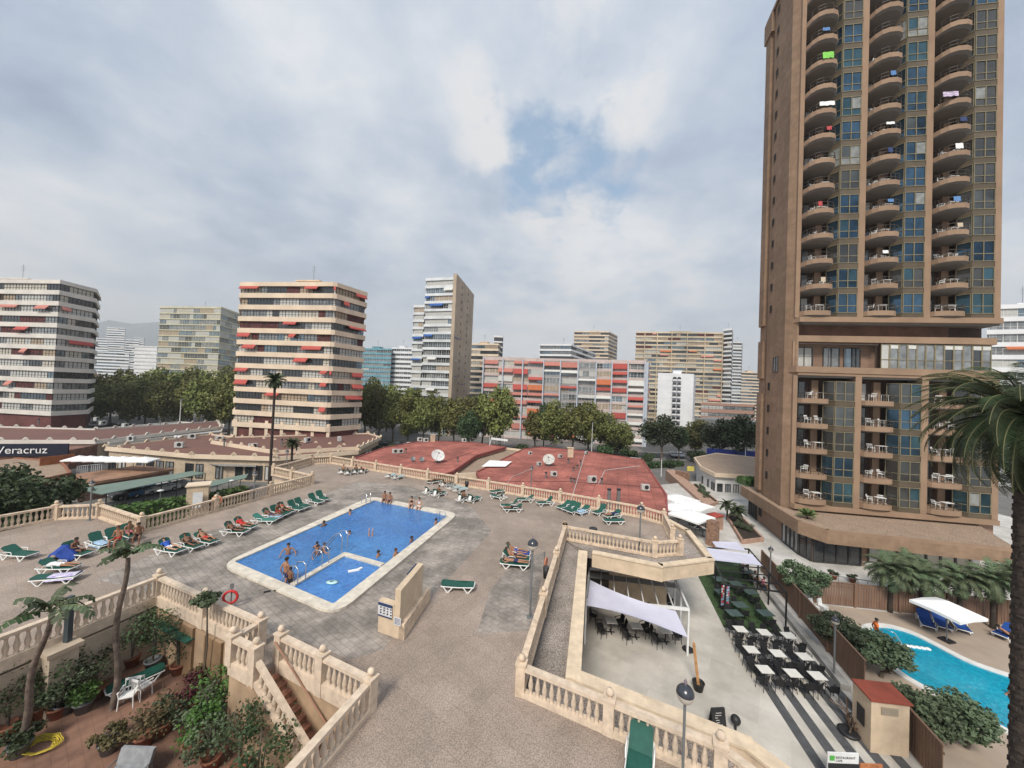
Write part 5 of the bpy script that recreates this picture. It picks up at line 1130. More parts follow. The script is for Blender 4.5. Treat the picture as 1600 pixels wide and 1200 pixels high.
# kiosk
k0 = P(310, 800, GS + 1); kk = thing('kiosk', 'small beige utility kiosk between the two hedges', 'kiosk', At(309, 790, P(309, 790, .0).y)); kz = At(309, 757, kk.location.y).z
b = MB(); b.box((kk.location.x, kk.location.y, GS), (2.0, 1.7, kz - GS), .6); b.build('wall', cream, kk); b = MB(); b.box((kk.location.x, kk.location.y, kz), (2.3, 2.0, .12), .6); b.build('roof', beige, kk)
b = MB(); b.box((kk.location.x + .75, kk.location.y - .95, GS + 1.6), (.9, .06, 1.8), .6 + 0); b.build('door', whitem, kk)
# cars
def car(col, seed):
    t = thing('parked_car', '', 'car', (0, 0, 0)); b = MB(); W_ = .86
    prof = [(-2.1, .35), (-2.15, .7), (-1.9, .86), (-1.15, .93), (-.55, 1.38), (.75, 1.42), (1.5, 1.0), (2.05, .92), (2.12, .5), (2.05, .3)]
    lowp = [(x, z) for x, z in prof if z < 1.0]
    def ext(p, w0, w1, mi): 
        n = len(p); vs = [(x, -(w1 if z > .95 else w0), z) for x, z in p] + [(x, (w1 if z > .95 else w0), z) for x, z in p]
        b.add(vs, [(i, (i + 1) % n, n + (i + 1) % n, n + i) for i in range(n)], mi, False); b.add(vs, [tuple(range(n - 1, -1, -1)), tuple(range(n, 2 * n))], mi)
    ext(lowp, W_, W_, 0); ext([(-1.15, .92), (-.5, 1.36), (.72, 1.42), (1.5, .98)], W_ - .03, W_ - .16, 0); b.build('body', col, t, True)
    b = MB(); b.quad((-1.12, -.72, .96), (-1.12, .72, .96), (-.58, .66, 1.33), (-.58, -.66, 1.33)); b.quad((1.5, .72, 1.0), (1.5, -.72, 1.0), (.82, -.66, 1.39), (.82, .66, 1.39))
    for s in (-1, 1): b.add([(-1.0, s * .845, .96), (1.3, s * .845, .98), (.72, s * .735, 1.34), (-.5, s * .735, 1.31)], [(0, 1, 2, 3)] if s < 0 else [(3, 2, 1, 0)])
    for i in range(len(b.v)): x, y, z = b.v[i]; b.v[i] = (x * 1.012, y * 1.012, z + .012)
    b.build('windows', glassd, t, True)
    for x in (-1.35, 1.3):
        for s in (-1, 1):
            b = MB(); b.tube([(x, s * .68, .32), (x, s * .87, .32)], .32, 14); wl = b.build('wheel', mat('tyre', (.015, .015, .015), .9), t, True); b = MB(); b.tube([(x, s * .865, .32), (x, s * .885, .32)], .19, 10); b.build('rim', steel, wl, True)
    for s in (-1, 1):
        b = MB(); b.box((-2.1, s * .62, .62), (.1, .34, .14)); b.build('headlight', mat('lamp_glass', (.7, .7, .68), .2), t, True); b = MB(); b.box((2.06, s * .66, .66), (.1, .3, .14)); b.build('taillight', redf, t, True)
    return t
ccol = [('white', mat('car_white', (.70, .70, .70), .25, .02)), ('dark grey', mat('car_grey', (.07, .075, .08), .25, .02)), ('silver', mat('car_silver', (.38, .39, .40), .25, .02, metal=.5)), ('blue', mat('car_blue', (.03, .14, .30), .25, .02)), ('red', mat('car_red', (.30, .02, .02), .25, .02)), ('black', mat('car_black', (.015, .015, .017), .2, .02))]
ccol.pop(4); cprot = [(n_c, car(m_, i), [False]) for i, (n_c, m_) in enumerate(ccol)]
def putcar(k, u, v, rz, label, z=GS):
    n_c, pr, us = cprot[k]; p = P(u, v, z); place(pr, us, (p.x, p.y, z), rz, n_c + ' ' + label, 'parked cars')
for k, u, v, lb in [(1, 204, 777, 'car under the carport, leftmost'), (3, 228, 773, 'car under the carport, between grey and white'), (0, 250, 769, 'car under the carport, beside the lamp head'), (2, 272, 764, 'car under the carport, rightmost')]: putcar(k, u, v, 1.2, lb)
row = [(0, 560, 700), (2, 581, 696), (4, 603, 697), (1, 622, 698), (0, 640, 699), (0, 795, 712), (2, 825, 714), (0, 872, 716), (1, 905, 718), (4, 960, 723), (0, 990, 724), (1, 1005, 714)]
for k, u, v in row: putcar(k, u, v, .0 + (.05 if u % 2 else 3.1), 'car parked on the street, %s from the left' % ORD[sorted(x[1] for x in row).index(u)])
for i, (k, u, v) in enumerate([(0, 150, 655), (1, 180, 657), (2, 205, 656), (4, 235, 657), (0, 262, 657), (3, 290, 658), (2, 318, 659), (1, 345, 660), (0, 1062, 706), (2, 1052, 695)]):
    p = At(u, v, 117 if u < 400 else 105); n_c, pr, us = cprot[k]; place(pr, us, (p.x, p.y, GS), .1 if u < 400 else 1.4, n_c + (' car under the trees between the cream blocks, %s from the left' % ORD[i] if u < 400 else ' car on the side street, %s' % ('nearer' if i == 8 else 'farther')), 'cars under the trees')
# street lamps
def lamp(label, p, h, globe=.24, dark=True, group='globe lamps', pr=.05):
    t = thing('street_lamp', label, 'lamp', p, 0, group); b = MB(); b.tube([(0, 0, 0), (0, 0, h - globe)], pr, 8); b.box((0, 0, 0), (.3, .3, .03)); b.build('pole', greym, t, True)
    b = MB(); b.lathe([(globe * sin(pi * i / 12), -globe * 1.15 * cos(pi * i / 12)) for i in range(1, 7)], (0, 0, h), 16); b.build('globe', mat('lamp_globe', (.52, .48, .42), .3, .1, 5), t, True)
    b = MB(); b.lathe([(globe * 1.02 * cos(pi * i / 12), globe * sin(pi * i / 12)) for i in range(0, 6)] + [(.02, globe * 1.15)], (0, 0, h), 16); cp_ = b.build('cap', mat('lamp_cap', (.03, .035, .045), .25, .2, 6, spec=.8), t, True)
    b = MB(); b.lathe([(.03, 0), (.045, .05), (.005, .14)], (0, 0, h + globe * 1.1), 8); b.build('finial', mat('mauve_knob', (.25, .20, .24), .5), cp_, True)
    return t
lamp('globe lamp on the deck beside the doubled loungers near the ramp', P(828, 964, DK), 3.45 - .15, .24)
lamp('globe lamp in the loop of balustrade at the far right of the deck', P(999, 860, DK), 2.75, .26)
Yl = F * (CAMZ - DK - 2.9) / (1075 - hor(1070)); pl = At(1067, 1200, Yl); lamp('nearest globe lamp at the bottom in front of the long balustrade', Vector((pl.x, pl.y, DK)), 2.9, .21, pr=.035)
lamp('globe lamp on the deck edge at the left near the magnolia', P(140, 813, DK), 2.6, .17)
lamp('globe lamp at the stair recess by the far loungers', P(396, 783, DK), 2.35, .2)
lamp('globe lamp near the far corner of the deck', P(447, 737, DK), 2.3, .2)
lamp('globe lamp in the middle of the far balustrade', P(829, 776, DK), 2.8, .18)
for u, v, h_, lb in [(249, 800, 3.6, 'white disc lamp in front of the hedge beside the bench'), (361, 775, 3.2, 'white disc lamp right of the beige kiosk')]:
    p = P(u, v, 0); t = thing('park_lamp', lb, 'lamp', Vector((p.x, p.y, GS))); b = MB(); b.tube([(0, 0, 0), (0, 0, h_ + .3)], .05, 6); b.build('pole', greym, t, True); b = MB(); b.lathe([(.02, h_ + .3), (.3, h_ + .3), (.32, h_ + .38), (.02, h_ + .5)], n=14); b.build('lamp_head', offw, t, True)
for u, vt, Y, lb in [(767, 652, 98, 'pale street lamp post left of the forked tree'), (926, 660, 97, 'tall white street lamp post before the red awning block'), (283, 624, 104, 'pale lamp post before the trees between the cream blocks'), (1165, 700, 85, 'lamp post by the beige low building'), (1034, 716, 78, 'lamp post at the street right of the red roof')]:
    p = At(u, vt, Y); t = thing('street_lamp', lb, 'lamp', Vector((p.x, p.y, GS)), 0, 'street lamp posts'); hh = p.z - GS; b = MB(); b.tube([(0, 0, 0), (0, 0, hh)], [.13, .07], 6); b.build('pole', offw, t, True); b = MB(); b.beam((-.1, 0, hh), (.9, 0, hh + .15), .25, .12); b.build('lamp_head', greym, t, True)
for x_, lb in ((176, 'lamp post with two globes by the scalloped building'),):
    p = P(275, 726, GS); t = thing('street_lamp', lb, 'lamp', p); b = MB(); b.tube([(0, 0, 0), (0, 0, 5.0)], .06, 6); b.tube([(-.35, 0, 5.2), (0, 0, 5.0), (.35, 0, 5.2)], .04, 5); b.build('pole', greym, t, True)
    for s in (-.35, .35): b = MB(); b.ball((s, 0, 5.4), .3, 10); b.build('globe', offw, t, True)
# beige low building on the right side and its path furniture
low('pavilion', 'beige low pavilion with a pale flat roof left of the tower', [(1085, 716), (1120, 709), (1185, 716), (1185, 745), (1118, 741), (1095, 730)], 3.0, 4.5, offw, tanroof, .2, beige, glaz=[(4, 7, 2.6, .3), (3, 5, 2.6, .3)])
b = MB()
for i in range(14): q = P(1085 + i * 2.6, 722 - i * .2, 3.0); 
rw = P(1112, 742, 0); b = MB(); b.prism([x[:2] for x in Pz([(1040, 738), (1052, 737), (1118, 790), (1104, 796)], 0)], GS, .5); tag(b.build('planter_wall', mat('rose_wall', (.42, .27, .20), .8)), 'low rosy wall running between the path and the parasols', 'wall')
def planter(label, px, seed, hgt=.45, n=14, m=MATS['rose_wall']):
    t = thing('planter', label, 'planter', P(px[0][0], px[0][1])); pts = Pz(px, 0); b = MB(); k = len(pts)
    for i in range(k): b.beam(pts[i] + Vector((0, 0, hgt / 2)), pts[(i + 1) % k] + Vector((0, 0, hgt / 2)), .2, hgt)
    b.build('rim', m, t); b = MB(); b.prism([x[:2] for x in pts], .02, hgt - .12); b.build('soil', soil, t)
    rnd = random.Random(seed); b = MB()
    for i in range(n):
        u_, v_ = rnd.random(), rnd.random(); q = pts[0].lerp(pts[1], u_).lerp(pts[3].lerp(pts[2], u_), .2 + .6 * v_); crown(b, q + Vector((0, 0, .7)), .5, .35, 4, 60, .14, rnd, .6, .3)
    b.build('foliage', leaf_c, t); return t
planter('triangular brick planter full of shrubs beside the plaza', [(1137, 812), (1147, 800), (1192, 846), (1160, 850)], 3, n=10)
planter('narrow planted strip along the path near the pavilion', [(1078, 762), (1086, 758), (1122, 786), (1112, 792)], 5, .3, 14)
p = P(1160, 763, 3.5); hedge('green hedge on the podium corner against the tower', P(1158, 757, 3.4), P(1182, 757, 3.4), 2, 3.4, .9, leaf_y, 120)
# parasols
def parasol(label, p, s, h, rz=0, col=canvas, group='large white restaurant parasols'):
    t = thing('parasol', label, 'parasol', p, rz, group); b = MB(); hs = s / 2; ap = (0, 0, h + .55); k = 8; e = []
    cs = [(-hs, -hs), (0, -hs), (hs, -hs), (hs, 0), (hs, hs), (0, hs), (-hs, hs), (-hs, 0)]
    for i, (x, y) in enumerate(cs): e.append((x, y, h + (.06 if i % 2 else 0)))
    b.add([ap] + e + [(x, y, z - .18) for x, y, z in e], [(0, 1 + i, 1 + (i + 1) % 8) for i in range(8)] + [(1 + i, 9 + i, 9 + (i + 1) % 8, 1 + (i + 1) % 8) for i in range(8)])
    b.build('canopy', col, t, True); b = MB(); b.tube([(0, 0, 0), (0, 0, h + .6)], .04, 8); b.build('pole', greym, t, True)
    b = MB()
    for x, y, z in e[::2]: b.beam((0, 0, h - .1), (x * .97, y * .97, z - .03), .03, .03)
    b.build('rib', greym, t, True); b = MB(); b.box((0, 0, 0), (.6, .6, .12)); b.build('base', darkm, t, True); return t
for i, (u, v, s, lb) in enumerate([(1062, 776, 3.6, 'back left'), (1083, 785, 3.6, 'back right'), (1060, 790, 3.4, 'front left'), (1080, 801, 3.6, 'front right, nearest')]):
    q = P(u, v, 2.8); parasol('large white square parasol beside the deck, %s of the four' % lb, Vector((q.x, q.y, 0)), s, 2.5, .6)
for i in range(7):
    q = At(124 + i * 17, 712 + i * .3, 55); parasol('white cafe parasol, %s from the left in the row beyond the carport' % ORD[i], Vector((q.x, q.y, GS)), 2.6, q.z - GS - .5, .2, group='white cafe parasols in a row')
b = MB()
for i in range(13): q = P(120 + i * 3.2, 741 - i * .35, GS + .4); b.tube([q, q + Vector((0, 0, 1.3))], .04, 4)
b.beam(P(120, 741, GS + .4) + Vector((0, 0, 1.3)), P(158.4, 736.8, GS + .4) + Vector((0, 0, 1.3)), .08, .08); tag(b.build('cafe_fence', whitem), 'white picket fence in front of the cafe parasols', 'fence')
# rusty planks and board beside the parasols
# ---------------------------------------------------------------- people
skins = [mat('skin_light', (.50, .29, .20), .55, .06, 6), mat('skin_tan', (.34, .17, .10), .55, .06, 6), mat('skin_brown', (.20, .095, .055), .55, .06, 6)]
hairs = [mat('hair_dark', (.02, .014, .010), .7, .2, 20), mat('hair_brown', (.08, .04, .02), .7, .2, 20), mat('hair_grey', (.35, .34, .33), .7, .2, 20)]
eyem = mat('eye_dark', (.02, .02, .02), .3); lipm = mat('lips', (.35, .10, .08), .5)
CLO = {'red': mat('cloth_red', (.55, .03, .03), .8, .1, 8), 'blue': mat('cloth_blue', (.03, .10, .45), .8, .1, 8), 'black': mat('cloth_black', (.02, .02, .022), .8, .1, 8), 'white': mat('cloth_white', (.75, .75, .73), .8, .05, 8),
       'orange': mat('cloth_orange', (.75, .16, .02), .7, .1, 8), 'navy': mat('cloth_navy', (.02, .03, .10), .8, .1, 8), 'pink': mat('cloth_pink', (.65, .20, .30), .8, .1, 8), 'green': mat('cloth_green', (.05, .25, .10), .8, .1, 8)}
EDG = [('pel', 'waist'), ('waist', 'chest'), ('chest', 'neck'), ('neck', 'headb'), ('headb', 'headt')] + [(a.format(s), b_.format(s)) for s in 'LR' for a, b_ in (('chest', 'sh{}'), ('sh{}', 'el{}'), ('el{}', 'wr{}'), ('wr{}', 'ha{}'), ('pel', 'hip{}'), ('hip{}', 'kn{}'), ('kn{}', 'an{}'), ('an{}', 'to{}'))]
RAD = dict(pel=(.15, .115), waist=(.125, .095), chest=(.155, .105), neck=(.058, .055), headb=(.078, .085), headt=(.082, .092), sh=(.062, .06), el=(.043, .04), wr=(.028, .025), ha=(.036, .018), hip=(.092, .09), kn=(.058, .056), an=(.036, .038), to=(.038, .025))
def pose(kind, bend=0.0):
    J = {}
    def m(n, x, y, z): J[n + 'L'] = Vector((x, y, z)); J[n + 'R'] = Vector((-x, y, z))
    if kind in ('stand', 'wade', 'walk', 'bend'):
        J.update(pel=Vector((0, 0, .96)), waist=Vector((0, 0, 1.13)), chest=Vector((0, .01, 1.33)), neck=Vector((0, .01, 1.50)), headb=Vector((0, -.02, 1.60)), headt=Vector((0, -.01, 1.68)))
        m('sh', .19, .02, 1.41); m('el', .25, .05, 1.13); m('wr', .27, -.06, .89); m('ha', .27, -.10, .80)
        m('hip', .09, 0, .90); m('kn', .11, -.02, .50); m('an', .12, .03, .09); m('to', .13, -.12, .03)
        if kind == 'wade': m('el', .36, -.05, 1.22); m('wr', .42, -.26, 1.10); m('ha', .42, -.36, 1.09)
        if kind == 'walk':
            J['knL'] = Vector((.10, -.22, .53)); J['anL'] = Vector((.10, -.24, .10)); J['toL'] = Vector((.10, -.39, .05)); J['anR'] = Vector((-.11, .28, .14)); J['toR'] = Vector((-.11, .16, .03)); J['knR'] = Vector((-.11, .04, .52))
            J['elL'] += Vector((0, .10, 0)); J['wrL'] += Vector((0, .14, .03)); J['haL'] += Vector((0, .14, .03)); J['elR'] += Vector((0, -.08, 0)); J['wrR'] += Vector((0, -.14, .05)); J['haR'] += Vector((0, -.15, .06))
        if kind == 'bend':
            for n in ('chest', 'neck', 'headb', 'headt', 'shL', 'shR', 'elL', 'elR', 'wrL', 'wrR', 'haL', 'haR', 'waist'):
                v = J[n] - J['pel']; a = .7; J[n] = J['pel'] + Vector((v.x, v.y * cos(a) - v.z * sin(a), v.y * sin(a) + v.z * cos(a)))
    elif kind in ('edge', 'sit'):
        J.update(pel=Vector((0, 0, .11)), waist=Vector((0, .03, .28)), chest=Vector((0, 0, .47)), neck=Vector((0, -.04, .63)), headb=Vector((0, -.08, .73)), headt=Vector((0, -.08, .81)))
        m('sh', .18, 0, .55); m('el', .24, -.03, .29); m('wr', .18, -.24, .18); m('ha', .15, -.33, .17); m('hip', .10, -.04, .09); m('kn', .14, -.44, .10)
        m('an', .13, -.46, -.32); m('to', .13, -.60, -.37)
        if kind == 'sit': m('wr', .12, -.30, .30); m('ha', .08, -.36, .33)
    elif kind == 'recline':
        J.update(pel=Vector((0, 0, .10)), waist=Vector((0, .14, .17)), chest=Vector((0, .30, .29)), neck=Vector((0, .43, .40)), headb=Vector((0, .49, .49)), headt=Vector((0, .53, .56)))
        m('sh', .18, .36, .34); m('el', .30, .20, .18); m('wr', .24, -.03, .17); m('ha', .20, -.11, .17); m('hip', .10, -.06, .08); m('kn', .13, -.42, .22); m('an', .13, -.82, .07); m('to', .14, -.90, .19)
        J['knR'] = Vector((-.15, -.40, .10)); 
    elif kind == 'lie':
        J.update(pel=Vector((0, 0, .11)), waist=Vector((0, .17, .11)), chest=Vector((0, .37, .12)), neck=Vector((0, .54, .12)), headb=Vector((0, .64, .12)), headt=Vector((0, .72, .12)))
        m('sh', .18, .44, .10); m('el', .30, .56, .08); m('wr', .16, .74, .09); m('ha', .10, .78, .10); m('hip', .09, -.05, .10); m('kn', .12, -.45, .10); m('an', .12, -.87, .08); m('to', .12, -.98, .05)
    return J
BODY = {}
def bake_body(kind):
    J = pose(kind); names = list(J); me = bpy.data.meshes.new('skin'); me.from_pydata([tuple(J[n]) for n in names], [(names.index(a), names.index(b_)) for a, b_ in EDG], [])
    o = bpy.data.objects.new('tmp', me); C.objects.link(o); md = o.modifiers.new('s', 'SKIN'); md.use_smooth_shade = True
    sk = me.skin_vertices[0].data
    for i, n in enumerate(names):
        k = n if n in RAD else n[:-1]; sk[i].radius = RAD[k]; sk[i].use_root = (n == 'pel')
    o.modifiers.new('u', 'SUBSURF').levels = 1; bpy.context.view_layer.update()
    r = bpy.data.meshes.new_from_object(o.evaluated_get(bpy.context.evaluated_depsgraph_get())); bpy.data.objects.remove(o)
    vs = [v.co.copy() for v in r.vertices]; nrm = [v.normal.copy() for v in r.vertices]; fs = [tuple(p.vertices) for p in r.polygons]
    segs = [(a, b_, J[a], J[b_]) for a, b_ in EDG]
    def near(c):
        best = None
        for a, b_, p, q in segs:
            d = q - p; t = max(0, min(1, (c - p).dot(d) / d.length_squared)); x = (c - (p + d * t)).length / (1 + 0)
            if best is None or x < best[0]: best = (x, a, b_, t)
        return best
    cls = [near(sum((vs[i] for i in f), Vector()) / len(f)) for f in fs]
    b = MB(); b.add(vs, fs, 0, True)
    # head: nose, ears, eyes, mouth
    hb, ht = J['headb'], J['headt']; up = (ht - hb).normalized(); fw = {'lie': Vector((0, .15, 1)), 'recline': Vector((0, -.75, .7))}.get(kind, Vector((0, -1, .0))); fw = (fw - up * fw.dot(up)).normalized(); sd = up.cross(fw)
    hc = hb.lerp(ht, .3); fr = hc + fw * .092
    b.tube([fr + up * .025, fr + fw * .02 - up * .012, fr - up * .018], [.007, .013, .008], 5)
    for s in (-1, 1): b.ball(hc + sd * s * .085, .02, 6)
    for s in (-1, 1): b.ball(fr + sd * s * .032 + up * .03 - fw * .006, .010, 6, 1)
    b.beam(fr - up * .045 - sd * .022 - fw * .006, fr - up * .045 + sd * .022 - fw * .006, .008, .008, 2)
    # hands: four fingers and a thumb each
    for s, S in ((1, 'L'), (-1, 'R')):
        h_ = J['ha' + S]; d = (h_ - J['wr' + S]).normalized(); x_ = d.cross(Vector((0, 0, 1)))
        x_ = (x_ if x_.length > .1 else Vector((1, 0, 0))).normalized(); n_ = x_.cross(d)
        for i in range(4):
            o_ = h_ + x_ * (.028 - i * .018) + d * .01; L_ = (.062, .074, .068, .052)[i]; b.tube([o_, o_ + d * L_ * .5 - n_ * .004, o_ + d * L_ - n_ * .02], [.009, .0085, .006], 5)
        o_ = h_ + x_ * s * .03 - d * .04; b.tube([o_, o_ + x_ * s * .025 + d * .02, o_ + x_ * s * .03 + d * .05], [.010, .009, .007], 5)
    mm = b.build('body', [skins[0], eyem, lipm]); body = mm.data; bpy.data.objects.remove(mm)
    def shell(test, off, name):
        keep = [f for f, c_ in zip(fs, cls) if test(c_)]; used = sorted({i for f in keep for i in f}); ix = {i: k for k, i in enumerate(used)}
        q = MB(); q.add([vs[i] + nrm[i] * off for i in used], [tuple(ix[i] for i in f) for f in keep], 0, True); o2 = q.build(name, CLO['red']); m2 = o2.data; bpy.data.objects.remove(o2); return m2
    short = shell(lambda c_: ('hip' in c_[2] and c_[1] == 'pel') or ('hip' in c_[1] and c_[3] < .45) or (c_[1] == 'pel' and c_[2] == 'waist' and c_[3] < .35), .012, 'shorts')
    shirt = shell(lambda c_: c_[1] in ('pel', 'waist') and 'hip' not in c_[2] or (c_[1] == 'chest' and c_[2] != 'neck') or ('sh' in c_[1] and c_[3] < .6) or (c_[1] == 'chest' and c_[3] < .5), .014, 'shirt')
    top = shell(lambda c_: (c_[1] == 'waist' and c_[3] > .55) or (c_[1] == 'chest' and c_[3] < .25), .01, 'top')
    # hair: cap of a squashed ball over the back and top of the head
    q = MB(); hc2 = hb.lerp(ht, .75) - fw * .012; vs2 = []; nn = 12; kk = 6
    for i in range(kk + 1):
        for j in range(nn):
            a = 2 * pi * j / nn; e_ = pi / 2 - (i / kk) * (1.55 + .75 * (cos(a) < .35) )
            q_ = (sd * sin(a) + fw * cos(a)) * cos(e_) * .105 + up * sin(e_) * .10; vs2.append(hc2 + q_)
    q.add(vs2, [(i * nn + j, i * nn + (j + 1) % nn, (i + 1) * nn + (j + 1) % nn, (i + 1) * nn + j) for i in range(kk) for j in range(nn)], 0, True); q.f = [f[::-1] for f in q.f]
    o2 = q.build('hair', hairs[0]); hair = o2.data; bpy.data.objects.remove(o2)
    BODY[kind] = (body, short, shirt, top, hair)
for k_ in ('stand', 'wade', 'walk', 'bend', 'edge', 'sit', 'recline', 'lie'): bake_body(k_)
def lobj(name, me, parent, m, slot=0):
    o = bpy.data.objects.new(name, me); C.objects.link(o); o.parent = parent
    o.material_slots[slot].link = 'OBJECT'; o.material_slots[slot].material = m; return o
def person(kind, loc, rz, label, skin=1, hair=0, short='navy', shirt=None, top=None, scale=1.0, group='people at the main pool', tilt=0):
    body, sh, st_, tp_, hr = BODY[kind]; t = thing('person', label, 'person', loc, rz, group); t.scale = (scale,) * 3
    if tilt: t.rotation_euler = (tilt, 0, rz)
    lobj('body', body, t, skins[skin]); lobj('hair', hr, t, hairs[hair]); lobj('swimming_shorts' if not shirt else 'shorts', sh, t, CLO[short])
    if shirt: lobj('shirt', st_, t, CLO[shirt])
    if top: lobj('bikini_top', tp_, t, CLO[top])
    return t
# ---------------------------------------------------------------- sun loungers
def lounger(fab, frame, ang, name='sun_lounger'):
    t = thing(name, '', 'sun lounger', (0, 0, 0)); W_ = .34; zz = .33; hx = .28
    # x: foot at -.95, head at +.95 ; hinge at hx
    b = MB(); n = 8; vs = []
    for i in range(n + 1):
        x = -.93 + (hx + .93) * i / n; z = zz + .035 * cos(i / n * 2 * pi) ; vs += [(x, -W_ + .02, z), (x, W_ - .02, z)]
    b.add(vs, [(2 * i, 2 * i + 1, 2 * i + 3, 2 * i + 2) for i in range(n)], 0, True); b.add([(x, y, z - .03) for x, y, z in vs], [(2 * i + 2, 2 * i + 3, 2 * i + 1, 2 * i) for i in range(n)], 0, True)
    for s in (-1, 1): b.beam((-.93, s * (W_ - .03), zz), (hx, s * (W_ - .03), zz), .03, .05)
    b.build('seat', fab, t, True)
    e = Vector((cos(ang), 0, sin(ang))); b = MB(); L_ = .72; o = Vector((hx, 0, zz + .02)); nrm_ = Vector((-sin(ang), 0, cos(ang)))
    pts = [(0, W_ - .02), (L_ * .88, W_ - .02), (L_, W_ * .6)]
    ring = [o + e * x + Vector((0, y, 0)) for x, y in pts] + [o + e * x - Vector((0, y, 0)) for x, y in pts[::-1]]
    k = len(ring); vs = [r_ + nrm_ * .02 for r_ in ring] + [r_ - nrm_ * .02 for r_ in ring]
    b.add(vs, [tuple(range(k - 1, -1, -1)), tuple(range(k, 2 * k))] + [(i, (i + 1) % k, k + (i + 1) % k, k + i) for i in range(k)]); bk_ = b.build('backrest', fab, t, True)
    b = MB()
    for s in (-1, 1): b.tube([(-.95, s * W_, zz - .02), (0, s * W_, zz - .05), (.95, s * W_, zz - .02)], .028, 6)
    b.tube([(-.95, -W_, zz - .02), (-.99, 0, zz), (-.95, W_, zz - .02)], .028, 6); b.tube([(.95, -W_, zz - .02), (.95, W_, zz - .02)], .028, 6); b.build('frame', frame, t, True)
    b = MB()
    if ang > .15: b.beam(o + e * .5, Vector((.72, 0, zz - .02)), .3, .025, 0)
    b.build('back_support', frame, t, True)
    for xc in (-.62, .55):
        for s in (-1, 1):
            b = MB(); b.beam((xc - .27, s * W_, zz - .03), (xc - .03, s * (W_ + .02), .0), .05, .05); b.beam((xc + .27, s * W_, zz - .03), (xc + .03, s * (W_ + .02), .0), .05, .05); b.box((xc, s * (W_ + .02), 0), (.12, .05, .03)); b.build('leg', frame, t, True)
    if ang > .15:
        for s in (-1, 1): b = MB(); b.tube([(hx - .3, s * (W_ + .02), zz), (hx - .25, s * (W_ + .03), zz + .17), (hx + .18, s * (W_ + .03), zz + .17), (hx + .28, s * (W_ + .02), zz)], .022, 5); b.build('armrest', frame, t, True)
    return t
LP_ = {'up': (lounger(greenp, whitep, .95), [False]), 'mid': (lounger(greenp, whitep, .55), [False]), 'flat': (lounger(greenp, whitep, .06), [False]), 'teal': (lounger(tealp, whitep, .6), [False]), 'pale': (lounger(mat('pale_aqua_mesh', (.33, .45, .45), .7), whitep, .45), [False])}
def put_lounger(kind, hd, ft, label, z=DK, who=None, towel=None, wh=None):
    pr, us = LP_[kind]; a, c = P(*hd, z), P(*ft, z); m_ = (a + c) / 2; rz = head(c, a); o = place(pr, us, (m_.x, m_.y, z), rz, label, 'green sun loungers round the pool', .87)
    if who:
        kw = dict(who); kind_ = kw.pop('kind'); lb = kw.pop('label'); d = Vector((cos(rz), sin(rz), 0))
        off = {'recline': .12, 'lie': .0, 'edge': 0, 'sit': .1}[kind_]; q = Vector((m_.x, m_.y, z + .29)) + d * off; kw.setdefault('scale', .9)
        person(kind_, q, rz - pi / 2 + (pi / 2 if kind_ in ('edge',) else 0) + kw.pop('turn', 0), lb, **kw)
    if towel:
        lb, m_t = towel; b = MB(); d = Vector((cos(rz), sin(rz), 0)); s = Vector((-sin(rz), cos(rz), 0)); vs = []; n = 8
        for i in range(n + 1):
            for j in range(5): y = (-.36 + .18 * j); vs.append(Vector((m_.x, m_.y, z + .35 + .012 * sin(i * 2 + j) - (.16 if j in (0, 4) else 0))) + d * (-.8 + i * .13) + s * y)
        b.add(vs, [(i * 5 + j, (i + 1) * 5 + j, (i + 1) * 5 + j + 1, i * 5 + j + 1) for i in range(n) for j in range(4)], 0, True); tag(b.build('towel', m_t), lb, 'towel')
    return o
pu_tow = mat('purple_towel', (.30, .22, .50), .9, .4, 5, col2=(.70, .68, .72)); 
W = lambda kind, label, **k: dict(kind=kind, label=label, **k)
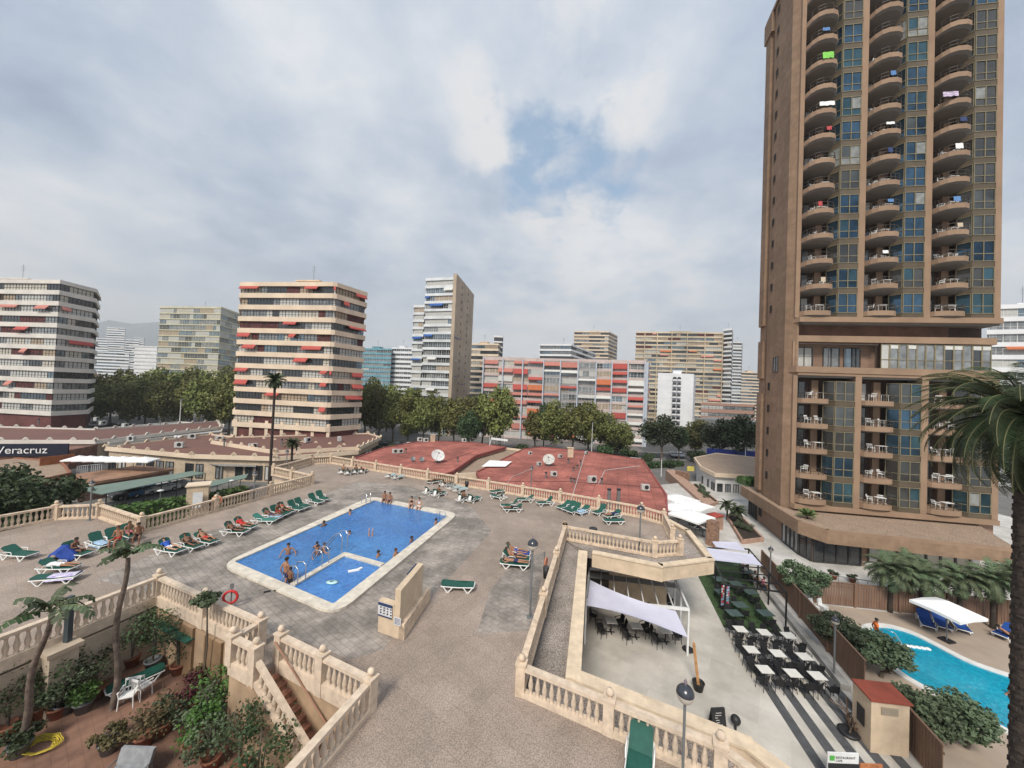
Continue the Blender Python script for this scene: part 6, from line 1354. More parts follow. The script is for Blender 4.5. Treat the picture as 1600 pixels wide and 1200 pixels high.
LG = [
 ('mid', (6, 870), (54, 874), 'empty green lounger alone at the far left edge of the deck', None, None),
 ('up', (100, 868), (136, 872), 'lounger under the crumpled blue towel', W('sit', 'person with dark hair bending forward on the lounger by the blue towel', skin=2, short='navy', turn=.3), None),
 ('up', (138, 850), (172, 860), 'lounger with a pale blue towel left of the palm top', None, ('pale blue towel spread on a lounger by the palm top', lblue)),
 ('up', (166, 843), (192, 853), 'lounger with back raised directly behind the palm top', None, None),
 ('up', (190, 836), (214, 846), 'lounger behind the people sitting above the palm top', W('sit', 'person with pink cloth sitting on the lounger above the palm top', skin=1, short='pink', hair=1), None),
 ('mid', (62, 893), (122, 893), 'rear one of the doubled loungers left of the banana palm', W('lie', 'person in white lying on the doubled loungers at left', skin=1, short='white', shirt='white'), None),
 ('flat', (58, 912), (118, 906), 'front one of the doubled loungers with a purple patterned towel', None, ('purple and white patterned towel on the front doubled lounger', pu_tow)),
 ('up', (248, 862), (284, 868), 'lounger of the person in the bright blue shirt', W('recline', 'person in a bright blue shirt reclining at left of the pool', skin=0, shirt='blue', short='white'), None),
 ('up', (280, 853), (314, 862), 'lounger with a white towel next to the blue shirt', W('recline', 'dark person lying low beside the blue shirted one', skin=2, short='black'), None),
 ('mid', (305, 846), (338, 854), 'lounger of the tanned sunbather nearest the pool corner at left', W('recline', 'tanned sunbather with knees up nearest the pool corner', skin=1, short='red', hair=1), None),
 ('up', (350, 834), (384, 836), 'lounger in front of the red swimsuit', W('recline', 'dark haired person lying in front of the red swimsuit', skin=2, short='black'), None),
 ('up', (366, 826), (396, 829), 'lounger under the red swimsuit', W('recline', 'person in a red swimsuit reclining at the left pool side', skin=1, short='red', shirt='red'), None),
 ('teal', (398, 817), (428, 818), 'teal lounger at the near end of the left pool row', None, None),
 ('up', (410, 811), (438, 813), 'lounger with a pale towel second from the near end of the left pool row', W('recline', 'person reclining at the near end of the left pool row', skin=2, short='navy'), ('pale towel in the left pool row', lblue)),
 ('up', (421, 805), (449, 809), 'lounger of the middle sunbather in the left pool row', W('sit', 'person sitting up in the middle of the left pool row', skin=2, short='red', hair=0), None),
 ('up', (431, 800), (459, 805), 'lounger with dark bag in the left pool row', W('recline', 'person in a red top at the far end of the left pool row group', skin=1, short='black', top='red'), None),
 ('up', (448, 796), (474, 801), 'empty green lounger, first after the sunbathers of the left row', None, None),
 ('up', (459, 792), (484, 797), 'empty green lounger, second after the sunbathers of the left row', None, None),
 ('up', (480, 784), (504, 790), 'near one of the pair of empty loungers ending the left row', None, None),
 ('up', (492, 779), (514, 786), 'far one of the pair of empty loungers ending the left row', None, None),
 ('mid', (528, 744), (545, 736), 'lounger at the left of the crowded far group', W('sit', 'person at the left of the crowded far group', skin=1, short='red', hair=1), None),
 ('mid', (538, 746), (553, 737), 'second lounger of the crowded far group', W('recline', 'person in the middle of the crowded far group', skin=1, short='black'), None),
 ('mid', (550, 745), (562, 735), 'third lounger of the crowded far group', W('sit', 'dark haired person in the crowded far group', skin=2, short='navy'), None),
 ('mid', (560, 743), (574, 735), 'rightmost lounger of the crowded far group', W('recline', 'person in red at the right of the crowded far group', skin=0, short='red', shirt='red'), None),
 ('pale', (603, 749), (618, 743), 'pale lounger on the left of the lone far pair', None, None),
 ('pale', (614, 751), (630, 746), 'pale lounger on the right of the lone far pair', None, None),
 ('flat', (668, 757), (688, 754), 'flat lounger behind the pair at the far pool end', W('lie', 'sunbather lying behind the far pool end', skin=2, short='black'), None),
 ('up', (664, 774), (682, 770), 'lounger left of the far pool end with back raised', None, None),
 ('up', (678, 778), (694, 773), 'lounger with a dark bag at the far pool end', W('sit', 'dark figure sitting on the lounger at the far pool end', skin=2, short='black', hair=0), None),
 ('mid', (690, 762), (707, 758), 'lounger in the back cluster beside the far balustrade, left', W('recline', 'person in the back cluster beside the far balustrade', skin=1, short='navy'), None),
 ('pale', (700, 768), (720, 763), 'pale lounger in the back cluster beside the far balustrade', None, None),
 ('pale', (710, 771), (728, 766), 'pale lounger at the right of the back cluster', None, None),
 ('up', (716, 786), (734, 781), 'green lounger left of the pair right of the pool corner', W('sit', 'dark person sitting near the right pool corner', skin=2, short='black'), None),
 ('up', (732, 787), (748, 781), 'green lounger right of the pair by the right pool corner', None, None),
 ('flat', (765, 773), (788, 769), 'flat green lounger at the left of the long far row', None, None),
 ('up', (788, 782), (770, 778), 'green lounger second in the long far row with back raised', None, None),
 ('up', (808, 794), (786, 794), 'green lounger in front of the long far row, rear of two', None, None),
 ('mid', (812, 799), (790, 799), 'green lounger in front of the long far row with dark clothes', W('lie', 'person in black lying on a lounger in front of the long far row', skin=2, short='black', shirt='black'), None),
 ('mid', (830, 784), (811, 784), 'green lounger third in the long far row', None, None),
 ('up', (862, 789), (842, 790), 'green lounger in the middle of the long far row', None, None),
 ('mid', (888, 793), (874, 797), 'green lounger at the start of the tight group of the far row', None, None),
 ('up', (898, 796), (882, 801), 'green lounger second of the tight group of the far row', None, None),
 ('up', (905, 799), (890, 804), 'green lounger third of the tight group of the far row', None, None),
 ('mid', (919, 800), (901, 806), 'lounger with a pale towel ending the tight group', None, ('pale blue towel on the last lounger of the tight group', lblue)),
 ('up', (945, 801), (929, 806), 'green lounger behind the dark clothed sunbather', None, None),
 ('mid', (968, 808), (945, 811), 'lounger of the sunbather in dark blue at the right end', W('lie', 'sunbather in dark blue at the right end of the far row', skin=1, short='navy', shirt='navy'), None),
 ('flat', (972, 818), (945, 818), 'flat green lounger at the right end nearest the viewer', None, None),
 ('flat', (693, 920), (738, 922), 'lone empty green lounger on the deck right of the sign wall', None, None),
 ('up', (788, 868), (826, 872), 'rear lounger of the group by the deck lamp', W('recline', 'person with blue towel on the rear lounger by the deck lamp', skin=1, short='blue', hair=1), ('blue towel on the rear lounger by the deck lamp', bluef)),
 ('mid', (786, 876), (826, 880), 'middle lounger of the group by the deck lamp', W('recline', 'tanned person on the middle lounger by the deck lamp', skin=1, short='black'), None),
 ('flat', (782, 884), (826, 888), 'front lounger of the group by the deck lamp', W('lie', 'sunbather in dark swimwear on the front lounger by the deck lamp', skin=1, short='navy'), None),
]
for kd, hd, ft, lb, who, tw_ in LG: put_lounger(kd, hd, ft, lb, who=who, towel=tw_)
a = P(1000, 1150, DK + .33); put_lounger('mid', (1002, 1168), (994, 1262), 'big green lounger at the bottom beside the near balustrade').scale = (1, 1, 1)
# crumpled blue towel
b = MB(); rnd = random.Random(2); p = P(100, 870, DK + .1); leafs = []
vs = []; n = 9
for i in range(n + 1):
    for j in range(n + 1): x = (i / n - .5) * 1.5; y = (j / n - .5) * 1.0; vs.append((p.x + x, p.y + y, DK + .03 + max(0, .75 - abs(x) * .8 - abs(y) * .7) + rnd.uniform(0, .1)))
b.add(vs, [(i * (n + 1) + j, (i + 1) * (n + 1) + j, (i + 1) * (n + 1) + j + 1, i * (n + 1) + j + 1) for i in range(n) for j in range(n)]); tag(b.build('towel', bluef), 'crumpled blue towel heaped over a lounger on the left', 'towel')
# people in and round the pool
zw = DK + .03
def pp(u, v, z=DK + .12): return P(u, v, z)
person('sit', pp(216, 838, DK + .4), .6, 'bare chested person crouching by the balustrade above the palm top', skin=2, short='black')
person('sit', pp(185, 843, DK + .4), .2, 'tanned person sitting low behind the palm top', skin=1, short='red', hair=1)
fw_ = Vector((0, 0, 0))
def facing(u, v, u2, v2, z=DK): return head(P(u, v, z), P(u2, v2, z)) + pi / 2
person('edge', pp(601, 782, DK + .13), facing(601, 782, 560, 840), 'left person of the pair sitting at the far pool corner', skin=1, short='black')
person('edge', pp(609, 784, DK + .13), facing(609, 784, 570, 840), 'right person of the pair sitting at the far pool corner', skin=1, short='navy', hair=1)
person('edge', pp(643, 791, DK + .13), facing(643, 791, 600, 850), 'dark haired person sitting on the far pool edge', skin=0, short='black', top='black')
person('edge', pp(655, 793, DK + .13), facing(655, 793, 610, 850), 'pale person sitting on the far pool edge nearest the right', skin=0, short='white', top='white', hair=1)
def swim(u, v, label, dep=1.15, rz=0, kind='wade', **k): p = P(u, v, zw); return person(kind, Vector((p.x, p.y, zw - dep)), rz, label, **k)
swim(450, 867, 'child standing alone in the water at the left', .95, .5, skin=1, hair=0, short='blue', scale=.95)
person('walk', P(446, 910, zw) - Vector((0, 0, .45)), 2.6, 'man with bare back standing in the water by the pool wall', skin=1, short='navy')
person('stand', P(453, 912, zw) - Vector((0, 0, .45)), 2.9, 'boy standing in the water next to the bare backed man', skin=2, short='black', scale=.74)
swim(496, 868, 'adult carrying a child in the water near the handrails', 1.1, 1.0, skin=1, short='red')
swim(506, 862, 'child with blond hair held in the water near the handrails', .85, 2.0, skin=0, hair=1, short='blue', scale=.8)
swim(495, 860, 'dark haired child behind the adult near the handrails', .85, 3.0, skin=1, short='black', scale=.8)
swim(506, 822, 'swimmer near the left pool side', 1.35, 1.2, skin=2)
swim(547, 803, 'swimmer close to the far left pool side', 1.35, 2.0, skin=1, hair=1)
swim(546, 835, 'swimmer with only the head out in the middle of the pool', 1.46, 0, kind='stand', skin=0, hair=1)
swim(591, 869, 'dark haired swimmer with arms out near the dividing wall', 1.38, 1.5, skin=1)
swim(618, 868, 'swimmer holding the right pool edge near the dividing wall', 1.3, 1.4, skin=1, hair=1)
swim(643, 846, 'swimmer resting at the right pool edge midway', 1.38, 1.4, skin=2)
swim(681, 818, 'swimmer by the far right pool ladder', 1.35, 1.4, skin=1)
p = P(579, 838, zw); person('stand', Vector((p.x, p.y, zw + .55)), 0, 'diver upside down with two legs sticking out of the water', skin=0, short='red', tilt=pi)
person('walk', P(1369, 1000, 0) - Vector((0, 0, .3)), 1.0, 'person in an orange shirt standing on the steps of the tower pool', skin=2, short='navy', shirt='orange', group='people at the tower pool')
swim_t = P(1578, 1086, .02); person('wade', Vector((swim_t.x, swim_t.y, -1.35)), 0, 'swimmer in the tower pool beside the date palm trunk', skin=1, group='people at the tower pool')
person('stand', P(868, 905, DK), .4, 'man in swimming trunks leaning by the ramp balustrade', skin=1, short='black') if False else None
p = P(1073, 935, 0); 
# float toys
b = MB(); b.box(P(553, 892, DK + .043), (.6, .2, .05), .5); b.box(P(562, 890, DK + .043), (.3, .16, .08), 1.2); tag(b.build('pool_float', whitep), 'white float toy in the shallow corner, farther one', 'pool float')
b = MB(); b.lathe([(.08, .0), (.18, .02), (.2, .06), (.08, .08)], P(519, 911, DK + .04), 12, sx=1.6); tag(b.build('pool_float', mat('aqua_float', (.5, .75, .75), .4)), 'pale oval float toy in the shallow corner, nearer one', 'pool float')
b = MB(); q = P(417, 925, DK + .01)
for i in range(3): b.box(q + Vector((i * .33, i * .22, 0)), (.27, .1, .05), .5 + i)
tag(b.build('flip_flops', darkm), 'dark flip flops left on the paving below the pool', 'flip flops')
def liferig(label, u, v, z, r, m, rz, post=True, base=DK):
    p = At(u, v, P(u, v + 18, base).y if post else P(u, v, z).y); t = thing('life_ring', label, 'life ring', p, rz); b = MB(); k = 20; vs = []
    for i in range(k):
        a = 2 * pi * i / k
        for j in range(8): bb_ = 2 * pi * j / 8; vs.append(((r + .055 * cos(bb_)) * cos(a), .055 * sin(bb_), (r + .055 * cos(bb_)) * sin(a)))
    b.add(vs, [(i * 8 + j, ((i + 1) % k) * 8 + j, ((i + 1) % k) * 8 + (j + 1) % 8, i * 8 + (j + 1) % 8) for i in range(k) for j in range(8)], 0, True); b.build('ring', m, t, True)
    if post: b = MB(); b.tube([(0, .1, base - p.z), (0, .1, .45)], .03, 6); b.box((0, .1, .35), (.14, .05, .2)); b.build('post', greym, t, True)
    return t
liferig('red life ring on a post above the garden balustrade', 360, 933, 0, .27, redf, .3)
liferig('orange life ring hanging on the left deck balustrade', 339, 781, 0, .30, mat('faded_orange', (.55, .22, .12), .6), .4)
liferig('faded life ring on a post by the top of the ramp', 853, 878, 0, .22, mat('faded_orange2', (.50, .20, .12), .6), 1.2)
def bin_(label, p, s=.35, h=.6, m=darkm):
    t = thing('litter_bin', label, 'bin', p); b = MB(); b.lathe([(.01, .0), (s * .42, 0), (s * .55, h), (s * .46, h), (s * .4, .05)], n=10); b.build('bucket', m, t, True); b = MB(); b.tube([(-s * .56, 0, h), (s * .56, 0, h)], .015, 4); b.build('hinge_bar', greym, t, True)
bin_('dark litter bin at the foot of the left deck balustrade', P(365, 790, DK)); bin_('dark litter bin beneath the life ring by the ramp', P(853, 903, DK)); bin_('dark litter bin at the far balustrade', P(729, 761, DK))
# sign wall on the deck
sw = thing('sign_wall', 'stepped cream wall with a stone bench and pool rule signs standing on the deck', 'wall', P(625, 980, DK))
f0, f1, f2 = P(587, 986, DK), P(631, 1001, DK), P(672, 938, DK); dw = (f2 - f1).normalized(); df = (f0 - f1).normalized(); 
b = MB(); b.obox(f1 + dw * .0 + df * .25, dw * (f2 - f1).length * .82, df * .28, (0, 0, 1.95)); b.build('screen', cream, sw)
b = MB(); b.obox(f1, dw * (f2 - f1).length, df * .27, (0, 0, .52)); b.obox(f1 + df * .02, dw * (f2 - f1).length * .99, df * .24, (0, 0, .62)); b.build('bench', cream_rail, sw)
b = MB(); b.obox(f1 + df * .54, dw * .25, (f0 - f1) * .55, (0, 0, 1.32)); b.obox(f1 + df * .26 - dw * .01, dw * .26, df * .28, (0, 0, 1.0)); b.build('sign_pier', cream, sw)
xd = -df; nrm2 = -dw
b = MB(); o_ = f1 + df * .62 + nrm2 * .03 + Vector((0, 0, .72)); wd = (f0 - f1).length * .5; b.obox(o_ + df * wd, -df * wd, nrm2 * .02, (0, 0, .56)); bd = b.build('notice_board', mat('board_white', (.6, .6, .62), .5), sw)
b = MB(); b.obox(o_ + df * wd + nrm2 * .021 + Vector((0, 0, .44)), -df * wd, nrm2 * .01, (0, 0, .12)); b.obox(o_ + df * wd + nrm2 * .021, -df * wd, nrm2 * .01, (0, 0, .05)); b.build('blue_header', mat('board_navy', (.03, .05, .12), .5), bd)
rnd = random.Random(8); b = MB()
for r_ in range(3):
    for c_ in range(4): q = o_ + df * (wd * (.12 + c_ * .24)) + nrm2 * .022 + Vector((0, 0, .12 + r_ * .11)); b.obox(q, -df * .05, nrm2 * .006, (0, 0, rnd.uniform(.04, .08))); b.obox(q + Vector((0, 0, .03)), -df * .09, nrm2 * .006, (0, 0, .02))
b.build('pictogram', darkm, bd)
b = MB(); b.obox(f1 + df * .5 + nrm2 * .05 + Vector((0, 0, .56)), -df * .34, nrm2 * .02, (0, 0, .32)); b2_ = b.build('small_notice', MATS['board_white'], sw)
b = MB()
for r_ in range(5): b.obox(f1 + df * .46 + nrm2 * .072 + Vector((0, 0, .62 + r_ * .05)), -df * .26, nrm2 * .004, (0, 0, .018))
b.build('notice_text', MATS['board_navy'], b2_)
b = MB(); b.obox(f1 + dw * (f2 - f1).length * .45 + df * .56 + Vector((0, 0, 1.25)), dw * .9, df * .06, (0, 0, .7)); b.build('blue_board', MATS['board_navy'], sw)
bn = thing('bench', 'pale stone bench by the hedge and the disc lamp', 'bench', P(266, 795, 0)); b = MB(); q = bn.location
b.box((q.x, q.y, GS + .75 + 1), (1.5, .5, .12), .4); b.box((q.x - .5, q.y - .2, GS + 1), (.15, .45, .75), .4); b.box((q.x + .5, q.y + .2, GS + 1), (.15, .45, .75), .4); b.build('seat', offw, bn)
# garden things
g1 = P(205, 1100, GD); place(pc, uc, P(200, 1102, GD), .4, 'white plastic garden chair, the left one'); place(pc, uc, P(222, 1088, GD), 2.9, 'white plastic garden chair, the right one')
def gl(label, a, c, fab, name='sun_lounger'):
    o = copy_tree(LP_['flat'][0]); A_, C_ = P(*a, GD), P(*c, GD); m_ = (A_ + C_) / 2; o.location = (m_.x, m_.y, GD); o.rotation_euler = (0, 0, head(C_, A_)); o['label'] = label
gl('green garden lounger behind the two white chairs', (232, 1062), (190, 1080), greenp)
sw2 = thing('garden_swing_seat', 'grey cushioned garden seat at the bottom in front of the reddish bush', 'garden seat', P(192, 1232, GD)); sw2.scale = (.8, .8, .8); gcm = mat('grey_cushion', (.26, .27, .28), .85, .15, 4)
b = MB(); b.box((0, 0, .42), (1.3, .6, .12)); b.build('seat', gcm, sw2, True); b = MB(); b.obox((-.65, .28, .5), (1.3, 0, 0), (0, .12, 0), (0, .2, .55)); b.build('backrest', gcm, sw2, True)
for s in (-1, 1):
    b = MB(); b.tube([(s * .7, -.35, 0), (s * .7, -.35, .65), (s * .7, .4, .68), (s * .7, .4, 0)], .03, 6); b.build('side_frame', greym, sw2, True)
b = MB(); c_ = P(63, 1168, GD); rnd = random.Random(6)
for k_ in range(9):
    r_ = .22 + .022 * k_; b.tube([c_ + Vector((cos(a_) * r_ * 1.5 + rnd.uniform(-.03, .03), sin(a_) * r_ + rnd.uniform(-.03, .03), .03 + .012 * k_)) for a_ in [2 * pi * i / 20 for i in range(21)]], .014, 5, caps=False)
tag(b.build('garden_hose', yell), 'coiled yellow hose lying on the terracotta paving', 'hose')
p = P(118, 992, DK - .0); b = MB(); t = thing('square_post', 'dark square metal post on the pillar of the left garden wall', 'post', p); zz_ = 1.7; b = MB(); b.box((0, -.25, -.1), (.17, .17, 1.75)); b.build('post', mat('dark_slate', (.05, .065, .075), .5), t, True)
b = MB(); q = p + Vector((.0, -.45, 0)); b.box((q.x, q.y, GD), (.75, .6, DK - .25 - GD), head(W0, W1)); b.box((q.x, q.y, DK - .25), (.95, .8, .16), head(W0, W1)); tag(b.build('wall_pillar', MATS['pale_garden_wall']), 'pale pillar with a flat cap on the left garden wall', 'pillar')
p = P(300, 985, DK); b = MB(); q0 = W1 + dB * .9 + Vector((dB.y, -dB.x, 0)) * .32 - Vector((0, 0, .78)); b.beam(q0, q0 + dB * 2.5, .34, .06); tag(b.build('door_awning', mat('green_awning', (.02, .10, .07), .6)), 'narrow green awning over the garden door', 'awning')
for k_, (s0, w_, lb) in enumerate([(2.4, .9, 'closed door in the peach wall under the green awning'), (4.3, 1.0, 'recessed door in the peach wall near the stairs')]):
    b = MB(); q = W1 + dB * s0; nn_ = Vector((dB.y, -dB.x, 0)); b.obox(Vector((q.x, q.y, GD)) + nn_ * .16, dB * w_, nn_ * .05, (0, 0, 2.05)); b.obox(Vector((q.x, q.y, GD)) + nn_ * .16 - dB * .08, dB * .08, nn_ * .09, (0, 0, 2.15)); b.obox(Vector((q.x, q.y, GD)) + nn_ * .16 + dB * w_, dB * .08, nn_ * .09, (0, 0, 2.15))
    tag(b.build('door', mat('ochre_door', (.25, .16, .09), .7)), lb, 'door')
# ---------------------------------------------------------------- restaurant terrace below the deck
blkm = mat('black_resin', (.018, .018, .02), .55, .1, 6)
def cafe_chair(m=blkm):
    t = thing('terrace_chair', '', 'chair', (0, 0, 0)); b = MB(); b.box((0, 0, .43), (.42, .42, .03)); b.build('seat', m, t, True)
    b = MB(); b.obox((-.2, .19, .46), (.4, 0, 0), (0, .03, 0), (0, .08, .38)); b.build('backrest', m, t, True)
    for sx in (-1, 1):
        for sy in (-1, 1): b = MB(); b.tube([(sx * .21, sy * .21, 0), (sx * .18, sy * .18, .43)], .018, 4); b.build('leg', m, t, True)
    b = MB()
    for sx in (-1, 1): b.beam((sx * .21, -.18, .64), (sx * .21, .22, .64), .035, .03); b.beam((sx * .21, -.18, .43), (sx * .21, -.18, .64), .03, .03)
    b.build('armrest', m, t, True); return t
def cafe_table(topm, w_=.7, l_=.7):
    t = thing('terrace_table', '', 'table', (0, 0, 0)); b = MB(); b.box((0, 0, .72), (l_, w_, .035)); b.build('tabletop', topm, t, True); b = MB(); b.tube([(0, 0, .02), (0, 0, .72)], .035, 6); b.build('pedestal', blkm, t, True)
    b = MB(); b.box((0, 0, 0), (.5, .08, .03)); b.box((0, 0, .001), (.08, .5, .035)); b.build('foot', blkm, t, True); return t
ch = cafe_chair(); chu = [False]; t_w = cafe_table(mat('white_tabletop', (.68, .67, .62), .4, .05), .6, .7); twu = [False]; t_g = cafe_table(mat('green_tabletop', (.07, .11, .10), .5, .15), .75, .9); tgu = [False]
t_in = cafe_table(mat('long_tabletop', (.62, .62, .60), .5), .8, 1.6); tiu = [False]
ra = head(P(1191, 1050, 0), P(1276, 1055, 0))
nm3 = lambda i: ['left', 'middle', 'right'][i]; rw3 = ['back', 'middle', 'front']
for r_, rowpx in enumerate([[(1157, 983), (1194, 988), (1232, 993)], [(1174, 1015), (1215, 1021), (1257, 1026)], [(1195, 1046), (1239, 1052), (1277, 1056)]]):
    for i, (u, v) in enumerate(rowpx):
        q = P(u, v, .74); q.z = .01; place(t_w, twu, q, ra, 'white topped terrace table, %s of the %s row' % (nm3(i), rw3[r_]), 'white terrace tables')
        for k, (dx, dy, rr_) in enumerate([(-.42, -.42, pi * 1.15), (.32, -.55, pi * .95), (-.30, .52, 0), (.42, .42, .2)]):
            o = Vector((dx * cos(ra) - dy * sin(ra), dx * sin(ra) + dy * cos(ra), 0)); place(ch, chu, q + o, ra + rr_, 'black chair at the %s %s of the %s table in the %s row' % (('front', 'front', 'back', 'back')[k], ('left', 'right', 'left', 'right')[k], nm3(i), rw3[r_]), 'black terrace chairs')
for i, (u, v, lb) in enumerate([(1173, 925, 'dark green table on the turf, farthest right'), (1156, 945, 'dark green table on the turf, centre back'), (1147, 958, 'dark green table on the turf, left'), (1196, 958, 'dark green table on the turf, front right'), (1128, 925, 'dark green table under the frame, back left'), (1150, 912, 'dark green table under the frame, back middle'), (1170, 893, 'dark green table just below the lilac awning'), (1125, 905, 'dark green table under the frame at the walkway side')]):
    q = P(u, v, .74); q.z = .02; place(t_g, tgu, q, ra + .1, lb, 'green tables on the turf')
    for k, (dx, dy, rr_) in enumerate([(-.1, -.65, pi), (.1, .65, 0)]):
        o = Vector((dx * cos(ra) - dy * sin(ra), dx * sin(ra) + dy * cos(ra), 0)); place(ch, chu, q + o, ra + rr_, 'black chair on the %s side of the %s' % (('near', 'far')[k], lb.split(',')[0] if i < 1 else ('turf table %s' % ORD[i])), 'black chairs on the turf')
# enclosure with white steel frame and glass roof
zr_ = 2.75
e = [P(921, 888, zr_), P(1055, 904, zr_), P(1076, 952, zr_), P(916, 936, zr_)]
en = thing('glass_pavilion', 'white framed glass roofed dining enclosure under the walkway', 'pavilion', e[0]); dx_ = (e[1] - e[0]); 
b = MB()
for i in range(4): b.beam(e[i], e[(i + 1) % 4], .12, .16)
b.build('roof_frame', whitem, en)
for i in range(1, 7):
    b = MB(); f = i / 7; b.beam(e[0].lerp(e[1], f), e[3].lerp(e[2], f), .06, .10); b.build('rafter', whitem, en)
b = MB(); b.quad(e[0] + Vector((0, 0, -.3)), e[1] + Vector((0, 0, -.3)), e[1].lerp(e[2], .22) + Vector((0, 0, -.25)), e[0].lerp(e[3], .22) + Vector((0, 0, -.25))); b.build('folded_roof_blind', mat('grey_blind', (.35, .36, .37), .7), en)
for k, q in enumerate([e[1], e[2], e[3], e[0], e[1].lerp(e[2], .5)]): b = MB(); b.beam((q.x, q.y, 0), (q.x, q.y, zr_), .10, .10, up=(0, 1, 0)); b.build('post', whitem, en)
b = MB()
for i in range(6): q = e[1].lerp(e[2], i / 6); 
d_ = (e[2] - e[1]); d_.z = 0; n_ = Vector((d_.y, -d_.x, 0)).normalized()
gl_m = mat('clear_pane', (.5, .55, .56), .05, .02, 1, alpha=.22)
for i in range(4): b = MB(); o = e[1] + (e[2] - e[1]) * (i / 4); b.quad(Vector((o.x, o.y, .1)), Vector((o.x + d_.x / 4, o.y + d_.y / 4, .1)), Vector((o.x + d_.x / 4, o.y + d_.y / 4, 2.6)), Vector((o.x, o.y, 2.6))); b.build('side_pane', gl_m, en)
# interior behind: dark-coloured wall under the deck stands in for its shade
b = MB(); q0, q1 = P(905, 880, 0), P(1064, 884, 0); b = MB(); w0 = Vector((e[0].x - .5, e[0].y + .5, 0)); w1 = Vector((e[1].x - .6, e[1].y + .8, 0)); b.beam(w0 + Vector((0, 0, 2)), w1 + Vector((0, 0, 2)), .3, 4.4); tag(b.build('interior_shade_wall', mat('interior_shade_colour', (.10, .075, .06), .8, .3, 1)), 'dark wooden restaurant front deep under the walkway', 'wall')
for i, (u, v, lb) in enumerate([(985, 933, 'long white table inside the glass pavilion, left'), (1030, 938, 'long white table inside the glass pavilion, right'), (955, 970, 'white table in the shade below the sail, left'), (994, 978, 'white table in the shade below the sail, middle'), (1040, 985, 'white table in the shade below the sail, right')]):
    q = P(u, v, .74); q.z = .01; place(t_in if i < 2 else t_w, tiu if i < 2 else twu, q, ra + (pi / 2 if i < 2 else 0), lb, 'tables by the glass pavilion')
    for k, (dx, dy, rr_) in enumerate([(-.75, 0, pi / 2), (.75, 0, -pi / 2), (-.7, -.5, pi * .6), (.7, .5, -pi * .4)]):
        place(ch, chu, q + Vector((dx, dy, 0)), rr_, 'black chair, %s around the %s' % (ORD[k], lb.split(' ', 1)[1].replace('inside the glass pavilion', 'pavilion table').replace('in the shade below the sail', 'table under the sail')), 'black chairs by the pavilion')
place(ch, chu, P(927, 972, 0), 1.0, 'single black chair against the ramp wall under the sail')
# shade sail
sc_ = [P(922, 906, 3.3), P(1056, 955, 2.9), P(1075, 996, 2.5), P(917, 946, 3.1)]
b = MB(); n = 12; vs = []
for i in range(n + 1):
    for j in range(n + 1):
        s, t_ = i / n, j / n; s2 = s; sag = .55 * (4 * s * (1 - s)); q = sc_[0].lerp(sc_[1], s).lerp(sc_[3].lerp(sc_[2], s), t_)
        q2 = sc_[0].lerp(sc_[3], t_).lerp(sc_[1].lerp(sc_[2], t_), s)
        cen_ = (sc_[0] + sc_[1] + sc_[2] + sc_[3]) / 4; pull = .16 * (4 * s * (1 - s)) * abs(2 * t_ - 1) ** 2 + .10 * (4 * t_ * (1 - t_)) * abs(2 * s - 1) ** 2
        q = q.lerp(sc_[0].lerp(sc_[1], s).lerp(sc_[3].lerp(sc_[2], s), .5) if True else q, min(.5, pull * 1.6)); q.z -= .25 * 16 * s * (1 - s) * t_ * (1 - t_) * .5
        vs.append(q)
b.add(vs, [(i * (n + 1) + j, (i + 1) * (n + 1) + j, (i + 1) * (n + 1) + j + 1, i * (n + 1) + j + 1) for i in range(n) for j in range(n)], 0, True)
b.add([v - Vector((0, 0, .012)) for v in vs], [(i * (n + 1) + j + 1, (i + 1) * (n + 1) + j + 1, (i + 1) * (n + 1) + j, i * (n + 1) + j) for i in range(n) for j in range(n)], 0, True)
tag(b.build('shade_sail', sailm), 'large lilac shade sail stretched in front of the glass pavilion', 'shade sail')
# timber post in a tub
t = thing('parasol_base_post', 'light timber post leaning in a black tub on the terrace', 'post', P(1091, 1078, 0)); b = MB(); b.lathe([(.01, 0), (.22, 0), (.30, .4), (.32, .42), (.26, .42), (.24, .3), (.01, .3)], n=14); b.build('tub', blkm, t, True)
q = At(1084, 1005, P(1091, 1078, 0).y + .1) - t.location; b = MB(); b.beam((0, 0, .25), q, .14, .14); b.build('post', woodp, t, True); b = MB(); b.lathe([(.01, .31), (.25, .31)], n=14); b.build('gravel', soil, t, True)
b = MB(); b.lathe([(.01, .02), (.32, .02), (.34, .08), (.2, .10), (.01, .14)], P(1075, 1016, 0), 14); tag(b.build('round_weight', darkm), 'dark round parasol weight by the pavilion post', 'parasol foot')
t = thing('menu_board', 'black a frame menu board behind the ramp parapet', 'sign', P(1126, 1150, 0), .1); t.scale = (.8, .8, .85); bdm = mat('blackboard', (.02, .02, .022), .5); b = MB(); b.obox((-.42, 0, 0), (.84, 0, 0), (0, .04, 0), (0, .28, 1.25)); b.build('front_board', bdm, t, True); b = MB(); b.obox((-.4, .6, 0), (.8, 0, 0), (0, .04, 0), (0, -.28, 1.25)); b.build('rear_board', bdm, t, True)
b = MB(); rnd = random.Random(4)
for i in range(9): b.obox((-.26 + rnd.uniform(0, .1), -.012 + .028 * (.15 + i * .11) / .13 * 1.0, .15 + i * .11), (rnd.uniform(.15, .4), 0, 0), (0, .01, 0), (0, .004, .03))
b.build('chalk_writing', mat('chalk', (.5, .5, .48), .9), t, True)
b = MB(); b.ball(P(1149, 1140, 0) + Vector((0, 0, .45)), .22, 12); b.tube([P(1149, 1140, 0), P(1149, 1140, 0) + Vector((0, 0, .3))], .06, 6); tag(b.build('bollard_lamp', darkm), 'dark ball topped bollard beside the menu board', 'bollard')
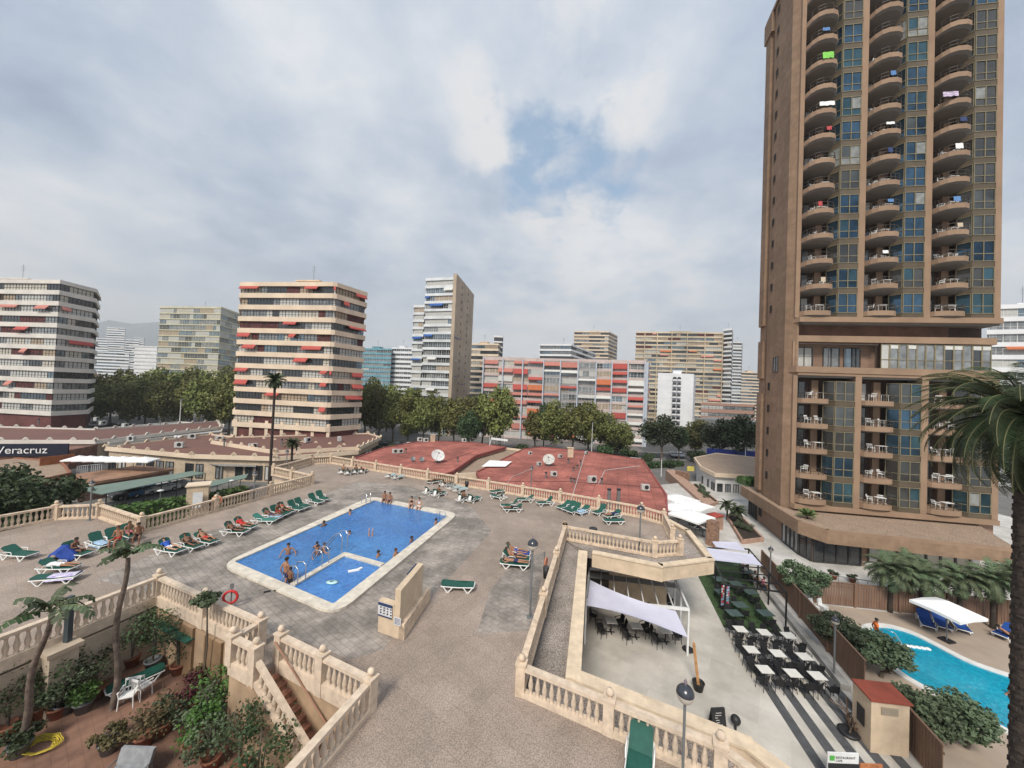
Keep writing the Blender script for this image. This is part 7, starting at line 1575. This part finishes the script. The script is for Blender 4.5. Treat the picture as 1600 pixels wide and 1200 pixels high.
# advert banner at the bottom
t = thing('advert_banner', 'white and green advertising panel at the bottom edge beside the shed', 'banner', P(1320, 1232, 0)); dirx = Vector((1, -.12, 0)).normalized(); o = At(1294, 1176, P(1320, 1232, 0).y); o2 = At(1342, 1184, P(1320, 1232, 0).y)
xd_ = (o2 - o); xd_.z = 0; L_ = xd_.length; xd_.normalize(); ny = Vector((xd_.y, -xd_.x, 0)); b = MB(); b.obox(Vector((o.x, o.y, 0)), xd_ * L_, -ny * .05, (0, 0, o.z)); b.build('panel', whitem, t); 
b = MB(); b.obox(Vector((o.x, o.y, o.z - .75)) + ny * .01, xd_ * L_, -ny * -.004, (0, 0, .35)); b.build('dark_band', bdm, t)
text('RESTAURANT', t, Vector((o.x, o.y, o.z - .22)) + xd_ * .3 + ny * .012, xd_, (0, 0, 1), .13, bdm, ext=.002); text('CAFE', t, Vector((o.x, o.y, o.z - .34)) + xd_ * .3 + ny * .012, xd_, (0, 0, 1), .12, bdm, ext=.002); text('NORTHERN', t, Vector((o.x, o.y, o.z - .58)) + xd_ * .12 + ny * .02, xd_, (0, 0, 1), .13, MATS['white_lettering'], ext=.002) if False else None
b = MB(); b.obox(Vector((o.x, o.y, o.z - .3)) + xd_ * .06 + ny * .012, xd_ * .2, ny * .004, (0, 0, .2)); b.build('green_mark', mat('logo_green', (.10, .45, .08), .5), t)
b = MB(); o3 = o2 + xd_ * .08; b.obox(Vector((o3.x, o3.y, 0)), xd_ * .9, -ny * .05, (0, 0, o2.z - .25)); tag(b.build('poster_board', mat('orange_poster', (.45, .17, .07), .6, .3, 3)), 'orange brown poster board right of the white advertising panel', 'poster')
# pergola
zp = 2.45; pg = thing('pergola', 'black steel pergola frame over the turf tables', 'pergola', P(1134, 965, 0)); A_, B2, C2, D2 = P(1134, 914, zp), P(1229, 926, zp), P(1170, 858, zp), P(1106, 856, zp)
b = MB()
for a, c in ((A_, B2), (B2, C2), (D2, A_), (C2, D2)): b.beam(a, c, .08, .10)
b.build('edge_beam', darkm, pg)
for i in range(1, 6): b = MB(); b.beam(A_.lerp(D2, i / 6), B2.lerp(C2, i / 6), .05, .07); b.build('cross_beam', darkm, pg)
for q in (A_, B2, C2, D2, B2.lerp(C2, .4), B2.lerp(C2, .7), A_.lerp(D2, .5)): b = MB(); b.beam((q.x, q.y, 0), (q.x, q.y, zp - .05), .08, .08, up=(0, 1, 0)); b.build('post', darkm, pg)
def awn(label, px, z):
    q = Pz(px, z); b = MB(); n = 8; vs = []
    for i in range(n + 1):
        for j in range(n + 1): s, t_ = i / n, j / n; x = q[0].lerp(q[1], s).lerp(q[3].lerp(q[2], s), t_); x.z -= .05 * abs(sin(t_ * 3 * pi)); vs.append(x)
    b.add(vs, [(i * (n + 1) + j, (i + 1) * (n + 1) + j, (i + 1) * (n + 1) + j + 1, i * (n + 1) + j + 1) for i in range(n) for j in range(n)], 0, True); b.add([v - Vector((0, 0, .015)) for v in vs], [(i * (n + 1) + j + 1, (i + 1) * (n + 1) + j + 1, (i + 1) * (n + 1) + j, i * (n + 1) + j) for i in range(n) for j in range(n)], 0, True); tag(b.build('awning', sailm), label, 'awning')
awn('lilac awning over the pergola, the rear smaller one', [(1113, 846), (1152, 847), (1168, 862), (1120, 855)], 2.6); awn('lilac awning over the pergola, the front larger one', [(1104, 856), (1176, 866), (1192, 884), (1113, 875)], 2.55)
for i, (u, v) in enumerate([(1128, 950), (1136, 952)]):
    b = MB(); q = P(u, v, 0); t = thing('picture_stand', 'tall narrow panel of small colourful pictures at the turf edge, %s' % ('left', 'right')[i], 'display panel', q, .3, 'picture panels'); b = MB(); b.box((0, 0, .1), (.3, .06, 1.7)); b.box((0, 0, 0), (.4, .3, .1)); b.build('panel', bdm, t, True); rnd = random.Random(i); b = MB()
    for r_ in range(8):
        for c_ in range(2): b.obox((-.13 + c_ * .14, -.04, .22 + r_ * .19), (.12, 0, 0), (0, .01, 0), (0, 0, .15), rnd.randint(0, 3))
    b.build('picture', [CLO['pink'], CLO['white'], CLO['red'], lblue], t, True)
for i, (u, v, lb, c_) in enumerate([(1165, 905, 'diner in white seated under the pergola, left', 'white'), (1178, 915, 'diner in pale clothes seated under the pergola, middle', 'white'), (1192, 925, 'diner seated under the pergola nearest the fence', 'pink'), (1160, 893, 'diner in the shade of the front lilac awning', 'white'), (1100, 822, 'diner in dark clothes beyond the walkway under the parasols', 'black'), (1090, 830, 'diner seated beyond the walkway beside the parasols', 'blue'), (1108, 833, 'diner in red seated beyond the walkway corner', 'red')]):
    p = P(u, v, 0); place(ch, chu, p, 1.2, 'black chair under ' + lb.split(' seated')[0].split(' in the')[0] + (' %s' % ORD[i])); person('sit', p + Vector((0, 0, .40)), 1.2, lb, skin=i % 3, hair=i % 2, shirt=c_, short='navy', group='people on the terrace')
for i, (u, v) in enumerate([(1078, 818), (1093, 815), (1104, 825), (1085, 808), (1098, 838)]): place(t_g, tgu, P(u, v, 0), .5, 'dark table beyond the walkway by the parasols, %s' % ORD[i], 'dark tables by the parasols')
# red topped pile and stacked boxes, patterned stone pillar
st_ = P(1113, 852, 0); b = MB(); b.box(st_, (.9, .9, 2.6), .5); tag(b.build('pillar', mat('rough_orange_stone', (.36, .22, .15), .9, .5, 4, col2=(.12, .07, .05))), 'rough stone pillar beside the lilac awnings', 'pillar')
b = MB(); b.box(P(1117, 826, 0), (1.5, 1.1, 1.6), .5); b.box(P(1117, 826, 0) + Vector((0, 0, 1.6)), (1.7, 1.3, .1), .5, 1); tag(b.build('counter', [MATS['rose_wall'], mat('red_counter', (.40, .06, .04), .6)]), 'small red topped kiosk counter beside the parasols', 'counter')
b = MB()
for i in range(3): b.box(P(1060 + i * 6, 745 + i * 3, 0), (.8, .8, 1.2 + .2 * i), .4)
tag(b.build('stone_gatepost', MATS['rough_orange_stone']), 'cluster of low stone gateposts at the head of the path', 'gatepost')
t = thing('yellow_sign', 'yellow sign on a post at the head of the path by the pavilion', 'sign', P(1078, 760, GS)); b = MB(); b.tube([(0, 0, 0), (0, 0, 3.2)], .05, 6); b.build('post', greym, t, True); b = MB(); b.box((0, -.05, 3.0), (1.3, .12, .9)); b.build('panel', mat('sign_yellow', (.65, .55, .12), .5), t, True)
# wooden fence
def fence(label, a, c, h=1.9, post_every=3.2, hb=None):
    a, c = V3(a), V3(c); d = c - a; L_ = d.length; u = d.normalized(); t = thing('wooden_fence', label, 'fence', a, 0, 'brown wooden fences'); nP = max(1, round(L_ / post_every)); n_ = Vector((-u.y, u.x, 0)); rnd = random.Random(3)
    for i in range(nP):
        s0 = a + u * (L_ * i / nP + .08); b = MB(); Lp = L_ / nP - .16; k = int(Lp / .17)
        for j in range(k): b.obox(s0 + u * (j * Lp / k) + Vector((0, 0, .05)) + n_ * rnd.uniform(0, .01), u * (Lp / k - .035), n_ * .03, (0, 0, h - .1 + rnd.uniform(-.02, .02)))
        b.obox(s0 + n_ * .04 + Vector((0, 0, .4)), u * Lp, n_ * .03, (0, 0, .1)); b.obox(s0 + n_ * .04 + Vector((0, 0, h - .4)), u * Lp, n_ * .03, (0, 0, .1)); b.obox(s0 - n_ * .03 + Vector((0, 0, h - .04)), u * Lp, n_ * .1, (0, 0, .05)); b.build('fence_panel', woodf, t)
        b = MB(); b.box(a + u * (L_ * i / nP), (.14, .14, h + .05), head(a, c)); b.build('post', woodf, t)
    return t
fence('long brown fence between the terrace and the tower pool', P(1190, 893, 0), P(1352, 1090, 0)); fence('brown fence running toward the bottom beyond the shed', P(1395, 1142, 0), P(1475, 1242, 0)); fence('brown fence behind the tower pool left of the fan palms', P(1268, 942, 0), P(1405, 957, 0), 1.8); fence('brown fence behind the blue loungers and fan palms', P(1405, 957, 0), P(1640, 985, 0), 1.8)
fence('short brown fence between shrub and podium planter', P(1192, 893, 0), P(1262, 944, 0), 1.7) if False else None
b = MB(); b.obox(P(1186, 905, 0), P(1330, 1082, 0) - P(1186, 905, 0), (-.45, .15, 0), (0, 0, .35)); tag(b.build('terrace_ledge', mat('grey_ledge', (.33, .32, .30), .85, .2, 1)), 'low grey concrete ledge along the foot of the long fence', 'ledge')
lamp('globe lamp rising against the long fence', P(1303, 1062, 0), 3.3, .2); lamp('globe lamp beyond the pergola by the plaza', P(1203, 912, 0), 2.9, .2)
# shed
sh0, sh1 = P(1360, 1176, 0), P(1420, 1184, 0); t = thing('shed', 'cream utility shed with a red roof against the fence', 'shed', sh0); dd_ = (sh1 - sh0).normalized(); ss_ = Vector((-dd_.y, dd_.x, 0)); Ls = (sh1 - sh0).length; bw_ = (P(1333, 1095, 0) - sh0); bw_ = P(1331, 1063, 2.35) - P(1360, 1095, 2.35); bw_.z = 0
b = MB(); b.obox(sh0, dd_ * Ls, bw_, (0, 0, 2.3)); b.build('wall', cream, t); b = MB(); b.obox(sh0 - dd_ * .08 - ss_ * .08 + Vector((0, 0, 2.3)), dd_ * (Ls + .16), bw_ * 1.08, (0, 0, .07)); rf_ = b.build('roof', mat('shed_red', (.27, .06, .035), .7, .15, 1), t)
b = MB()
for i in range(7): b.obox(sh0 + dd_ * Ls * .25 - ss_ * .02 + Vector((0, 0, 1.75 + i * .05)), dd_ * Ls * .45, -ss_ * .02, (0, 0, .025))
b.build('vent_grille', mat('vent_cream', (.42, .36, .28), .7), t); b = MB(); b.obox(sh0 + bw_ * .3 - dd_ * .03 + Vector((0, 0, .8)), bw_ * .4, -dd_ * .02, (0, 0, .8)); b.build('side_window', darkm, t)
b = MB(); rnd = random.Random(7)
for i in range(22): q = P(1330 + rnd.uniform(-8, 14), 1130 + rnd.uniform(-14, 22), 0); b.beam(q + Vector((0, 0, rnd.uniform(.05, .3))), q + Vector((rnd.uniform(-.8, .8), rnd.uniform(-.8, .8), rnd.uniform(.3, 1.5))), .06, .03)
tag(b.build('plank_pile', mat('old_planks', (.17, .11, .075), .9, .3, 3)), 'pile of old planks leaning against the shed', 'planks'); b = MB(); b.lathe([(.01, .05), (.4, .05), (.42, .14), (.3, .17), (.01, .2)], P(1326, 1147, 0), 14); tag(b.build('round_weight', darkm), 'dark round weight lying by the plank pile', 'parasol foot')
# ---------------------------------------------------------------- the tower's pool
b = MB(); b.prism([P(u, v, .012)[:2] for u, v in [(1270, 943), (1400, 958), (1700, 985), (1700, 1300), (1490, 1260), (1395, 1142), (1350, 1088)]], .006, .012); struct('pool_terrace', b, mat('sandy_paving', (.40, .32, .25), .85, .2, .6, col2=(.31, .25, .20)))
def smooth(pts, n=6):
    k = len(pts); out = []
    for i in range(k):
        p0, p1, p2, p3 = pts[i - 1], pts[i], pts[(i + 1) % k], pts[(i + 2) % k]
        for j in range(n): t_ = j / n; out.append(.5 * ((2 * p1) + (p2 - p0) * t_ + (2 * p0 - 5 * p1 + 4 * p2 - p3) * t_ ** 2 + (3 * p1 - p0 - 3 * p2 + p3) * t_ ** 3))
    return out
pl_ = smooth([P(u, v, .1) for u, v in [(1362, 982), (1388, 980), (1420, 988), (1452, 1003), (1515, 1035), (1600, 1064), (1690, 1090), (1700, 1190), (1600, 1150), (1520, 1110), (1440, 1068), (1405, 1046), (1378, 1020), (1360, 998)]])
cen_ = sum(pl_, Vector()) / len(pl_); t = thing('swimming_pool', 'curved turquoise pool of the tower behind the long fence', 'swimming pool', cen_); k = len(pl_)
nor = [((pl_[(i + 1) % k] - pl_[i - 1]).normalized()) for i in range(k)]; nor = [Vector((n_.y, -n_.x, 0)) for n_ in nor]; sg_ = 1 if (pl_[0] + nor[0] - cen_).length > (pl_[0] - cen_).length else -1
ow = [p + n_ * .45 * sg_ for p, n_ in zip(pl_, nor)]; b = MB(); vs = [(p.x, p.y, .10) for p in ow] + [(p.x, p.y, .10) for p in pl_] + [(p.x, p.y, 0) for p in ow] + [(p.x, p.y, 0) for p in pl_]
b.add(vs, [(i, (i + 1) % k, k + (i + 1) % k, k + i) for i in range(k)] + [(2 * k + i, 2 * k + (i + 1) % k, (i + 1) % k, i) for i in range(k)] + [(k + i, k + (i + 1) % k, 3 * k + (i + 1) % k, 3 * k + i) for i in range(k)]); b.build('coping', mat('white_coping', (.68, .67, .64), .7, .08, 2), t)
b = MB(); b.prism([p[:2] for p in pl_], .013, .035); b.build('water', turqw, t); b = MB()
for i in range(9): q = P(1387, 1005, .04).lerp(P(1450, 1014, .04), i / 8); b.ball(q, .16, 8, sz=.5)
b.tube([P(1385, 1005, .05), P(1453, 1015, .05)], .02, 4); tag(b.build('float_line', whitep), 'line of white floats across the narrow end of the curved pool', 'float line')
for i in range(1): b = MB(); q = P(1378, 1003, .1); b.tube([q, q + Vector((0, 0, .9)), q + Vector((.5, -.3, .8)), q + Vector((.9, -.6, 0))], .025, 6); tag(b.build('pool_handrail', steel), 'steel handrail on the steps of the curved pool', 'handrail')
bl = lounger(mat('royal_blue_mesh', (.015, .07, .30), .6, .1, 6), whitep, .6); bu = [False]
for (hd, ft, lb) in [((1441, 968), (1452, 986), 'blue lounger left of three beneath the white parasol'), ((1462, 969), (1477, 988), 'blue lounger in the middle of three beneath the white parasol'), ((1490, 972), (1508, 993), 'blue lounger right of three beneath the white parasol'), ((1588, 990), (1555, 1002), 'blue lounger near the date palm trunk')]:
    a, c = P(*hd, 0), P(*ft, 0); m_ = (a + c) / 2; place(bl, bu, (m_.x, m_.y, .012), head(c, a), lb, 'blue loungers at the tower pool')
person('recline', P(1575, 1000, 0) + Vector((0, 0, .33)), 1.3, 'person reclining on the blue lounger near the date palm trunk', skin=1, short='black', group='people at the tower pool')
q = P(1480, 950, 2.2); pz_ = parasol('white parasol with drooping panels over the blue loungers', Vector((q.x, q.y, 0)), 2.5, 2.15, .2, group=None)
for u, v, lb in [(1272, 962, 'white plastic stool stack by the shrub behind the fence, left'), (1286, 962, 'white plastic stool stack by the shrub behind the fence, right')]:
    t = thing('stacked_chairs', lb, 'stacked chairs', P(u, v, 0), .3, 'stacked white chairs'); b = MB()
    for i in range(4): b.box((0, 0, .42 + i * .09), (.46, .46, .03)); b.obox((-.22, .2, .45 + i * .09), (.44, 0, 0), (0, .03, 0), (0, .08, .4))
    b.build('seat', whitep, t, True); b = MB()
    for sx in (-.2, .2):
        for sy in (-.2, .2): b.beam((sx, sy, 0), (sx, sy, .5), .04, .04, up=(0, 1, 0))
    b.build('leg', whitep, t, True)
b = MB(); b.lathe([(.01, 0), (.25, 0), (.42, .45), (.45, .5), (.38, .5), (.01, .42)], P(1354, 885, 0), 16); tag(b.build('plant_pot', offw), 'large white bowl pot under the podium roof', 'pot')
b = MB(); q0, q1 = P(1280, 912, 0), P(1420, 935, 0)
for i in range(10): x = q0.lerp(q1, i / 9); b.tube([x, x + Vector((0, 0, .9))], .025, 5)
b.tube([q0 + Vector((0, 0, .9)), q1 + Vector((0, 0, .9))], .03, 5); tag(b.build('guard_rail', greym), 'thin guard rail in front of the podium forecourt', 'railing')
for i, (u, v) in enumerate([(1302, 905), (1332, 910)]): plant('small shrub in a dark pot on the podium forecourt, %s' % ('left', 'right')[i], P(u, v, 0), .8, .45, leaf_b, 100 + i)
p = P(1268, 1010, 0)
# ---------------------------------------------------------------- air
hz_m = bpy.data.materials.new('haze'); hz_m.use_nodes = True; n_ = hz_m.node_tree.nodes; n_.remove(n_['Principled BSDF']); pv = n_.new('ShaderNodeVolumePrincipled')
pv.inputs['Color'].default_value = (.93, .97, 1, 1); pv.inputs['Density'].default_value = .00022; pv.inputs['Anisotropy'].default_value = 0
hz_m.node_tree.links.new(pv.outputs[0], n_['Material Output'].inputs['Volume'])
b = MB(); b.obox((-6000, -250, GS - 1), (12000, 0, 0), (0, 5600, 0), (0, 0, 900)); tag(b.build('haze', hz_m), kind='stuff')
scene.cycles.volume_bounces = 0
